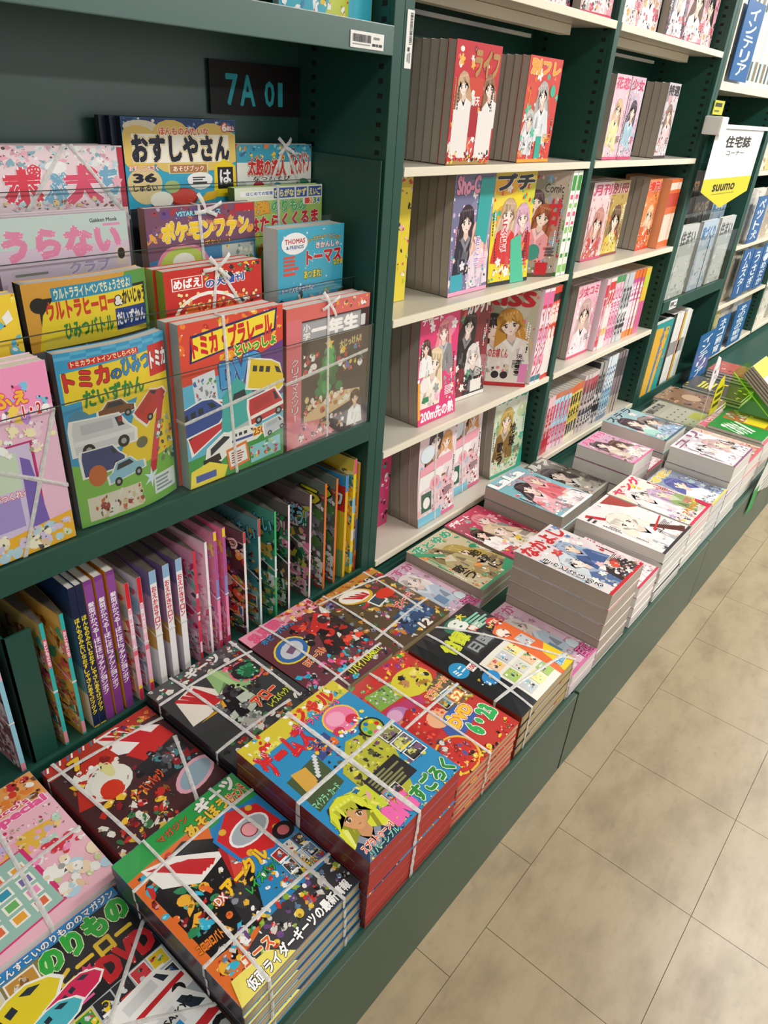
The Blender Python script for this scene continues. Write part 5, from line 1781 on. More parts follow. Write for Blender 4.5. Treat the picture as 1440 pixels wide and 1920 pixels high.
W_, H_ = 0.235, 0.285
a = bg(W_, H_, '#1c2226', 29)
a.poly([(0.62, 0.0), (1, 0), (1, 0.70), (0.72, 0.62)], '#e8703a')
a.poly([(0.78, 0.0), (1, 0), (1, 0.28), (0.84, 0.22)], '#f0cf2a')
a.rect(0.26, 0.0, 0.46, 0.50, '#e9e6dc')
a.ell(0.60, 0.88, 0.17, 0.12, '#1f7a5a', 18)
a.text('8', 0.52, 0.81, 0.16, 0.14, '#f4f8f0', '#0f4a38', 0.06, 0.05)
a.text('付録', 0.20, 0.70, 0.32, 0.14, '#d8e23a', '#17301a', 0.07, 0.07, rot=5)
a.text('大', 0.68, 0.90, 0.10, 0.07, '#f0e23a', '#17301a', 0.08, 0.05)
a.text('特別', 0.62, 0.74, 0.16, 0.06, '#f4f2ee', '#e8602a', 0.16, 0.05, rot=4)
a.lines(0.70, 0.72, 0.28, 0.16, 5, '#8fd0b8', 0.6)
a.rect(0.34, 0.56, 0.36, 0.13, '#33383c')
a.text('日国', 0.38, 0.575, 0.28, 0.095, '#9aa0a4', '#17171a', 0.06, 0.04)
a.ell(0.085, 0.58, 0.085, 0.10, '#2f9ad0', 16)
a.text('ミニ', 0.03, 0.545, 0.11, 0.06, '#eaf6fa', b=0.04)
a.rect(0.15, 0.49, 0.085, 0.07, '#f4f2ee')
a.text('100', 0.158, 0.505, 0.07, 0.04, '#c8242c', b=0.03)
a.ell(0.20, 0.36, 0.09, 0.08, '#2f8fd0', 16)
a.busy(0.08, 0.28, 0.24, 0.46, 8, ['#e8f0f4', '#17171a', '#c8a83a'], 0.05)
a.ell(0.90, 0.70, 0.09, 0.07, '#d83a3a', 16)
a.text('BOX', 0.845, 0.675, 0.11, 0.045, '#fff0c0', b=0.04)
a.ell(0.80, 0.56, 0.075, 0.065, '#f4e8dc', 16)
a.busy(0.74, 0.50, 0.86, 0.60, 6, ['#a83a2a', '#3a3a40'], 0.05)
a.rect(0.80, 0.33, 0.15, 0.13, '#c8ccd0')
a.busy(0.81, 0.34, 0.94, 0.45, 8, ['#eceae4', '#8a9098', '#d83a3a'], 0.05)
for i in range(3):
    for j in range(3):
        a.rect(0.29 + 0.15 * i, 0.06 + 0.14 * j, 0.125, 0.11, ['#c8cdd0', '#f0e8a0', '#a8c86a', '#d8d8d0', '#f0c8a0'][(i + 2 * j) % 5])
        a.busy(0.31 + 0.15 * i, 0.08 + 0.14 * j, 0.40 + 0.15 * i, 0.16 + 0.14 * j, 5, ['#3a3a40', '#e8c83a', '#c8404a', '#7fae5a', '#8fc8e0', '#f4f2ee'], 0.06)
a.text('付録BUNG', 0.80, 0.05, 0.18, 0.06, '#2f9ad0', '#f4f2ee', 0.1, 0.04, rot=4)
a.busy(0.70, 0.62, 0.98, 0.70, 8, ['#17171a', '#e8c83a', '#f4f2ee'], 0.06)
DZ['kids8'] = design('magazine', W_, H_, 0.028, page='pg_c', cover='#1c2226', spine='#8a2a1f', art=a, spside='L', surf=('bulge', 0.012), seed=29,
                     twine=[(0.16, 0, 0.30, 1), (0.0, 0.22, 1, 0.08), (0.45, 1, 0.98, 0.0)])


# ---- manga covers
def manga(seed, bgc, title, tc, people, acc, w=0.182, h=0.257, t=0.03, page='pg_g', spine=None, to='#ffffff', extra=(), tw=None, surf=('flat', 0.0),
          tbox=(0.06, 0.84, 0.88, 0.13), n=26, spside='R', spine_out=False):
    a = bg(w, h, bgc, seed)
    r = a.rng
    for k in range(5):
        a.ell(r.uniform(0, 1), r.uniform(0.1, 0.9), r.uniform(0.15, 0.35), r.uniform(0.12, 0.3), mixc(bgc, r.choice(acc), r.uniform(0.15, 0.4)), 12)
    a.busy(0.02, 0.05, 0.98, 0.95, n, acc, 0.13, 'es')
    a.flowers(10, acc, 0.06)
    for p in people:
        q = dict(p[1]) if len(p) > 1 else {}
        q.setdefault('tilt', r.uniform(-14, 14))
        a.person(*p[0], **q)
    a.flowers(7, acc, 0.05, (0.02, 0.04, 0.98, 0.35))
    for k in range(5):
        a.column(r.choice((0.03, 0.07, 0.11, 0.86, 0.90, 0.94)), r.uniform(0.2, 0.6), 0.03, r.uniform(0.12, 0.25), r.choice(('#2a2226', tc, '#ffffff')), 8)
    a.text(title, *tbox, tc, to, 0.07, 0.05)
    a.lines(0.70, 0.20, 0.26, 0.09, 6, r.choice(('#2a2226', tc)), 0.5)
    a.busy(0.03, 0.02, 0.97, 0.22, 26, acc + ['#ffffff', '#2a2226', '#f4dcc8'], 0.09)
    a.rect(0, 0, 1, 0.035, tc)
    for e in extra:
        getattr(a, e[0])(*e[1], **(e[2] if len(e) > 2 else {}))
    sa = Art(t, h, seed)
    sa.rect(0.02, 0, 0.96, 1, spine or bgc)
    sa.rect(0.1, 0.82, 0.8, 0.14, tc)
    for k in range(8):
        sa.rect(0.2, 0.74 - k * 0.08, 0.6, r.uniform(0.02, 0.06), r.choice(acc + ['#ffffff', '#2a2226', tc]))
    sa.rect(0.1, 0.03, 0.8, 0.08, r.choice(acc))
    return design('magazine', w, h, t, page=page, cover=bgc, spine=spine or bgc, art=a, spine_art=sa if spine_out else None, surf=surf, twine=tw, seed=seed, spside=spside)


F3 = ['#f7b6d0', '#ffffff', '#f2dfe8', '#c83a4a', '#8fc8b0']
DZ['life'] = manga(101, '#c8202a', 'ライフ', '#b08a4a', [((0.22, 0.66, 0.105, '#caa27a', '#efe9e6', '#f7e3d6'),), ((0.80, 0.66, 0.105, '#9a6a48', '#efe9e6', '#f7e3d6'),)],
                   ['#e8503a', '#f0b23a', '#f6efe8', '#8c1820'], w=0.178, h=0.236, t=0.022, to='#c8202a', tbox=(0.42, 0.74, 0.54, 0.20),
                   extra=[('rect', (0.05, 0.06, 0.36, 0.40, '#efe9e6')), ('rect', (0.60, 0.06, 0.36, 0.40, '#efe9e6')), ('rect', (0.42, 0.24, 0.16, 0.26, '#b01c26')),
                          ('text', ('嫁天', 0.42, 0.50, 0.18, 0.08, '#f4f2ee')), ('busy', (0.02, 0.02, 0.98, 0.10, 22, ['#17171a', '#f0cf3a', '#d8262a', '#f4f2ee'], 0.09))])
DZ['friend'] = manga(102, '#d8453a', '別フレ', '#f0a22a', [((0.52, 0.66, 0.13, '#b8b0aa', '#dfe2e6', '#f7e3d6'),), ((0.22, 0.42, 0.10, '#c8c4c0', '#dfe2e6', '#f7e3d6'),)],
                     ['#f4f2ee', '#e8702e', '#3fb89a', '#c8ccd0'], w=0.165, h=0.232, t=0.022, to='#fbe0b0', extra=[('ell', (0.80, 0.70, 0.08, 0.08, '#3fb89a')), ('rect', (0.50, 0.04, 0.16, 0.22, '#35b09a'))])
DZ['she'] = manga(103, '#77769a', 'Sho-Comi', '#f2a0c0', [((0.36, 0.62, 0.15, '#3a2430', '#2a2a3a', '#f4e0d4'),), ((0.70, 0.50, 0.15, '#e8b8a8', '#e9d6e2', '#f9e8de'),)],
                  ['#c8b0d8', '#f2d6e2', '#35a8a8', '#e8e4ee'], w=0.184, h=0.292, t=0.026, to='#6a3a5a', extra=[('poly', ([(0.62, 0.96), (0.98, 0.96), (0.9, 0.4), (0.6, 0.5)], '#2fa6a4')), ('vtext', ('君に恋', 0.62, 0.22, 0.12, 0.26, '#b07ac8', '#ffffff')), ('rect', (0.05, 0.04, 0.3, 0.14, '#3fa8b8'))], surf=('sag', 0.012))
DZ['yellow'] = manga(104, '#f0d62a', 'プチ', '#2a2a2a', [((0.40, 0.64, 0.15, '#c8a888', '#d8302c', '#f7e3d6'),), ((0.76, 0.60, 0.14, '#d8a8c0', '#c8242c', '#f7e3d6'),)],
                     ['#e8602a', '#f4f2ee', '#3fb08a', '#d8302c'], w=0.184, h=0.292, t=0.024, to='#ffffff', extra=[('vtext', ('反転', 0.24, 0.30, 0.16, 0.30, '#d8302c', '#ffffff')), ('poly', ([(0.55, 0.0), (0.9, 0.0), (0.75, 0.45), (0.5, 0.4)], '#4fbf9a'))], surf=('sag', 0.02))
DZ['comic'] = manga(105, '#a89684', 'Comic', '#5a4a3a', [((0.30, 0.72, 0.16, '#5a4048', '#c8bfb0', '#efdccb'),), ((0.52, 0.58, 0.19, '#a85a30', '#e89aa0', '#f4e0d0'),)],
                    ['#c8302c', '#e8a0a8', '#6f9ac0', '#3f6a4a'], w=0.135, h=0.292, t=0.02, to='#e8dfd0', tbox=(0.46, 0.80, 0.46, 0.08), extra=[('text', ('甘', 0.64, 0.50, 0.30, 0.24, '#c8242c')), ('ell', (0.40, 0.24, 0.17, 0.17, '#3f8f80')), ('rect', (0.52, 0.02, 0.30, 0.12, '#c8242c'))])
DZ['flowers'] = manga(106, '#eef0e4', 'flowers', '#3f9a3a', [((0.5, 0.5, 0.14, '#2a2226', '#e8a03a'),)], ['#e85f8a', '#8fc86a', '#f0cf3a'], w=0.184, h=0.292, t=0.028, page='pg_g', spine='#eef2ea', spine_out=True)
DZ['pink200'] = manga(107, '#e03a78', 'デザート', '#f4f2ee', [((0.60, 0.80, 0.13, '#e89098', '#8a8a8e', '#f9e4da'),), ((0.42, 0.55, 0.16, '#e8d0a8', '#f4e8d8', '#f9e8dc'),), ((0.17, 0.70, 0.09, '#5a3a30', '#f4f2ee'),)],
                      ['#f7b6d0', '#ffffff', '#f0cf9a', '#8f9498'], w=0.178, h=0.303, t=0.03, to='#e03a78', tbox=(0.04, 0.90, 0.5, 0.07), surf=('sag', 0.02),
                      extra=[('ell', (0.16, 0.36, 0.11, 0.12, '#f2ece8')), ('rect', (0.0, 0.0, 1, 0.15, '#e03a78')), ('text', ('200m先の熱', 0.08, 0.02, 0.86, 0.11, '#ffffff', '#e03a78')), ('rect', (0.0, 0.06, 0.06, 0.34, '#f0a83a')), ('rect', (0.14, 0.20, 0.14, 0.05, '#2f8a5a'))])
DZ['darkred'] = manga(108, '#7a2a34', 'マーガレット', '#e8e4dc', [((0.45, 0.74, 0.15, '#2a2226', '#17171a', '#f4e6dc'),), ((0.62, 0.42, 0.15, '#ded8d4', '#1a1a1e', '#f4e6dc'),)],
                      ['#f4f2ee', '#2a2226', '#c83a4a', '#3f8a6a'], w=0.178, h=0.303, t=0.024, surf=('sag', 0.012), extra=[('rect', (0.60, 0.05, 0.3, 0.12, '#e8e4dc'))])
DZ['kiss'] = manga(109, '#b9b39a', 'KISS', '#c2202c', [((0.28, 0.60, 0.19, '#332a2c', '#e9e2d8', '#f3dccb'),), ((0.56, 0.66, 0.19, '#c89038', '#e9e2d8', '#f6e2d0'),)],
                   ['#e86a7a', '#6f8a5a', '#f4f2ee', '#d8c8a8'], w=0.178, h=0.303, t=0.022, to='#b9b39a', tbox=(0.04, 0.84, 0.88, 0.14),
                   extra=[('text', ('わたしのお嫁くん', 0.04, 0.30, 0.56, 0.10, '#c2202c', '#ece6d8')), ('rect', (0.26, 0.0, 0.72, 0.14, '#e8e2d4')), ('ell', (0.42, 0.12, 0.07, 0.07, '#2a2226')), ('ell', (0.58, 0.12, 0.07, 0.07, '#2a2226')), ('rect', (0.22, 0.0, 0.78, 0.04, '#c2202c')), ('rect', (0.0, 0.03, 0.2, 0.17, '#2f7a78')), ('vtext', ('決定!!', 0.76, 0.12, 0.10, 0.24, '#1a1a1a')), ('rect', (0.84, 0.05, 0.14, 0.20, '#e88ac0'))])
DZ['cat'] = manga(110, '#e9d3d6', 'LaLa', '#e86a9a', [((0.42, 0.86, 0.15, '#3a3034', '#8a5a3a', '#f6e2d6'),), ((0.72, 0.80, 0.12, '#d89a5a', '#f2dfe0'),)],
                  ['#f2b0b8', '#ffffff', '#8fc4dc', '#f4d8da', '#d88a98'], w=0.186, h=0.303, t=0.034, tbox=(0.1, 0.93, 0.5, 0.06),
                  extra=[('ell', (0.22, 0.74, 0.18, 0.15, '#dfeaf0')), ('poly', ([(0.05, 0.52), (0.9, 0.56), (0.9, 0.66), (0.4, 0.64), (0.05, 0.60)], '#f0a8b4')), ('poly', ([(0.02, 0.36), (0.6, 0.40), (0.7, 0.54), (0.05, 0.52)], '#f6f2ee')),
                         ('ell', (0.45, 0.40, 0.14, 0.12, '#f2b4bc')), ('ell', (0.45, 0.40, 0.08, 0.07, '#e88a9a')), ('rect', (0.10, 0.13, 0.26, 0.20, '#3a6a58')), ('ell', (0.23, 0.22, 0.09, 0.10, '#f6f4ee')),
                         ('rect', (0.0, 0.0, 0.62, 0.09, '#7ec4dc')), ('busy', (0.62, 0.04, 0.95, 0.40, 20, ['#2a2226', '#c8303a', '#f7c8d4', '#ffffff'], 0.08, 'e'))],
                  tw=[(0.46, 0, 0.42, 1)], surf=('sag', 0.022))
DZ['hana'] = manga(111, '#dfe4d0', '花とゆめ', '#2fa88a', [((0.40, 0.66, 0.16, '#c8a858', '#8a6a3a', '#f4e2cc'),)], ['#3fae92', '#c8d8b0', '#e8e0c0', '#8fae5a'], w=0.186, h=0.303, t=0.028,
                   tbox=(0.05, 0.87, 0.9, 0.11), extra=[('vtext', ('地球', 0.52, 0.30, 0.20, 0.30, '#1a1a1a')), ('vtext', ('歌う', 0.16, 0.14, 0.20, 0.28, '#1a1a1a')), ('poly', ([(0.8, 0), (1, 0), (1, 0.3)], '#2fae92'))], surf=('sag', 0.018))
DZ['hana_flat'] = manga(112, '#c9bd9a', '花とゆめ', '#2fa070', [((0.55, 0.56, 0.20, '#b09a4a', '#a08a5a', '#ead0ac'),), ((0.28, 0.74, 0.13, '#8a7a4a', '#b8a878', '#ead0ac'),)],
                        ['#2f9a6a', '#d8cba8', '#e8843a', '#b8a070'], t=0.028, page='pg_g',
                        extra=[('vtext', ('歌う', 0.10, 0.18, 0.22, 0.28, '#1a1714')), ('vtext', ('地球に', 0.62, 0.10, 0.22, 0.42, '#1a1714')), ('poly', ([(0.0, 0.84), (0.34, 0.62), (0.36, 0.68), (0.0, 0.94)], '#2f9a6a')), ('poly', ([(0.66, 0.0), (1, 0), (1, 0.16), (0.7, 0.08)], '#2a8f62')), ('ell', (0.9, 0.55, 0.07, 0.05, '#2a8f62'))])
DZ['des_flat'] = manga(113, '#c63a5c', 'デザート', '#f4f2ee', [((0.62, 0.76, 0.14, '#e0808a', '#8a8a8e', '#f4ded2'),), ((0.50, 0.50, 0.17, '#d8c0a0', '#e8dccb', '#f4e2d4'),), ((0.20, 0.60, 0.11, '#4a302a', '#f4f2ee'),)],
                       ['#f0a0b8', '#f4f2ee', '#e8c23a', '#8f9498', '#3f8a5a'], t=0.03, to='#c63a5c', tbox=(0.04, 0.88, 0.5, 0.09))
DZ['whitehair'] = manga(114, '#d9b3c6', 'あすか', '#c86a98', [((0.42, 0.70, 0.20, '#e3dad8', '#b8c8d8', '#f3e4dc', '#5a5a60'),)], ['#b88aa4', '#e8d0dc', '#9a7a8c', '#f2e8ec', '#8fb0c8'],
                        w=0.132, h=0.257, t=0.03, page='pg_w', extra=[('ell', (0.78, 0.20, 0.12, 0.14, '#cfdde6')), ('text', ('百花', 0.62, 0.03, 0.34, 0.12, '#e86aa8', '#2a1a24')), ('rect', (0.30, 0.22, 0.18, 0.14, '#6f8fb0'))], surf=('bulge', 0.008))
DZ['akao'] = manga(115, '#e3dcdc', 'なかよし', '#c8202c', [((0.36, 0.50, 0.15, '#cfd8e0', '#4f6a98', '#f6e6dc'),), ((0.66, 0.40, 0.14, '#e8e2de', '#2a2226', '#f6e6dc'),), ((0.60, 0.66, 0.11, '#9ab0c8', '#3f5a90'),)],
                   ['#4f78b0', '#c8303a', '#f4f2ee', '#a8c4d8', '#e8b8c4', '#2a2226'], t=0.042, page='pg_g', n=40, to='#f8ecec', tbox=(0.03, 0.80, 0.90, 0.17),
                   extra=[('vtext', ('きみとはじめる', 0.05, 0.12, 0.10, 0.62, '#2a2226', '#ffffff')), ('ell', (0.70, 0.20, 0.07, 0.07, '#e84a2a')), ('busy', (0.5, 0.03, 0.95, 0.24, 30, ['#2a2226', '#f4f2ee', '#8a6a4a', '#e8b8c4'], 0.09))])
DZ['redx'] = manga(116, '#eee9e9', 'コス', '#3a3438', [((0.40, 0.58, 0.19, '#ece4d6', '#f2eeee', '#f8ece4'),)], ['#f7f3f3', '#e6dde2', '#d8e2ea', '#f4e8ea'], t=0.03, page='pg_w', to='#f8f4f4', n=12, tbox=(0.50, 0.20, 0.22, 0.07), w=0.2, h=0.262,
                   extra=[('poly', ([(0.10, 0.93), (0.17, 0.95), (0.30, 0.76), (0.24, 0.74)], '#c8202c')), ('poly', ([(0.56, 0.34), (0.64, 0.36), (0.95, 0.06), (0.80, 0.02)], '#5a2a20')), ('poly', ([(0.50, 0.26), (0.52, 0.29), (0.98, 0.36), (0.98, 0.34)], '#d0242e')), ('poly', ([(0.66, 0.96), (1.0, 0.96), (1.0, 0.62), (0.86, 0.7)], '#a83a34')), ('rect', (0.04, 0.80, 0.10, 0.03, '#3a3438')), ('rect', (0.04, 0.86, 0.14, 0.03, '#3a3438'))])
DZ['lala'] = manga(117, '#7fb8c4', 'LaLa', '#f4f6f4', [((0.40, 0.62, 0.15, '#3a2a30', '#e8b0b8', '#f6e2d6'),), ((0.62, 0.40, 0.15, '#c8d0d4', '#f2e4e8', '#f6e6dc'),), ((0.72, 0.68, 0.12, '#d89aa4', '#d8606a'),)],
                   ['#e8a0b0', '#f4f2f0', '#5aa0b0', '#d8626a', '#f0d8dc'], t=0.042, page='pg_g', to='#2f8aa0', n=40, w=0.2, h=0.27, tbox=(0.04, 0.84, 0.80, 0.14))
DZ['greycov'] = manga(118, '#6a645e', 'シルフ', '#c8c4bc', [((0.5, 0.6, 0.2, '#3a3634', '#a8a29a', '#d8cdc0'),)], ['#a8a29a', '#2a2826', '#8a8078', '#c8c0b4'], t=0.03)
DZ['spread'] = manga(119, '#efe6dc', 'ヤング', '#d8305a', [((0.35, 0.72, 0.18, '#efe4e6', '#f2e8ea', '#f8ece4'),), ((0.66, 0.56, 0.14, '#c8a8c8', '#8fa86a'),)],
                     ['#d8305a', '#b8c86a', '#e8d03a', '#2a2226', '#b89ac8', '#f4f2ee'], t=0.03, page='pg_w', n=46, w=0.178, h=0.262, extra=[('poly', ([(0.82, 0.0), (0.98, 0.0), (0.98, 0.2), (0.88, 0.18)], '#c8204a')), ('text', ('スペシャル', 0.3, 0.12, 0.5, 0.07, '#d8302c', '#f5e23c'))])
DZ['blue'] = manga(120, '#8f98b4', '花', '#e8cf6a', [((0.42, 0.62, 0.2, '#5a62a8', '#e2ecf2', '#f4e8da'),)], ['#5a62a8', '#c8d8e4', '#a8d0dc', '#8a8f5a', '#e4eef2'], t=0.036, page='pg_w', w=0.15, h=0.215)
DZ['pinkbook'] = manga(121, '#d3a6c2', '月刊', '#e0609a', [((0.30, 0.72, 0.14, '#4a2a38', '#d8c8b8', '#f6e2d6'),), ((0.64, 0.5, 0.15, '#5a3a30', '#efe4da'),)], ['#f0b8cc', '#b88aa4', '#efe0d8', '#8a6a5a'], t=0.045, page='pg_w', w=0.165, h=0.205)
DZ['whitebook'] = manga(122, '#e6e2e6', 'ユリ', '#8a5a7a', [((0.34, 0.62, 0.17, '#ece4ea', '#f4f2f4', '#f8ece6'),), ((0.68, 0.5, 0.16, '#c8a8a8', '#e8e4e8'),)], ['#8a6a7a', '#c8b8c4', '#f6f4f6', '#4a3a48', '#e8b8c8'], t=0.055, page='pg_w', w=0.2, h=0.21)
DZ['tealbook'] = manga(123, '#9ac0c4', 'ステラ', '#3a5a68', [((0.30, 0.66, 0.17, '#4a3440', '#a8d8cc', '#f6e2d6'),), ((0.66, 0.48, 0.16, '#8a7a78', '#9ab8d8'),)], ['#5f9aa0', '#e8c8d0', '#8fa8c8', '#3a4a50', '#f0e0e4'], t=0.05, page='pg_w', w=0.205, h=0.25)
DZ['brown'] = manga(124, '#cbb8a4', '暮らし', '#d8607a', [((0.5, 0.62, 0.2, '#3f3026', '#b0624a', '#efdac6'),)], ['#e8a8a8', '#a87a5a', '#cfd8dc', '#f0e4d8'], t=0.05, page='pg_w', w=0.2, h=0.25)
DZ['lowstack'] = manga(125, '#efdfe2', '恋', '#c8405a', [((0.5, 0.6, 0.2, '#e0c8b8', '#f2e6e8'),)], ['#f2c8d0', '#ffffff', '#d8a8b0'], t=0.03, page='pg_w', w=0.132, h=0.215)
a = bg(0.2, 0.245, '#a7a596', 126)
a.text('BRUTUS', 0.06, 0.82, 0.72, 0.12, '#1c1c1a', b=0.06)
a.rect(0.05, 0.10, 0.9, 0.62, '#b6b4a4')
for i in range(4):
    for j in range(4):
        a.rect(0.10 + 0.21 * i, 0.18 + 0.13 * j, 0.07, 0.03, '#6f6d62')
a.rect(0.50, 0.12, 0.42, 0.22, '#b9b04a')
DZ['brutus'] = design('magazine', 0.2, 0.245, 0.016, cover='#a7a596', spine='#c8c6b8', art=a)
a = bg(0.25, 0.2, '#1f8a3c', 127)
a.text('てまりも', 0.05, 0.30, 0.28, 0.5, '#eef6ea', b=0.05, rot=-30)
a.rect(0.50, 0.06, 0.48, 0.86, '#a86a3a')
a.rect(0.54, 0.14, 0.34, 0.40, '#e8d42a')
a.busy(0.60, 0.50, 0.98, 0.90, 18, ['#f2ead8', '#e8c89a', '#8fc8b0', '#c8503a'], 0.12)
a.rect(0.34, 0.2, 0.06, 0.5, '#cfe8cc', -30)
DZ['greencard'] = design('magazine', 0.25, 0.2, 0.012, cover='#1f8a3c', spine='#e8f0e4', art=a)
a = bg(0.22, 0.26, '#8a6a50', 128)
a.busy(0, 0, 1, 1, 40, ['#a88a6a', '#5a3f30', '#c8a88a', '#7a5a48', '#3a2a24'], 0.18)
a.ell(0.55, 0.5, 0.2, 0.2, '#b89a78')
DZ['brownmag'] = design('magazine', 0.22, 0.26, 0.014, cover='#8a6a50', spine='#6a5040', art=a)
a = bg(0.21, 0.28, '#4a4238', 129)
a.busy(0, 0, 1, 1, 30, ['#6a5a48', '#2a2622', '#c8c03a', '#8a7a5a', '#d8d04a'], 0.16)
a.lines(0.15, 0.55, 0.6, 0.25, 4, '#d8d03a', 0.6)
DZ['darkmag'] = design('magazine', 0.21, 0.28, 0.012, cover='#4a4238', spine='#3a342c', art=a)
a = bg(0.21, 0.28, '#b85a4a', 130)
a.busy(0, 0, 1, 1, 26, ['#d88a72', '#8a3a30', '#e8c0a8', '#c86a5a'], 0.2)
DZ['redmag'] = design('magazine', 0.21, 0.28, 0.012, cover='#b85a4a', spine='#a84a3c', art=a)

# ================================================================== placing: children's rack
YT = [D + 0.062 * i for i in range(4)]
ZT = [0.735 + 0.0905 * i for i in range(4)]


def tier(key, i, x, label, copies=1, copy_label=None, group=None, back=None, dx=0.0, y_off=0.0085):
    d = DZ[key]
    yf = YT[i] + y_off
    if d.surf.kind == 'curl':
        yf += 0.003
    place(d, m_face(x, yf, ZT[i] + 0.003, d.t), label, 'magazine', group)
    b = DZ[back] if back else d
    for k in range(copies if copy_label else 0):
        if yf + d.t + (k + 1) * (b.t + 0.001) > YT[i] + 0.059:
            break
        place(b, m_face(x + dx * (k + 1), yf + d.t - b.t + (k + 1) * (b.t + 0.001), ZT[i] + 0.003, b.t), ('rearmost ' if k else '') + copy_label, 'magazine', group, art=False, twine=False)


tier('t1a', 0, -1.032, 'pink children magazine showing a lilac toy printer, bottom tier of the rack', 1, 'spare copy behind the pink magazine with the lilac toy printer', 'toy printer magazines in the rack')
tier('t1b', 0, -0.786, 'curled blue and yellow toy car picture book in a clear plastic sleeve')
tier('t1c', 0, -0.572, 'red topped toy train magazine with a teal train on its cover', 1, 'spare copy behind the toy train magazine with the teal train', 'toy train magazines in the rack', dx=-0.006)
tier('t1d', 0, -0.3225, 'dark magazine with a green crystal tree on its cover tied with twine', 1, 'spare copy behind the dark magazine with the green crystal tree', 'crystal tree magazines in the rack', dx=-0.007)
tier('t2a', 1, -1.030, 'yellow and magenta children magazine behind the pink toy printer magazine')
tier('t2b', 1, -0.788, 'orange hero picture book with a yellow title panel in a clear sleeve')
tier('t2c', 1, -0.549, 'red children magazine with white title box and dotted lettering', 1, 'spare copy behind the red magazine with dotted lettering', 'dotted red magazines in the rack', dx=-0.005)
tier('t2d', 1, -0.286, 'thick turquoise train picture book with a white starred side')
tier('t3a', 2, -0.790, 'pale lilac fortune telling magazine with big pink lettering', 1, 'spare copy behind the pale lilac fortune telling magazine', 'fortune telling magazines in the rack')
tier('t3b', 2, -0.533, 'purple brown magazine with a large yellow title tied with twine', 0, 'spare copy behind the purple brown magazine with yellow title', 'yellow title magazines in the rack', dx=0.0)
tier('t3c', 2, -0.3135, 'light green vehicle learning book with orange and green lettering', y_off=0.0365)
tier('t4a', 3, -0.752, 'pink and white magazine with large red and blue letters, top tier', 1, 'spare copy behind the pink and white magazine on the top tier', 'pink and white magazines on the top tier')
tier('t4b', 3, -0.521, 'tall blue sushi play book with big black lettering below the black sign', 2, 'dark backed spare copy of the tall sushi play book', 'sushi play books on the top tier', back='t4b_back', dx=-0.012)
tier('t4c', 3, -0.277, 'drum game magazine with red brush lettering tied with a bow of twine')

# things standing on the top rail shelf
d = DZ['t3c']
a = bg(0.24, 0.30, '#3fb4cc', 140)
a.poly([(0.4, 0), (1, 0), (1, 0.3), (0.5, 0.16)], '#c8d23a')
a.busy(0, 0, 1, 0.5, 40, ['#ffffff', '#e85fa0', '#f0cf2a', '#d83a3a', '#2f8fb8'], 0.12)
DZ['toprail'] = design('magazine', 0.185, 0.28, 0.014, cover='#3fb4cc', spine='#dddddd', art=a, surf=('curl', 0.02), film=True, seed=31)
place(DZ['toprail'], m_face(-0.312, 0.665, 1.5125, 0.014), 'curled turquoise magazine in clear plastic on the top rail shelf')
a = bg(0.2, 0.28, '#c8a070', 141)
a.busy(0, 0, 1, 1, 40, KP, 0.18)
DZ['toprail2'] = design('magazine', 0.2, 0.28, 0.02, cover='#c8a070', spine='#3a3a3a', art=a)
place(DZ['toprail2'], m_face(-0.56, 0.675, 1.5125, 0.02), 'brown colourful magazine beside the curled turquoise one on top shelf')


# ---- spine-out magazines in the low compartment
def spine_design(seed, h, t, bulge, face, spine, bands=(), text=None, tcol='#ffffff', tto=None, w=0.21, page=None, pal=None, flat=None, title=None, tw=True, trange=(0.08, 0.85)):
    page = page or ('pg_shade' if bulge else 'pg_w')
    a = bg(w, h, face, seed)
    pal = pal or PKP
    if flat is None:
        a.busy(0, 0.04, 1, 0.92, 90, pal, 0.26)
        a.pics(0.30, 0.06, 0.98, 0.30, 2, 2, pal)
        a.rect(0, 0.90, 1, 0.10, mixc(face, '#ffffff', 0.15))
        a.busy(0.3, 0.02, 1, 0.4, 30, pal, 0.12)
    else:
        for (v, c) in flat:
            a.rect(0, v, 1, 1 - v, c)
    if title:
        a.text(*title[0], **(title[1] if len(title) > 1 else {}))
    sa = Art(t, h, seed)
    sa.rect(0.01, 0, 0.98, 1, spine)
    for (v0, v1, c) in bands:
        sa.rect(0.01, v0, 0.98, v1 - v0, c)
    if text:
        sa.vtext(text, 0.12, trange[0], 0.76, trange[1] - trange[0], tcol, tto, 0.08, 0.03)
    return design('magazine', w, h, t, page=page, cover=face, spine=spine, art=a, spine_art=sa, surf=('lens', bulge * 0.75) if bulge else ('flat', 0), both=True,
                  twine=[(0.0, 0.42, 0.72, 0.56), (0.72, 0.56, 1.0, 0.47)] if (tw and bulge) else None, seed=seed, tw=0.005)


TEALP = ['#e8b84a', '#e2839a', '#f2d8a0', '#c85a6a', '#f4ecd8', '#3fae9a', '#8a5a3a']
sd_teal = spine_design(201, 0.297, 0.007, 0.010, '#d9b45a', '#2fb3b0', [(0.66, 0.88, '#e2567a'), (0.02, 0.12, '#e88aa0')], 'おともだち', '#fff0f4', pal=TEALP, trange=(0.67, 0.87))
sd_left = spine_design(202, 0.26, 0.008, 0.008, '#b88a94', '#8fc8dc', [(0.0, 0.08, '#e88a9a'), (0.85, 1, '#f2b8c8')], pal=['#8a5a62', '#d8a8b0', '#efe0e0', '#7a4a4a'])
sd_sushi = spine_design(203, 0.34, 0.0125, 0, '#2f7fb4', '#1c2546', [(0.0, 0.012, '#e8d23a')], 'ほんものみたいなおすしやさんあそびブック', '#f0dc2e', flat=[(0.0, '#e8ecef'), (0.26, '#5aa8d0'), (0.45, '#2f6fa8'), (0.8, '#1f3f70')], trange=(0.10, 0.80), tw=False)
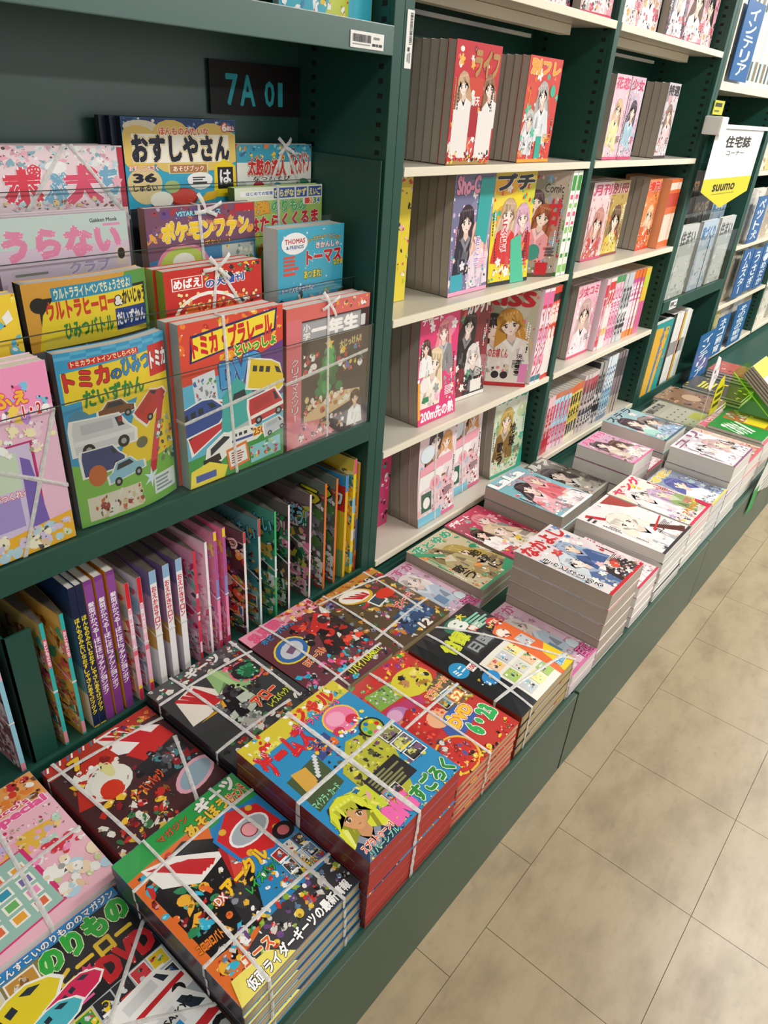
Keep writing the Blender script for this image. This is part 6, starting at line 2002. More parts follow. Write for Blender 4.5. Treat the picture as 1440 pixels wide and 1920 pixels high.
sd_purple = spine_design(204, 0.34, 0.0165, 0, '#e0a338', '#7d3a86', [(0.86, 0.97, '#8f4a98')], '髪型がかべるーほにほにファッションボブ', '#f4e8f4', flat=[(0.0, '#e8c23a'), (0.35, '#8fae4a'), (0.45, '#e0a338')], trange=(0.20, 0.86), tw=False)
sd_red = spine_design(205, 0.297, 0.009, 0.009, '#c9c4cf', '#f3b6cc', [(0.78, 1, '#d8242e'), (0.40, 0.44, '#e8607a'), (0, 0.10, '#d8304a'), (0.10, 0.13, '#f0cf3a')], 'ニコちゃん', '#f4f0f2', pal=['#8fb0c8', '#e8a0b4', '#f2e8ec', '#d8606a', '#a89ac0', '#7a8f9a'], trange=(0.45, 0.80))
sd_egg = spine_design(206, 0.297, 0.0145, 0.009, '#8a6a90', '#efeeee', [(0.90, 1, '#8fb8d8')], 'おえかきサロン', '#d8324a', flat=[(0.0, '#f0efef'), (0.34, '#d8a84a'), (0.52, '#b890b0'), (0.8, '#7a6a98')], trange=(0.52, 0.88))
sd_pink1 = spine_design(207, 0.297, 0.006, 0.010, '#f0a0be', '#d8324a', [(0.1, 0.2, '#f4d0dc'), (0.4, 0.44, '#f4d0dc'), (0.6, 0.64, '#f4d0dc')], pal=['#f7c8d8', '#e87aa0', '#fbe6ee', '#8fc8b8', '#d83a6a'])
sd_pink2 = spine_design(208, 0.305, 0.006, 0.009, '#efdbe4', '#f7eef2', pal=['#f7d8e4', '#e8a8bc', '#fbf2f6', '#d8c8d8', '#e87a9a'])
sd_stripe = spine_design(209, 0.32, 0.0075, 0.006, '#e884ac', '#f08ab4', [(0.93, 0.99, '#f0d82a'), (0.62, 0.93, '#b0569a'), (0.45, 0.62, '#7f8fd0'), (0.10, 0.18, '#f0b8d0'), (0, 0.10, '#c8304a')], pal=['#f2a0c0', '#d8508a', '#f7d0e0', '#c8a8d8', '#f0cf6a'])
DKP = ['#c9302c', '#17171a', '#e8a03a', '#3f7a4a', '#e8d8c0', '#6a4a86', '#d86a3a', '#2f6f9a', '#8fae3a']
sd_dk = spine_design(210, 0.285, 0.006, 0.012, '#4a3030', '#efeae6', [(0.9, 1, '#d83a4a')], pal=DKP, title=(('かいけつ', 0.30, 0.80, 0.62, 0.13, '#f4ece0', '#17171a'),))
sd_teal3 = spine_design(211, 0.30, 0.006, 0.012, '#4a9a9a', '#dfe6e4', [(0.85, 1, '#c83a4a')], pal=['#3f8a8f', '#e8a03a', '#d8d4cc', '#2b2b30', '#8fc8c0', '#c85a3a', '#c8a84a'], title=(('もいもい', 0.42, 0.80, 0.54, 0.12, '#7fd0e8', '#20303a'),))
sd_grn = spine_design(212, 0.30, 0.006, 0.012, '#3f8f74', '#3fae6a', [(0.4, 0.6, '#dfe6e4')], pal=['#3f8a5f', '#e8a03a', '#d8d4cc', '#2b2b30', '#c8a84a', '#c85a3a', '#e8e4da'], title=(('もいもい', 0.36, 0.80, 0.60, 0.12, '#7fd0e8', '#20303a'),))
sd_pk3 = spine_design(213, 0.30, 0.006, 0.013, '#5a4a4a', '#f0dfe6', pal=['#e884a8', '#2b2b30', '#3f8a5a', '#d8d4cc', '#c8a84a', '#1f5a3a'], title=(('とあそぼう!', 0.10, 0.72, 0.86, 0.15, '#e88aa8', '#17171a'),))
sd_pk4 = spine_design(214, 0.30, 0.006, 0.013, '#6a5a58', '#f4dfe8', pal=['#f08ab4', '#2b2b30', '#2f8a5a', '#e8e4e0', '#c8c84a', '#1f5a3a', '#f0a0c0'], title=(('ツとあそぼう!', 0.14, 0.70, 0.82, 0.17, '#8fd8f0', '#17171a'),))
sd_grn2 = spine_design(215, 0.31, 0.007, 0.011, '#5a6a5a', '#d8702e', pal=['#c9302c', '#d8d8d8', '#8a8f98', '#3a3a40', '#f2f2f2', '#a83a34', '#5a8a4a'], title=(('う', 0.60, 0.78, 0.32, 0.14, '#e8e23a', '#17301a'),), tw=False)
sd_tom = spine_design(216, 0.305, 0.009, 0.011, '#e8c62a', '#e0b030', [(0.85, 1, '#2f8fc8')], flat=[(0.0, '#8fae6a'), (0.28, '#e8c62a'), (0.66, '#d02a2a'), (0.90, '#3a98d0')], title=(('ミカ', 0.50, 0.72, 0.45, 0.13, '#ffffff', '#17171a'),), tw=False)
sd_yel = spine_design(217, 0.34, 0.010, 0.0035, '#e8cf3a', '#f0d22a', [(0.88, 1, '#e85f8a'), (0.55, 0.68, '#8fc8e0'), (0.30, 0.4, '#e8e0d0'), (0.08, 0.2, '#5ab8d8')], pal=['#e8cf3a', '#4fb0d8', '#f2eebf', '#2f7fb0', '#e8a03a'], tw=False)
sd_last = spine_design(218, 0.325, 0.007, 0, '#d8a03a', '#e08a2e', [(0.7, 1, '#d89a2e'), (0.2, 0.5, '#3f6fb0'), (0.0, 0.15, '#c8302c')], tw=False)


def put_spine(d, x, label, group=None, yf=0.655, z=0.2963, rot=0.0, cat='magazine'):
    place(d, m_spine(x + d.t / 2, yf, z, d.w, rot), label, cat, group)


put_spine(sd_left, -0.972, 'dusky pink magazine with light blue spine left of the green divider')
for x, l in ((-0.888, 'beside the green divider'), (-0.852, 'beside the navy spined books')):
    put_spine(sd_teal, x, 'teal spined magazine with a golden cover ' + l, 'teal spined magazines in the low compartment')
for x, l in ((-0.826, 'next to the teal spines'), (-0.8125, 'next to the purple spines')):
    put_spine(sd_sushi, x, 'tall navy spined book with yellow vertical lettering ' + l, 'navy sushi play books in the low compartment')
for x, l in ((-0.796, 'next to the navy spines'), (-0.775, 'between its two fellows'), (-0.752, 'next to the pink spines')):
    put_spine(sd_purple, x, 'tall purple spined book with white lettering and orange sides ' + l, 'purple spined books in the low compartment')
for x, l in ((-0.724, 'next to the purple spines'), (-0.698, 'next to the white spines')):
    put_spine(sd_red, x, 'pink spined magazine with a red top band ' + l, 'red topped pink magazines in the low compartment')
for x, l in ((-0.668, 'next to the pink spines'), (-0.638, 'between its two fellows'), (-0.608, 'next to the bright pink magazine')):
    put_spine(sd_egg, x, 'white spined magazine with red lettering ' + l, 'white spined magazines in the low compartment')
put_spine(sd_pink1, -0.570, 'bright pink magazine with a thin red spine tied with twine')
put_spine(sd_pink2, -0.541, 'pale pink magazine with a nearly white spine tied with twine')
for x, l in ((-0.517, 'next to the pale pink one'), (-0.494, 'next to the dark red one')):
    put_spine(sd_stripe, x, 'pink magazine with yellow, purple and blue spine ' + l, 'striped spine pink magazines')
put_spine(sd_dk, -0.440, 'dark red busy children magazine with a white spine in the low compartment')
put_spine(sd_teal3, -0.398, 'teal busy children magazine with a pale spine in the low compartment')
put_spine(sd_grn, -0.350, 'green busy children magazine with a green spine in the low compartment')
put_spine(sd_pk3, -0.308, 'dark children magazine with pink lettering beside the green spined one')
put_spine(sd_pk4, -0.238, 'dark children magazine with light blue lettering and pink foot')
for x, l in ((-0.187, 'next to the pink footed one'), (-0.148, 'next to the yellow toy car book')):
    put_spine(sd_grn2, x, 'grey robot magazine with an orange spine ' + l, 'grey robot magazines in the low compartment')
put_spine(sd_tom, -0.1115, 'yellow toy car book with a red band and blue top edge, spine out')
put_spine(sd_yel, -0.083, 'tall yellow and light blue children book beside the green post')
put_spine(sd_last, -0.0675, 'thin orange spined book squeezed against the green post')

# ================================================================== white shelves, first bookcase
zt = [z + SH for z in ZS]


def stand(key, n, x, yf, shelf, first, rest, group, rot=0.0, seed=0):
    row(DZ[key], n, x, yf, zt[shelf] + 0.0004, first, rest, group, rot, seed=seed)


stand('life', 7, 0.166, 0.652, 1, 'red manga magazine with two women in white, front of its row', 'grey page edge of a magazine behind the red cover with women in white', 'red manga magazines with women in white')
stand('friend', 7, 0.486, 0.660, 1, 'orange red manga magazine with a silver haired figure, front of its row', 'grey page edge of a magazine behind the orange red manga cover', 'orange red manga magazines')
stand('she', 6, 0.284, 0.700, 2, 'dark blue and pink manga magazine with teal corner, front of its row', 'grey page edge of a magazine behind the dark blue and pink cover', 'dark blue and pink manga magazines')
stand('yellow', 5, 0.487, 0.712, 2, 'yellow manga magazine with a curved cover beside the brown one', 'grey page edge of a magazine behind the curved yellow cover', 'yellow manga magazines', rot=-6)
stand('comic', 1, 0.672, 0.724, 2, 'brown toned manga magazine turned sideways with a large red character', 'second brown toned manga magazine behind the turned one', None, rot=-32)
d = DZ['flowers']
for x, l in ((0.828, 'next to the turned brown one'), (0.860, 'against the green panel')):
    place(d, m_spine(x, 0.648, zt[2] + 0.0004, d.w), 'white spined manga magazine with green print ' + l, 'magazine', 'white spined manga magazines')
a = bg(0.17, 0.29, '#e8d23a', 142)
a.busy(0, 0.1, 1, 1, 50, ['#f4f2ee', '#2a2226', '#e8d23a', '#d83a5a', '#f2a8c0', '#c8d83a'], 0.16)
DZ['slim'] = design('magazine', 0.17, 0.292, 0.03, cover='#e8d23a', spine='#e8d23a', page='pg_g', art=a)
place(DZ['slim'], m_face(0.002, 0.742, zt[2] + 0.0004, 0.03), 'yellow and white manga magazine half hidden behind the green post')
stand('pink200', 4, 0.190, 0.695, 3, 'hot pink manga magazine with white lettering along its foot, front of its row', 'grey page edge of a magazine behind the hot pink cover', 'hot pink manga magazines')
stand('darkred', 5, 0.392, 0.732, 3, 'dark red manga magazine with black and white figures, front of its row', 'grey page edge of a magazine behind the dark red cover', 'dark red manga magazines', rot=-4)
stand('kiss', 2, 0.596, 0.776, 3, 'beige manga magazine with red title and fair haired couple, turned sideways', 'second beige manga magazine behind the turned one', 'beige manga magazines', rot=-50)


def spines(seed, h, t, face, col, bands, text=None, tc='#ffffff', w=0.182, page='pg_g'):
    return spine_design(seed, h, t, 0, face, col, bands, text, tc, w=w, page=page, flat=[(0, face)], tw=False)


def spine_row(specs, x, yf, z, gap=0.0012, cat='magazine', prev='cover beside it'):
    for (d, n, label, group) in specs:
        for k in range(n):
            x += d.t + gap
            place(d, m_spine(x, yf + 0.003 * math.sin(37 * x), z, d.w), label if n == 1 else label + ', ' + ORD[k] + ' from the ' + prev, cat, group)
        prev = (group or 'single spine').split(' on ')[0].split(' with ')[0].replace('single spine', 'pale pink one')
    return x


s_pw = spines(301, 0.30, 0.030, '#f0d8e0', '#f2dfe8', [(0.8, 0.97, '#e86aa0'), (0.45, 0.6, '#e8b0d0'), (0.2, 0.3, '#f0a0b8'), (0.02, 0.08, '#2f7a8a')], 'マガジン', '#c83a4a')
s_rw = spines(302, 0.30, 0.028, '#e8e0dc', '#d8402e', [(0.05, 0.45, '#f0ece8'), (0.62, 0.70, '#f4d8c8'), (0.85, 0.93, '#2a2226')], '特集号', '#f8e8e0')
spine_row([(s_pw, 2, 'pink and white manga spine beside the turned beige one', 'pink and white spines'), (s_rw, 2, 'red and white manga spine', 'red and white spines')],
          0.745, 0.645, zt[3] + 0.0004)
stand('cat', 4, 0.222, 0.682, 4, 'pink and sky blue manga magazine with a white cat badge, nearer the post', 'grey page edge of a magazine behind the pink and sky blue cover', 'pink and sky blue manga magazines')
stand('cat', 3, 0.428, 0.722, 4, 'pink and sky blue manga magazine with a white cat badge, beside the pale green one', 'grey page edge of a magazine in the second pink and sky blue row', 'pink and sky blue manga magazines, second row', seed=3)
stand('hana', 3, 0.655, 0.700, 4, 'pale green manga magazine with brush lettering on the bottom shelf, front of its row', 'grey page edge of a magazine behind the pale green cover', 'pale green manga magazines', rot=-4)
a = bg(0.18, 0.28, '#c83a6a', 143)
a.busy(0, 0, 1, 1, 40, ['#e86a9a', '#2a2226', '#f4f2ee', '#3f8a8a'], 0.16)
DZ['slim2'] = design('magazine', 0.18, 0.29, 0.012, cover='#c83a6a', spine='#e0407a', page='pg_g', art=a)
place(DZ['slim2'], m_face(0.004, 0.75, zt[4] + 0.0004, 0.012), 'dark pink magazine half hidden behind the green post on the bottom shelf')
# above the top cream shelf
t1 = [manga(150 + k, c, 'コミック', '#c8304a', [((0.5, 0.55, 0.2, h_, '#f2e6e8'),)], ['#f2c8d0', '#2a2226', '#ffffff', '#e8a03a', '#c83a5a'], w=0.15, h=0.22, t=0.024, page='pg_g')
      for k, (c, h_) in enumerate((('#e8a8b8', '#2a2226'), ('#d8d0d0', '#c8a080'), ('#5a5060', '#e8e0e0'), ('#e8c0c8', '#6a4a3a')))]
for k, (x, rot) in enumerate(((0.18, 0), (0.35, 0), (0.53, 0), (0.70, -6), (0.935, 0), (1.10, 0), (1.27, 0), (1.44, -5), (1.60, 0))):
    d = t1[k % 4]
    place(d, m_face(x, 0.665 + 0.01 * (k % 3), zt[0] + 0.0004, d.t, rot),
          ['rose manga magazine with black haired figure above the top cream shelf', 'grey manga magazine with tan haired figure above the top cream shelf',
           'dark manga magazine with white haired figure above the top cream shelf', 'light pink manga magazine with brown haired figure above the top shelf'][k % 4] + (' near the rack' if k < 4 else ' near the banner' if k < 8 else ' beside the banner'), 'magazine', 'manga magazines above the top shelf %d' % (k % 4))

# ================================================================== second bookcase
b2 = [manga(160 + k, c, ti, tc, [((0.5, 0.6, 0.2, h_, cl),)], ac, w=0.105, h=hh, t=0.026, page='pg_g') for k, (c, ti, tc, h_, cl, ac, hh) in enumerate((
    ('#efc4d0', '花恋', '#d8507a', '#d8b890', '#f0e0a0', ['#f7dfe6', '#e8d890', '#ffffff'], 0.225),
    ('#d9b8cc', '少女', '#c83a6a', '#4a3a48', '#a8c8d8', ['#c8a8c0', '#f2e6ee', '#8fb8c8'], 0.225),
    ('#cfc8cc', '特選', '#2a2226', '#8a6a5a', '#e8c8c8', ['#f4f2f2', '#2a2226', '#c8606a'], 0.225)))]
for k, (x, rot) in enumerate(((1.005, 0), (1.115, 0), (1.42, 0))):
    n = (2, 5, 3)[k]
    row(b2[k], n, x, (0.668, 0.668, 0.668)[k], zt[1] + 0.0004,
        ['pale pink manga book turned sideways beside the green post, second shelf', 'lilac pink manga book turned sideways in the middle of the second shelf', 'grey white manga book turned sideways at the end of the second shelf'][k],
        ['page edge behind the pale pink turned book on the second shelf', 'page edge behind the lilac pink turned book on the second shelf', 'page edge behind the grey white turned book'][k],
        ['pale pink turned books', 'lilac pink turned books', 'grey white turned books'][k], rot)
b3 = [manga(170 + k, c, ti, tc, [((0.55, 0.5, 0.22, h_, cl),)], ac, w=ww, h=0.245, t=0.026, page='pg_g') for k, (c, ti, tc, h_, cl, ac, ww) in enumerate((
    ('#ead0d0', '月刊', '#c8406a', '#c88a7a', '#c8504a', ['#f4e6e6', '#d8a0a0', '#e8b8c0'], 0.15),
    ('#b89a4a', '別冊', '#8a2a1a', '#6a4a2a', '#d8c04a', ['#e8d04a', '#8a5a2a', '#c8602e', '#f0e0a0'], 0.15),
    ('#e88a4a', '増刊', '#d83a1a', '#f0c8a0', '#e8602a', ['#f4d0b0', '#d8502a', '#f4e8dc', '#6a2a1a'], 0.12)))]
row(b3[0], 3, 1.085, 0.708, zt[2] + 0.0004, 'pale rose manga magazine face out on the third shelf of the spine bookcase', 'copy back behind the pale rose magazine', 'pale rose magazines', 0)
row(b3[1], 5, 1.235, 0.712, zt[2] + 0.0004, 'golden brown manga magazine face out beside the pale rose one', 'grey page edge behind the golden brown magazine', 'golden brown magazines', 0)
row(b3[2], 3, 1.505, 0.690, zt[2] + 0.0004, 'orange manga magazine face out beside orange spines', 'copy behind the orange magazine', 'orange magazines', 0)
s_or = spines(303, 0.245, 0.030, '#e8a070', '#e8703a', [(0.1, 0.5, '#f4d8c4'), (0.6, 0.8, '#c8402a'), (0.85, 0.95, '#f4e0d0')])
spine_row([(s_or, 4, 'orange and cream spine on the third shelf', 'orange spines on the third shelf')], 1.635, 0.66, zt[2] + 0.0004)
b4 = manga(180, '#f0bccb', '少女コミ', '#d8406a', [((0.5, 0.6, 0.22, '#caa8a0', '#f7e2ea'),)], ['#f7dfe6', '#e89ab0', '#ffffff'], w=0.17, h=0.258, t=0.024)
row(b4, 4, 1.075, 0.685, zt[3] + 0.0004, 'pink manga magazine face out on the fourth shelf beside a row of spines', 'grey page edge behind the pink magazine on the fourth shelf', 'pink magazines on the fourth shelf', 0)
H4 = 0.262
sp4 = [(spines(311, H4, 0.026, '#f2dfe6', '#f2c8d4', [(0.75, 0.92, '#d8304a'), (0.3, 0.5, '#f7e6ec'), (0.05, 0.15, '#d83a4a')], '恋', '#d83a5a'), 1, 'pale pink spine with a red label on the fourth shelf', None),
       (spines(312, H4, 0.026, '#f4ece4', '#f4e2e2', [(0.6, 0.95, '#d83a3a'), (0.2, 0.3, '#e8b03a')], '乙女心', '#f8f0ec'), 2, 'white spine with red upper half on the fourth shelf', 'white and red spines'),
       (spines(313, H4, 0.026, '#f0dce4', '#f0c0d0', [(0.9, 1, '#3f9a5a'), (0.5, 0.7, '#f8e8f0'), (0.1, 0.25, '#e8a0c0')], 'ときめき', '#d8508a'), 3, 'green capped pink spine on the fourth shelf', 'pink spines with green caps'),
       (spines(314, H4, 0.026, '#d8d8d8', '#c8ccd0', [(0.1, 0.5, '#f2f0f0'), (0.2, 0.26, '#2a2226')], '夜話', '#3a3438'), 3, 'grey spine with white lower half on the fourth shelf', 'grey spines'),
       (spines(315, H4, 0.026, '#e8a03a', '#c8509a', [(0.88, 1, '#e8702a'), (0.0, 0.14, '#e8802a'), (0.3, 0.55, '#f2d8e8')], '学園', '#f8ecf4'), 4, 'purple spine with orange ends on the fourth shelf', 'purple and orange spines'),
       (spines(316, H4, 0.026, '#e8c83a', '#e8c03a', [(0.0, 0.5, '#d8609a'), (0.7, 0.9, '#c8d23a')], None), 2, 'yellow and pink spine ending the fourth shelf', 'yellow and pink spines')]
spine_row(sp4, 1.262, 0.668, zt[3] + 0.0004, 0.0016)
H5 = 0.225
sp5 = [(spines(321, H5, 0.026, '#e8d8d8', '#e2b8b8', [(0.7, 0.98, '#f0c8cc'), (0.0, 0.28, '#c8283a')], '怪談', '#c8283a'), 2, 'rose spine with a red foot on the lowest shelf', 'rose spines with red feet'),
       (spines(322, H5, 0.024, '#d8e8f0', '#b8dcec', [(0.0, 0.4, '#f0c0d4'), (0.9, 1, '#d86a3a')], '青空', '#d84a6a'), 5, 'light blue spine with a pink foot on the lowest shelf', 'light blue and pink spines'),
       (spines(323, H5, 0.024, '#e8e0c0', '#e8cf5a', [(0.86, 1, '#d8602a'), (0.0, 0.3, '#f0e6cc')], '事件簿', '#2a2020'), 4, 'orange capped yellow spine on the lowest shelf', 'yellow spines with orange caps'),
       (spines(324, 0.24, 0.024, '#e8dcdc', '#d8c8c8', [(0.7, 0.92, '#b83a4a'), (0.1, 0.4, '#f0e8e8'), (0.3, 0.36, '#4a6a8a')], '迷宮', '#3a2a2a'), 5, 'beige spine with a dark red label on the lowest shelf', 'beige and red spines'),
       (spines(325, 0.262, 0.03, '#3a3a3c', '#a8a4a4', [(0.05, 0.5, '#d8d4d4'), (0.2, 0.32, '#3a3638')], '暗夜', '#2a2628'), 2, 'grey spine with black lettering on the lowest shelf', 'grey lettered spines'),
       (spines(326, 0.275, 0.022, '#dce8f0', '#e2eaf0', [(0.2, 0.5, '#a8d0e8'), (0.0, 0.08, '#4a6a8a')], 'そら色', '#4a6a88'), 4, 'white and sky blue spine on the lowest shelf', 'white and sky blue spines'),
       (spines(327, 0.27, 0.022, '#8a8488', '#8a7a80', [(0.0, 0.3, '#b8a89a'), (0.6, 0.9, '#4a4448')], None), 4, 'dark mauve spine ending the lowest shelf', 'dark mauve spines')]
spine_row(sp5, 0.955, 0.662, zt[4] + 0.0004, 0.0018)

# ================================================================== stacks on the platform
ZB = 0.2502
lo = lambda s: 'copy down of the ' + s


def st(key, n, x, y, name, group, rot=0.0, z0=ZB, jit=0.001, drift=(0, 0), seed=0, top=None):
    pile(DZ[key], n, x, y, z0, top or (name + ', top of its pile'), lo(name), group, rot, jit, seed + len(name), drift=drift)


st('norimono', 3, -1.226, 0.040, 'vehicle magazine with green lettering and a yellow train', 'vehicle magazines')
st('geats', 5, -0.988, 0.030, 'green topped toy belt magazine with a red buckle', 'toy belt magazines', rot=0.6, jit=0.0008, drift=(0.0, -0.002))
st('game', 6, -0.748, 0.017, 'thick blue game magazine with red page edges', 'game magazines', jit=0.001)
st('dvd', 7, -0.504, 0.018, 'red game magazine with slanted yellow and green lettering', 'red game magazines', rot=-0.6, jit=0.0015)
st('kids8', 4, -0.286, 0.018, 'black and orange baby magazine with a big number 8', 'baby magazines', rot=0.5, jit=0.0008)
st('whitehair', 2, -0.046, 0.017, 'mauve manga magazine with a white haired figure near the edge', 'mauve manga magazines at the front edge')
st('akao', 5, 0.088, 0.018, 'thick white manga magazine with red brush title', 'thick white manga magazines', jit=0.002)
place(DZ['whitehair'], m_flat(-0.043, 0.340, ZB), 'mauve manga magazine with a white haired figure below the cream shelf')
st('seal', 4, -1.200, 0.342, 'pink sticker magazine with a grid of little pictures', 'pink sticker magazines')
st('fox', 3, -0.958, 0.335, 'dark red toy magazine with a white helmet shape', 'dark red toy magazines', rot=0.8)
st('arrow', 4, -0.730, 0.335, 'grey toy magazine with a pale green bow shape', 'grey toy magazines', rot=0.8, jit=0.001)
st('super', 4, -0.498, 0.345, 'pink topped hobby magazine with a blue oval gadget', 'pink topped hobby magazines', rot=-0.6)
st('tvmag', 3, -0.282, 0.352, 'brown busy hero magazine with a red and white oval', 'brown hero magazines', rot=-0.8)
st('hana_flat', 1, 0.092, 0.345, 'olive green manga magazine with black brush lettering', 'olive green manga magazines', z0=0.2794, top='olive green manga magazine with black brush lettering lying below the cream shelf')
d = DZ['hana_flat']
place(d, m_flat(0.094, 0.343, ZB), 'second olive green manga magazine lying under the first', low=True, art=True)
st('des_flat', 2, 0.279, 0.348, 'crimson manga magazine with grey haired figures', 'crimson manga magazines')
st('lala', 3, 0.474, 0.325, 'turquoise manga magazine with pink costumed figures', 'turquoise manga magazines', jit=0.004)
st('redx', 5, 0.455, 0.017, 'white manga book with crossing red strokes', 'white manga books with red strokes', jit=0.003)
st('lowstack', 4, 0.300, 0.017, 'white and pink manga book beside the thick white magazines', 'low white and pink books')
st('spread', 5, 0.664, 0.018, 'white manga magazine with magenta corner and yellow lettering', 'white and magenta manga magazines', jit=0.003)
st('blue', 4, 0.848, 0.017, 'periwinkle blue manga book with a pale gown', 'periwinkle manga books', jit=0.003)
st('greycov', 3, 0.685, 0.350, 'dark grey manga magazine behind the turquoise pile', 'dark grey manga magazines')
st('pinkbook', 4, 0.869, 0.285, 'mauve pink manga book with two figures below the lowest spines', 'mauve pink manga books', jit=0.004)
st('whitebook', 4, 1.008, 0.020, 'thick white manga book pile with a pale figure', 'thick white manga books', jit=0.002)
st('tealbook', 3, 1.215, 0.300, 'pale teal manga book pile with a dark haired figure', 'pale teal manga books', jit=0.003)
st('brown', 3, 1.235, 0.025, 'beige lifestyle book with a dark haired woman', 'beige lifestyle books', jit=0.003)
st('lowstack', 3, 1.055, 0.285, 'small white and pink book behind the thick white books', 'small white and pink books behind')
st('brutus', 5, 1.61, 0.295, 'grey magazine with bold black title letters', 'grey magazines with black title', jit=0.002)
st('brown', 3, 1.462, 0.030, 'beige lifestyle book under the green cooking magazine', 'beige lifestyle books under green', seed=4, top='beige lifestyle book lying right below the green cooking magazine')
st('greencard', 1, 1.465, 0.040, 'green cooking magazine with a yellow square', 'green cooking magazines', jit=0.001, z0=0.4055)
st('brownmag', 4, 1.90, 0.335, 'brown photo magazine below the white books', 'brown photo magazines', jit=0.003)
st('darkmag', 3, 2.25, 0.30, 'dark magazine with yellow lines beyond the brown photo magazines', 'dark magazines with yellow lines', jit=0.003)
st('redmag', 3, 2.62, 0.30, 'brick red magazine lying on the far platform', 'brick red magazines', jit=0.003)

# ================================================================== third bay: housing magazines, signs, banner
BLUE = '#1560a0'


def marker(x0, x1, z0, z1, y, text, label):
    o = boxes('section_marker', [(x0, x1, y, y + 0.003, z0, z1)], solid('blue_plate', BLUE, 0.4, 0.5, 0.04))
    tag(o, label, 'sign')
    a = Art(x1 - x0, z1 - z0)
    a.rect(0.001, 0.001, 0.998, 0.998, BLUE)
    a.vtext(text, 0.22, 0.06, 0.56, 0.88, '#e8f2f8', b=0.02)
    flat_print(o, (x0, y, z0), (1, 0, 0), (0, 0, 1), a, 'marker_lettering')


marker(1.885, 2.095, 1.545, 1.79, D - 0.006, 'インテリア', 'blue section marker with five white characters on the high cream shelf')
marker(2.35, 2.60, 0.27, 0.51, 0.585, 'インテリア', 'blue section marker with five white characters beside the low white books')
marker(2.69, 2.89, 0.32, 0.535, 0.612, 'ネコ飼育', 'blue section marker partly behind the low five character one')
marker(2.83, 3.02, 0.885, 1.105, D - 0.006, 'ペット犬', 'blue section marker for pet dogs on the far bookcase')
marker(2.865, 3.055, 0.60, 0.85, D - 0.006, 'ハムスター', 'blue section marker for hamsters on the far bookcase')
marker(3.07, 3.25, 0.61, 0.835, D - 0.005, 'うさぎ', 'blue section marker for rabbits on the far bookcase')
marker(3.27, 3.45, 0.60, 0.85, D - 0.004, '亀・めだか', 'blue section marker for turtles and fish on the far bookcase')
marker(3.085, 3.34, 0.30, 0.535, D - 0.006, 'その他の動物', 'blue section marker for other animals on the far bookcase')

# white section books with the high marker
bk = [spines(330 + k, h, t, '#e8e6e0', c, [(0.1, 0.3, b_), (0.8, 0.9, b_)], None, page='pg_w', w=0.2) for k, (h, t, c, b_) in enumerate((
    (0.33, 0.03, '#f0efea', '#c8d8e0'), (0.32, 0.024, '#e2e8ea', '#4a5a4a'), (0.30, 0.02, '#cfe0ea', '#f4f2ee'), (0.33, 0.035, '#efe8d8', '#8a7a5a')))]
x = 1.85
for k in range(24):
    d = bk[(k * 3) % 4]
    x += d.t + 0.002
    if x > 2.62:
        break
    place(d, m_spine(x, 0.655, 1.5244, d.w), ['white thick interior book on the high cream shelf', 'pale grey interior book on the high cream shelf', 'light blue interior book on the high cream shelf', 'cream interior book on the high cream shelf'][(k * 3) % 4], 'book', 'interior books on the high shelf %d' % ((k * 3) % 4))

# low white books
a = bg(0.2, 0.33, '#1f9a98', 144)
a.poly([(0.0, 0.0), (0.62, 0.0), (0.70, 0.4), (0.86, 0.9), (0.0, 0.94)], '#e8b42e')
a.poly([(0.34, 0.0), (0.46, 0.0), (0.60, 0.92), (0.46, 0.92)], '#3f7fb8')
a.busy(0.4, 0.3, 0.9, 0.9, 20, ['#e8c23a', '#d8402e', '#e89a2e', '#3f7fb8'], 0.14)
DZ['picture'] = design('book', 0.2, 0.33, 0.02, cover='#1f9a98', spine='#1f9a98', art=a)
place(DZ['picture'], m_face(1.845, 0.640, 0.3085, 0.02, 0, 0), 'yellow and teal picture book standing face out below the housing rack', 'book', name='book')
low = [spines(340 + k, h, t, f, c, [(0.4, 0.6, b_)], None, page='pg_w', w=0.2) for k, (h, t, f, c, b_) in enumerate((
    (0.33, 0.03, '#c9c4bb', '#e8e6e0', '#cfcac0'), (0.345, 0.042, '#1c1a1a', '#1f1d1d', '#2a2828'), (0.34, 0.046, '#e6e4de', '#efeee9', '#9a9a96'),
    (0.335, 0.014, '#c84a52', '#c8404a', '#e8a8a8'), (0.33, 0.022, '#efedd8', '#c8c832', '#2a2a1a')))]
x = 2.05
for k, label in ((0, 'beige white book standing beside the picture book'), (1, 'tall black book among the low white books'), (2, 'thick white book beside the tall black one'), (2, 'thick white book beside the thin red spine'),
                 (3, 'thin red spined book among the low white books'), (4, 'yellow green spined book among the low white books'), (2, 'thick white book beyond the yellow green spine'), (0, 'beige white book beyond the yellow green spine')):
    d = low[k]
    x += d.t + 0.002
    place(d, m_spine(x, 0.655, 0.2964, d.w), label, 'book', 'thick white books beside the black one' if label.startswith('thick white book beside') else None, name='book')

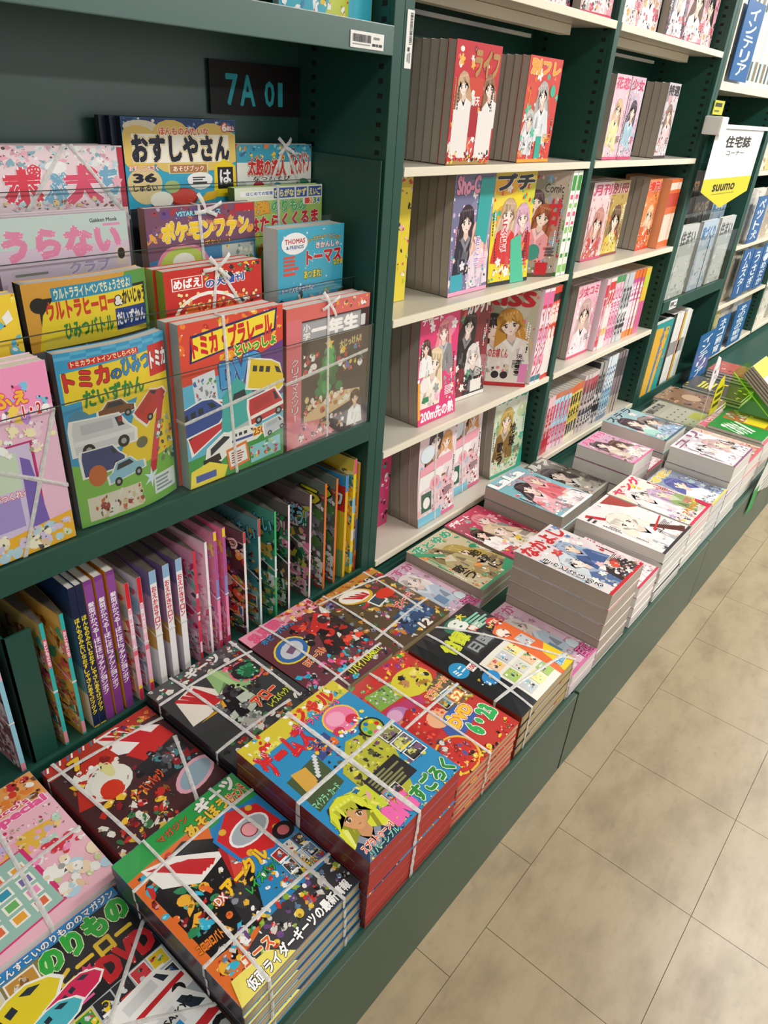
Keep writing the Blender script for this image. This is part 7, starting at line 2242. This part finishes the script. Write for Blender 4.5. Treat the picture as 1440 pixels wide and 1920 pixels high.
# magazines in the housing rack
hz = []
for k, (c, pal_, tt, tcol) in enumerate((('#4a3a30', ['#6a5648', '#8a725a', '#2e241e'], 'Casa', '#d8a878'), ('#5a5550', ['#6f6a64', '#8a847c', '#403c38'], 'MYHOUSE', '#c8b8a0'),
                                         ('#b8c8d8', ['#d8e0e8', '#8fb0cc', '#e8d8e0'], '家づくり', '#3f7fb8'), ('#c8ccc8', ['#dfe2df', '#a8aca8', '#f0f0ee'], '住まい', '#5a5a58'), ('#c86a4a', ['#e8a05a', '#8a3a2a', '#d8c83a'], '新築', '#f4e8c8'))):
    a = bg(0.21, 0.297, c, 350 + k)
    a.busy(0, 0, 1, 0.8, 24, pal_, 0.25)
    a.text(tt, 0.08, 0.74, 0.8, 0.18, tcol, b=0.03)
    a.rect(0.1, 0.08, 0.8, 0.5, pal_[0])
    a.busy(0.1, 0.1, 0.9, 0.58, 14, pal_, 0.2)
    hz.append(design('magazine', 0.21, 0.297, 0.014, cover=c, spine=c, art=a))
HL = ['brown housing magazine with tan lettering in the far rack', 'grey brown housing magazine with beige capitals in the far rack', 'pale blue housing magazine in the far rack', 'light grey housing magazine in the far rack', 'orange housing magazine in the far rack']
for (k, i, x) in ((3, 0, 1.86), (2, 0, 2.12), (3, 0, 2.37), (0, 1, 1.87), (1, 1, 2.12), (2, 1, 2.38), (4, 2, 1.88), (0, 2, 2.13), (1, 2, 2.38)):
    place(hz[k], m_face(x, YT[i] + 0.01, ZT[i] + 0.003, 0.014), HL[k] + [', bottom tier', ', second tier', ', third tier'][i], 'magazine', 'light grey housing magazines' if k == 3 else None)

# banner
bn = empty('hanging_banner', (1.76, 0.588, 1.395), 'white and yellow pointed banner hanging from a rod for the housing magazine corner', 'banner')
bw, bh = 0.64, 0.285
V = []
prof = [(0.01, 0.0), (0.63, 0.0), (0.63, -0.232), (0.30, -0.285), (0.01, -0.215)]
for y in (0.0, 0.0012):
    V += [(p[0], y, p[1] - 0.008) for p in prof]
n = len(prof)
F = [tuple(range(n)), tuple(range(2 * n - 1, n - 1, -1))] + [(i, n + i, n + (i + 1) % n, (i + 1) % n) for i in range(n)]
me = raw_mesh('sheet', V, [f[::-1] for f in F], [M['white']])
link(bpy.data.objects.new('sheet', me), bn)
a = Art(bw, bh)
a.poly([(0.016, 0.245), (0.016, 0.40), (0.985, 0.40), (0.985, 0.185), (0.47, 0.0)], '#e0cc2c')
a.text('住宅誌', 0.24, 0.78, 0.50, 0.14, '#26221e', b=0.03)
a.text('コーナー', 0.30, 0.685, 0.36, 0.055, '#26221e', b=0.015)
a.text('suumo', 0.22, 0.235, 0.44, 0.085, '#2a2618', b=0.03)
a.rect(0.22, 0.19, 0.46, 0.01, '#8a7f2a')
flat_print(bn, (1.76, 0.588, 1.395 - 0.008 - bh), (1, 0, 0), (0, 0, 1), a, 'banner_print', M['matte'])
boxes('rod', [(-0.01, 0.86, -0.006, 0.006, -0.007, 0.007)], M['white'], bn)
boxes('clip', [(-0.02, 0.05, -0.02, 0.046, -0.03, 0.03)], M['white'], bn, 0.006)
yt = boxes('shelf_tag', [(1.805, 1.915, D - 0.006, D - 0.003, 1.43, 1.476)], solid('yellow_tag', '#c9c43a', 0.5))
tag(yt, 'small yellow tag under the high cream shelf', 'tag')
a = Art(0.11, 0.046)
a.rect(0.08, 0.55, 0.7, 0.28, '#3a3a1e')
a.rect(0.1, 0.2, 0.5, 0.12, '#6a6a3a')
flat_print(yt, (1.805, D - 0.006, 1.43), (1, 0, 0), (0, 0, 1), a, 'tag_print', M['matte'])

# lime acrylic stand with leaning magazines
ls = empty('display_stand', (1.66, 0.17, 0.4248), 'lime green clear acrylic easel on the green cooking magazines', 'stand')


def slab(name, pts, th, axis, mat, parent):
    """prism of a polygon in the y-z plane, extruded along x"""
    V = [(0, p[0], p[1]) for p in pts] + [(th, p[0], p[1]) for p in pts]
    n = len(pts)
    F = [tuple(range(n))[::-1], tuple(range(n, 2 * n))] + [(i, (i + 1) % n, n + (i + 1) % n, n + i) for i in range(n)]
    o = bpy.data.objects.new(name, raw_mesh(name, V, F, [mat]))
    link(o, parent)
    return o


slab('side_plate', [(-0.12, 0.0), (0.08, 0.0), (0.08, 0.15)], 0.003, 'x', M['lime'], ls)
o = slab('side_plate', [(-0.12, 0.0), (0.08, 0.0), (0.08, 0.15)], 0.003, 'x', M['lime'], ls)
o.location.x = 0.2
slab('sloped_plate', [(-0.125, 0.0), (-0.121, 0.0), (0.083, 0.152), (0.079, 0.152)], 0.203, 'x', M['lime'], ls)
slab('plate_edge', [(-0.122, -0.001), (-0.118, -0.001), (0.082, 0.15), (0.078, 0.152)], 0.0035, 'x', M['lime_edge'], ls)
d = design('magazine', 0.19, 0.22, 0.009, page='pg_g', cover='#d8d6cc', spine='#d8d6cc', art=(lambda a: (a.rect(0, 0.72, 1, 0.28, '#d8d232'), a.busy(0.1, 0.1, 0.9, 0.7, 16, ['#c8ccd0', '#8fae6a', '#f4f2ee'], 0.2), a)[-1])(bg(0.19, 0.22, '#d8d6cc', 360)))
for k in range(5):
    mt = (Matrix.Translation((1.668, 0.17 - 0.125 - 0.005 * k, 0.4248 + 0.010 + 0.0095 * k)) @ Matrix.Rotation(math.radians(36.7), 4, 'X') @ Matrix.Translation((0, 0.0, 0.006)))
    place(d, mt, ORD[4 - k] + ' grey magazine with yellow head leaning on the lime acrylic easel', 'magazine', 'magazines leaning on the lime easel', art=(k == 4))

# pop cards
def card(name, pts, y, label, col, art_fn, th=0.001, rz=0, stem=0):
    xs = [p[0] for p in pts]
    zs = [p[1] for p in pts]
    x0, z0 = min(xs), min(zs)
    o = empty(name, (x0, y, z0), label, 'card')
    n = len(pts)
    V = [(p[0] - x0, 0, p[1] - z0) for p in pts] + [(p[0] - x0, th, p[1] - z0) for p in pts]
    F = [tuple(range(n)), tuple(range(2 * n - 1, n - 1, -1))] + [(i, n + i, n + (i + 1) % n, (i + 1) % n) for i in range(n)]
    link(bpy.data.objects.new('card_sheet', raw_mesh('card_sheet', V, [f[::-1] for f in F], [solid(name + '_paper', col, 0.5)])), o)
    a = Art(max(xs) - x0, max(zs) - z0)
    art_fn(a)
    flat_print(o, (x0, y, z0), (1, 0, 0), (0, 0, 1), a, 'card_print', M['matte'])
    if stem:
        boxes('stem', [((max(xs) - x0) / 2 - 0.0007, (max(xs) - x0) / 2 + 0.0007, 0.0015, 0.003, stem - z0, 0.03)], M['white'], o)
    o.rotation_euler.z = math.radians(rz)


def pop1(a):
    for k in range(3):
        a.rect(0.15, 0.18 + 0.2 * k, 0.7, 0.11, '#4a4a12')


card('pop_card', [(1.535, 0.4255), (1.635, 0.4255), (1.64, 0.52), (1.60, 0.575), (1.56, 0.565), (1.53, 0.53)], 0.262, 'yellow promotional card standing on the green cooking magazines', '#dccf1c', pop1, 0.0015)
card('pop_card', [(1.42, 0.565), (1.455, 0.545), (1.50, 0.60), (1.47, 0.67), (1.43, 0.685), (1.415, 0.63)], 0.265, 'small white picture card above the yellow promotional card', '#ece6e6',
     lambda a: a.busy(0.25, 0.3, 0.75, 0.7, 8, ['#8fa8c8', '#c8a8c0', '#6a7a8a'], 0.3), 0.0015, stem=0.4002)


def paper(a):
    a.rect(0.0, 0.0, 0.22, 0.5, '#1f9a4a')
    for k in range(5):
        a.rect(0.34, 0.08 + 0.1 * k, 0.5, 0.03, '#7a7a78')


card('paper_notice', [(1.36, 0.258), (1.70, 0.165), (1.72, 0.30), (1.44, 0.37)], -0.006, 'white paper notice with a green edge hanging over the platform front', '#dcdcd8', paper)

# far bookcase contents
far = []
for k, c in enumerate(('#e0d8c0', '#d8c87a', '#c8c0b0', '#e8e2d4', '#b8a890')):
    a = bg(0.2, 0.25, c, 370 + k)
    a.busy(0, 0, 1, 1, 18, ['#f0ead8', '#c8a86a', '#8a9a6a', '#d8d0c0', c], 0.22)
    far.append(design('book', 0.2, 0.25, 0.018, cover=c, spine=c, art=a))
ROWS = ['upper row', 'second row', 'third row', 'bottom row']
FL2 = ['cream book face out on the farthest bookcase', 'yellow book face out on the farthest bookcase', 'stone grey book face out on the farthest bookcase', 'ivory book face out on the farthest bookcase', 'tan book face out on the farthest bookcase']
FL = ['cream animal book face out on the far bookcase', 'yellow animal book face out on the far bookcase', 'stone grey animal book face out on the far bookcase', 'ivory animal book face out on the far bookcase', 'tan animal book face out on the far bookcase']
for i, z in enumerate((1.20, 0.862, 0.565, 0.2827)):
    for j in range(4):
        k = (i * 2 + j) % 5
        place(far[k], m_face(2.71 + 0.215 * j, 0.672 + 0.01 * (j % 2), z + SH + 0.0004, 0.018), FL[k] + ', ' + ROWS[i], 'book', 'animal books %d' % k, name='book')
        place(far[(k + 1) % 5], m_face(3.64 + 0.215 * j, 0.672 + 0.01 * (j % 2), z + SH + 0.0004, 0.018), FL2[(k + 1) % 5] + ', ' + ROWS[i], 'book', 'farthest books %d' % ((k + 1) % 5), name='book')

barcode(1.905, 1.99, 0.694, 0.732, D - 0.0042, 'small white label on the green rail of the housing rack', False, 8)
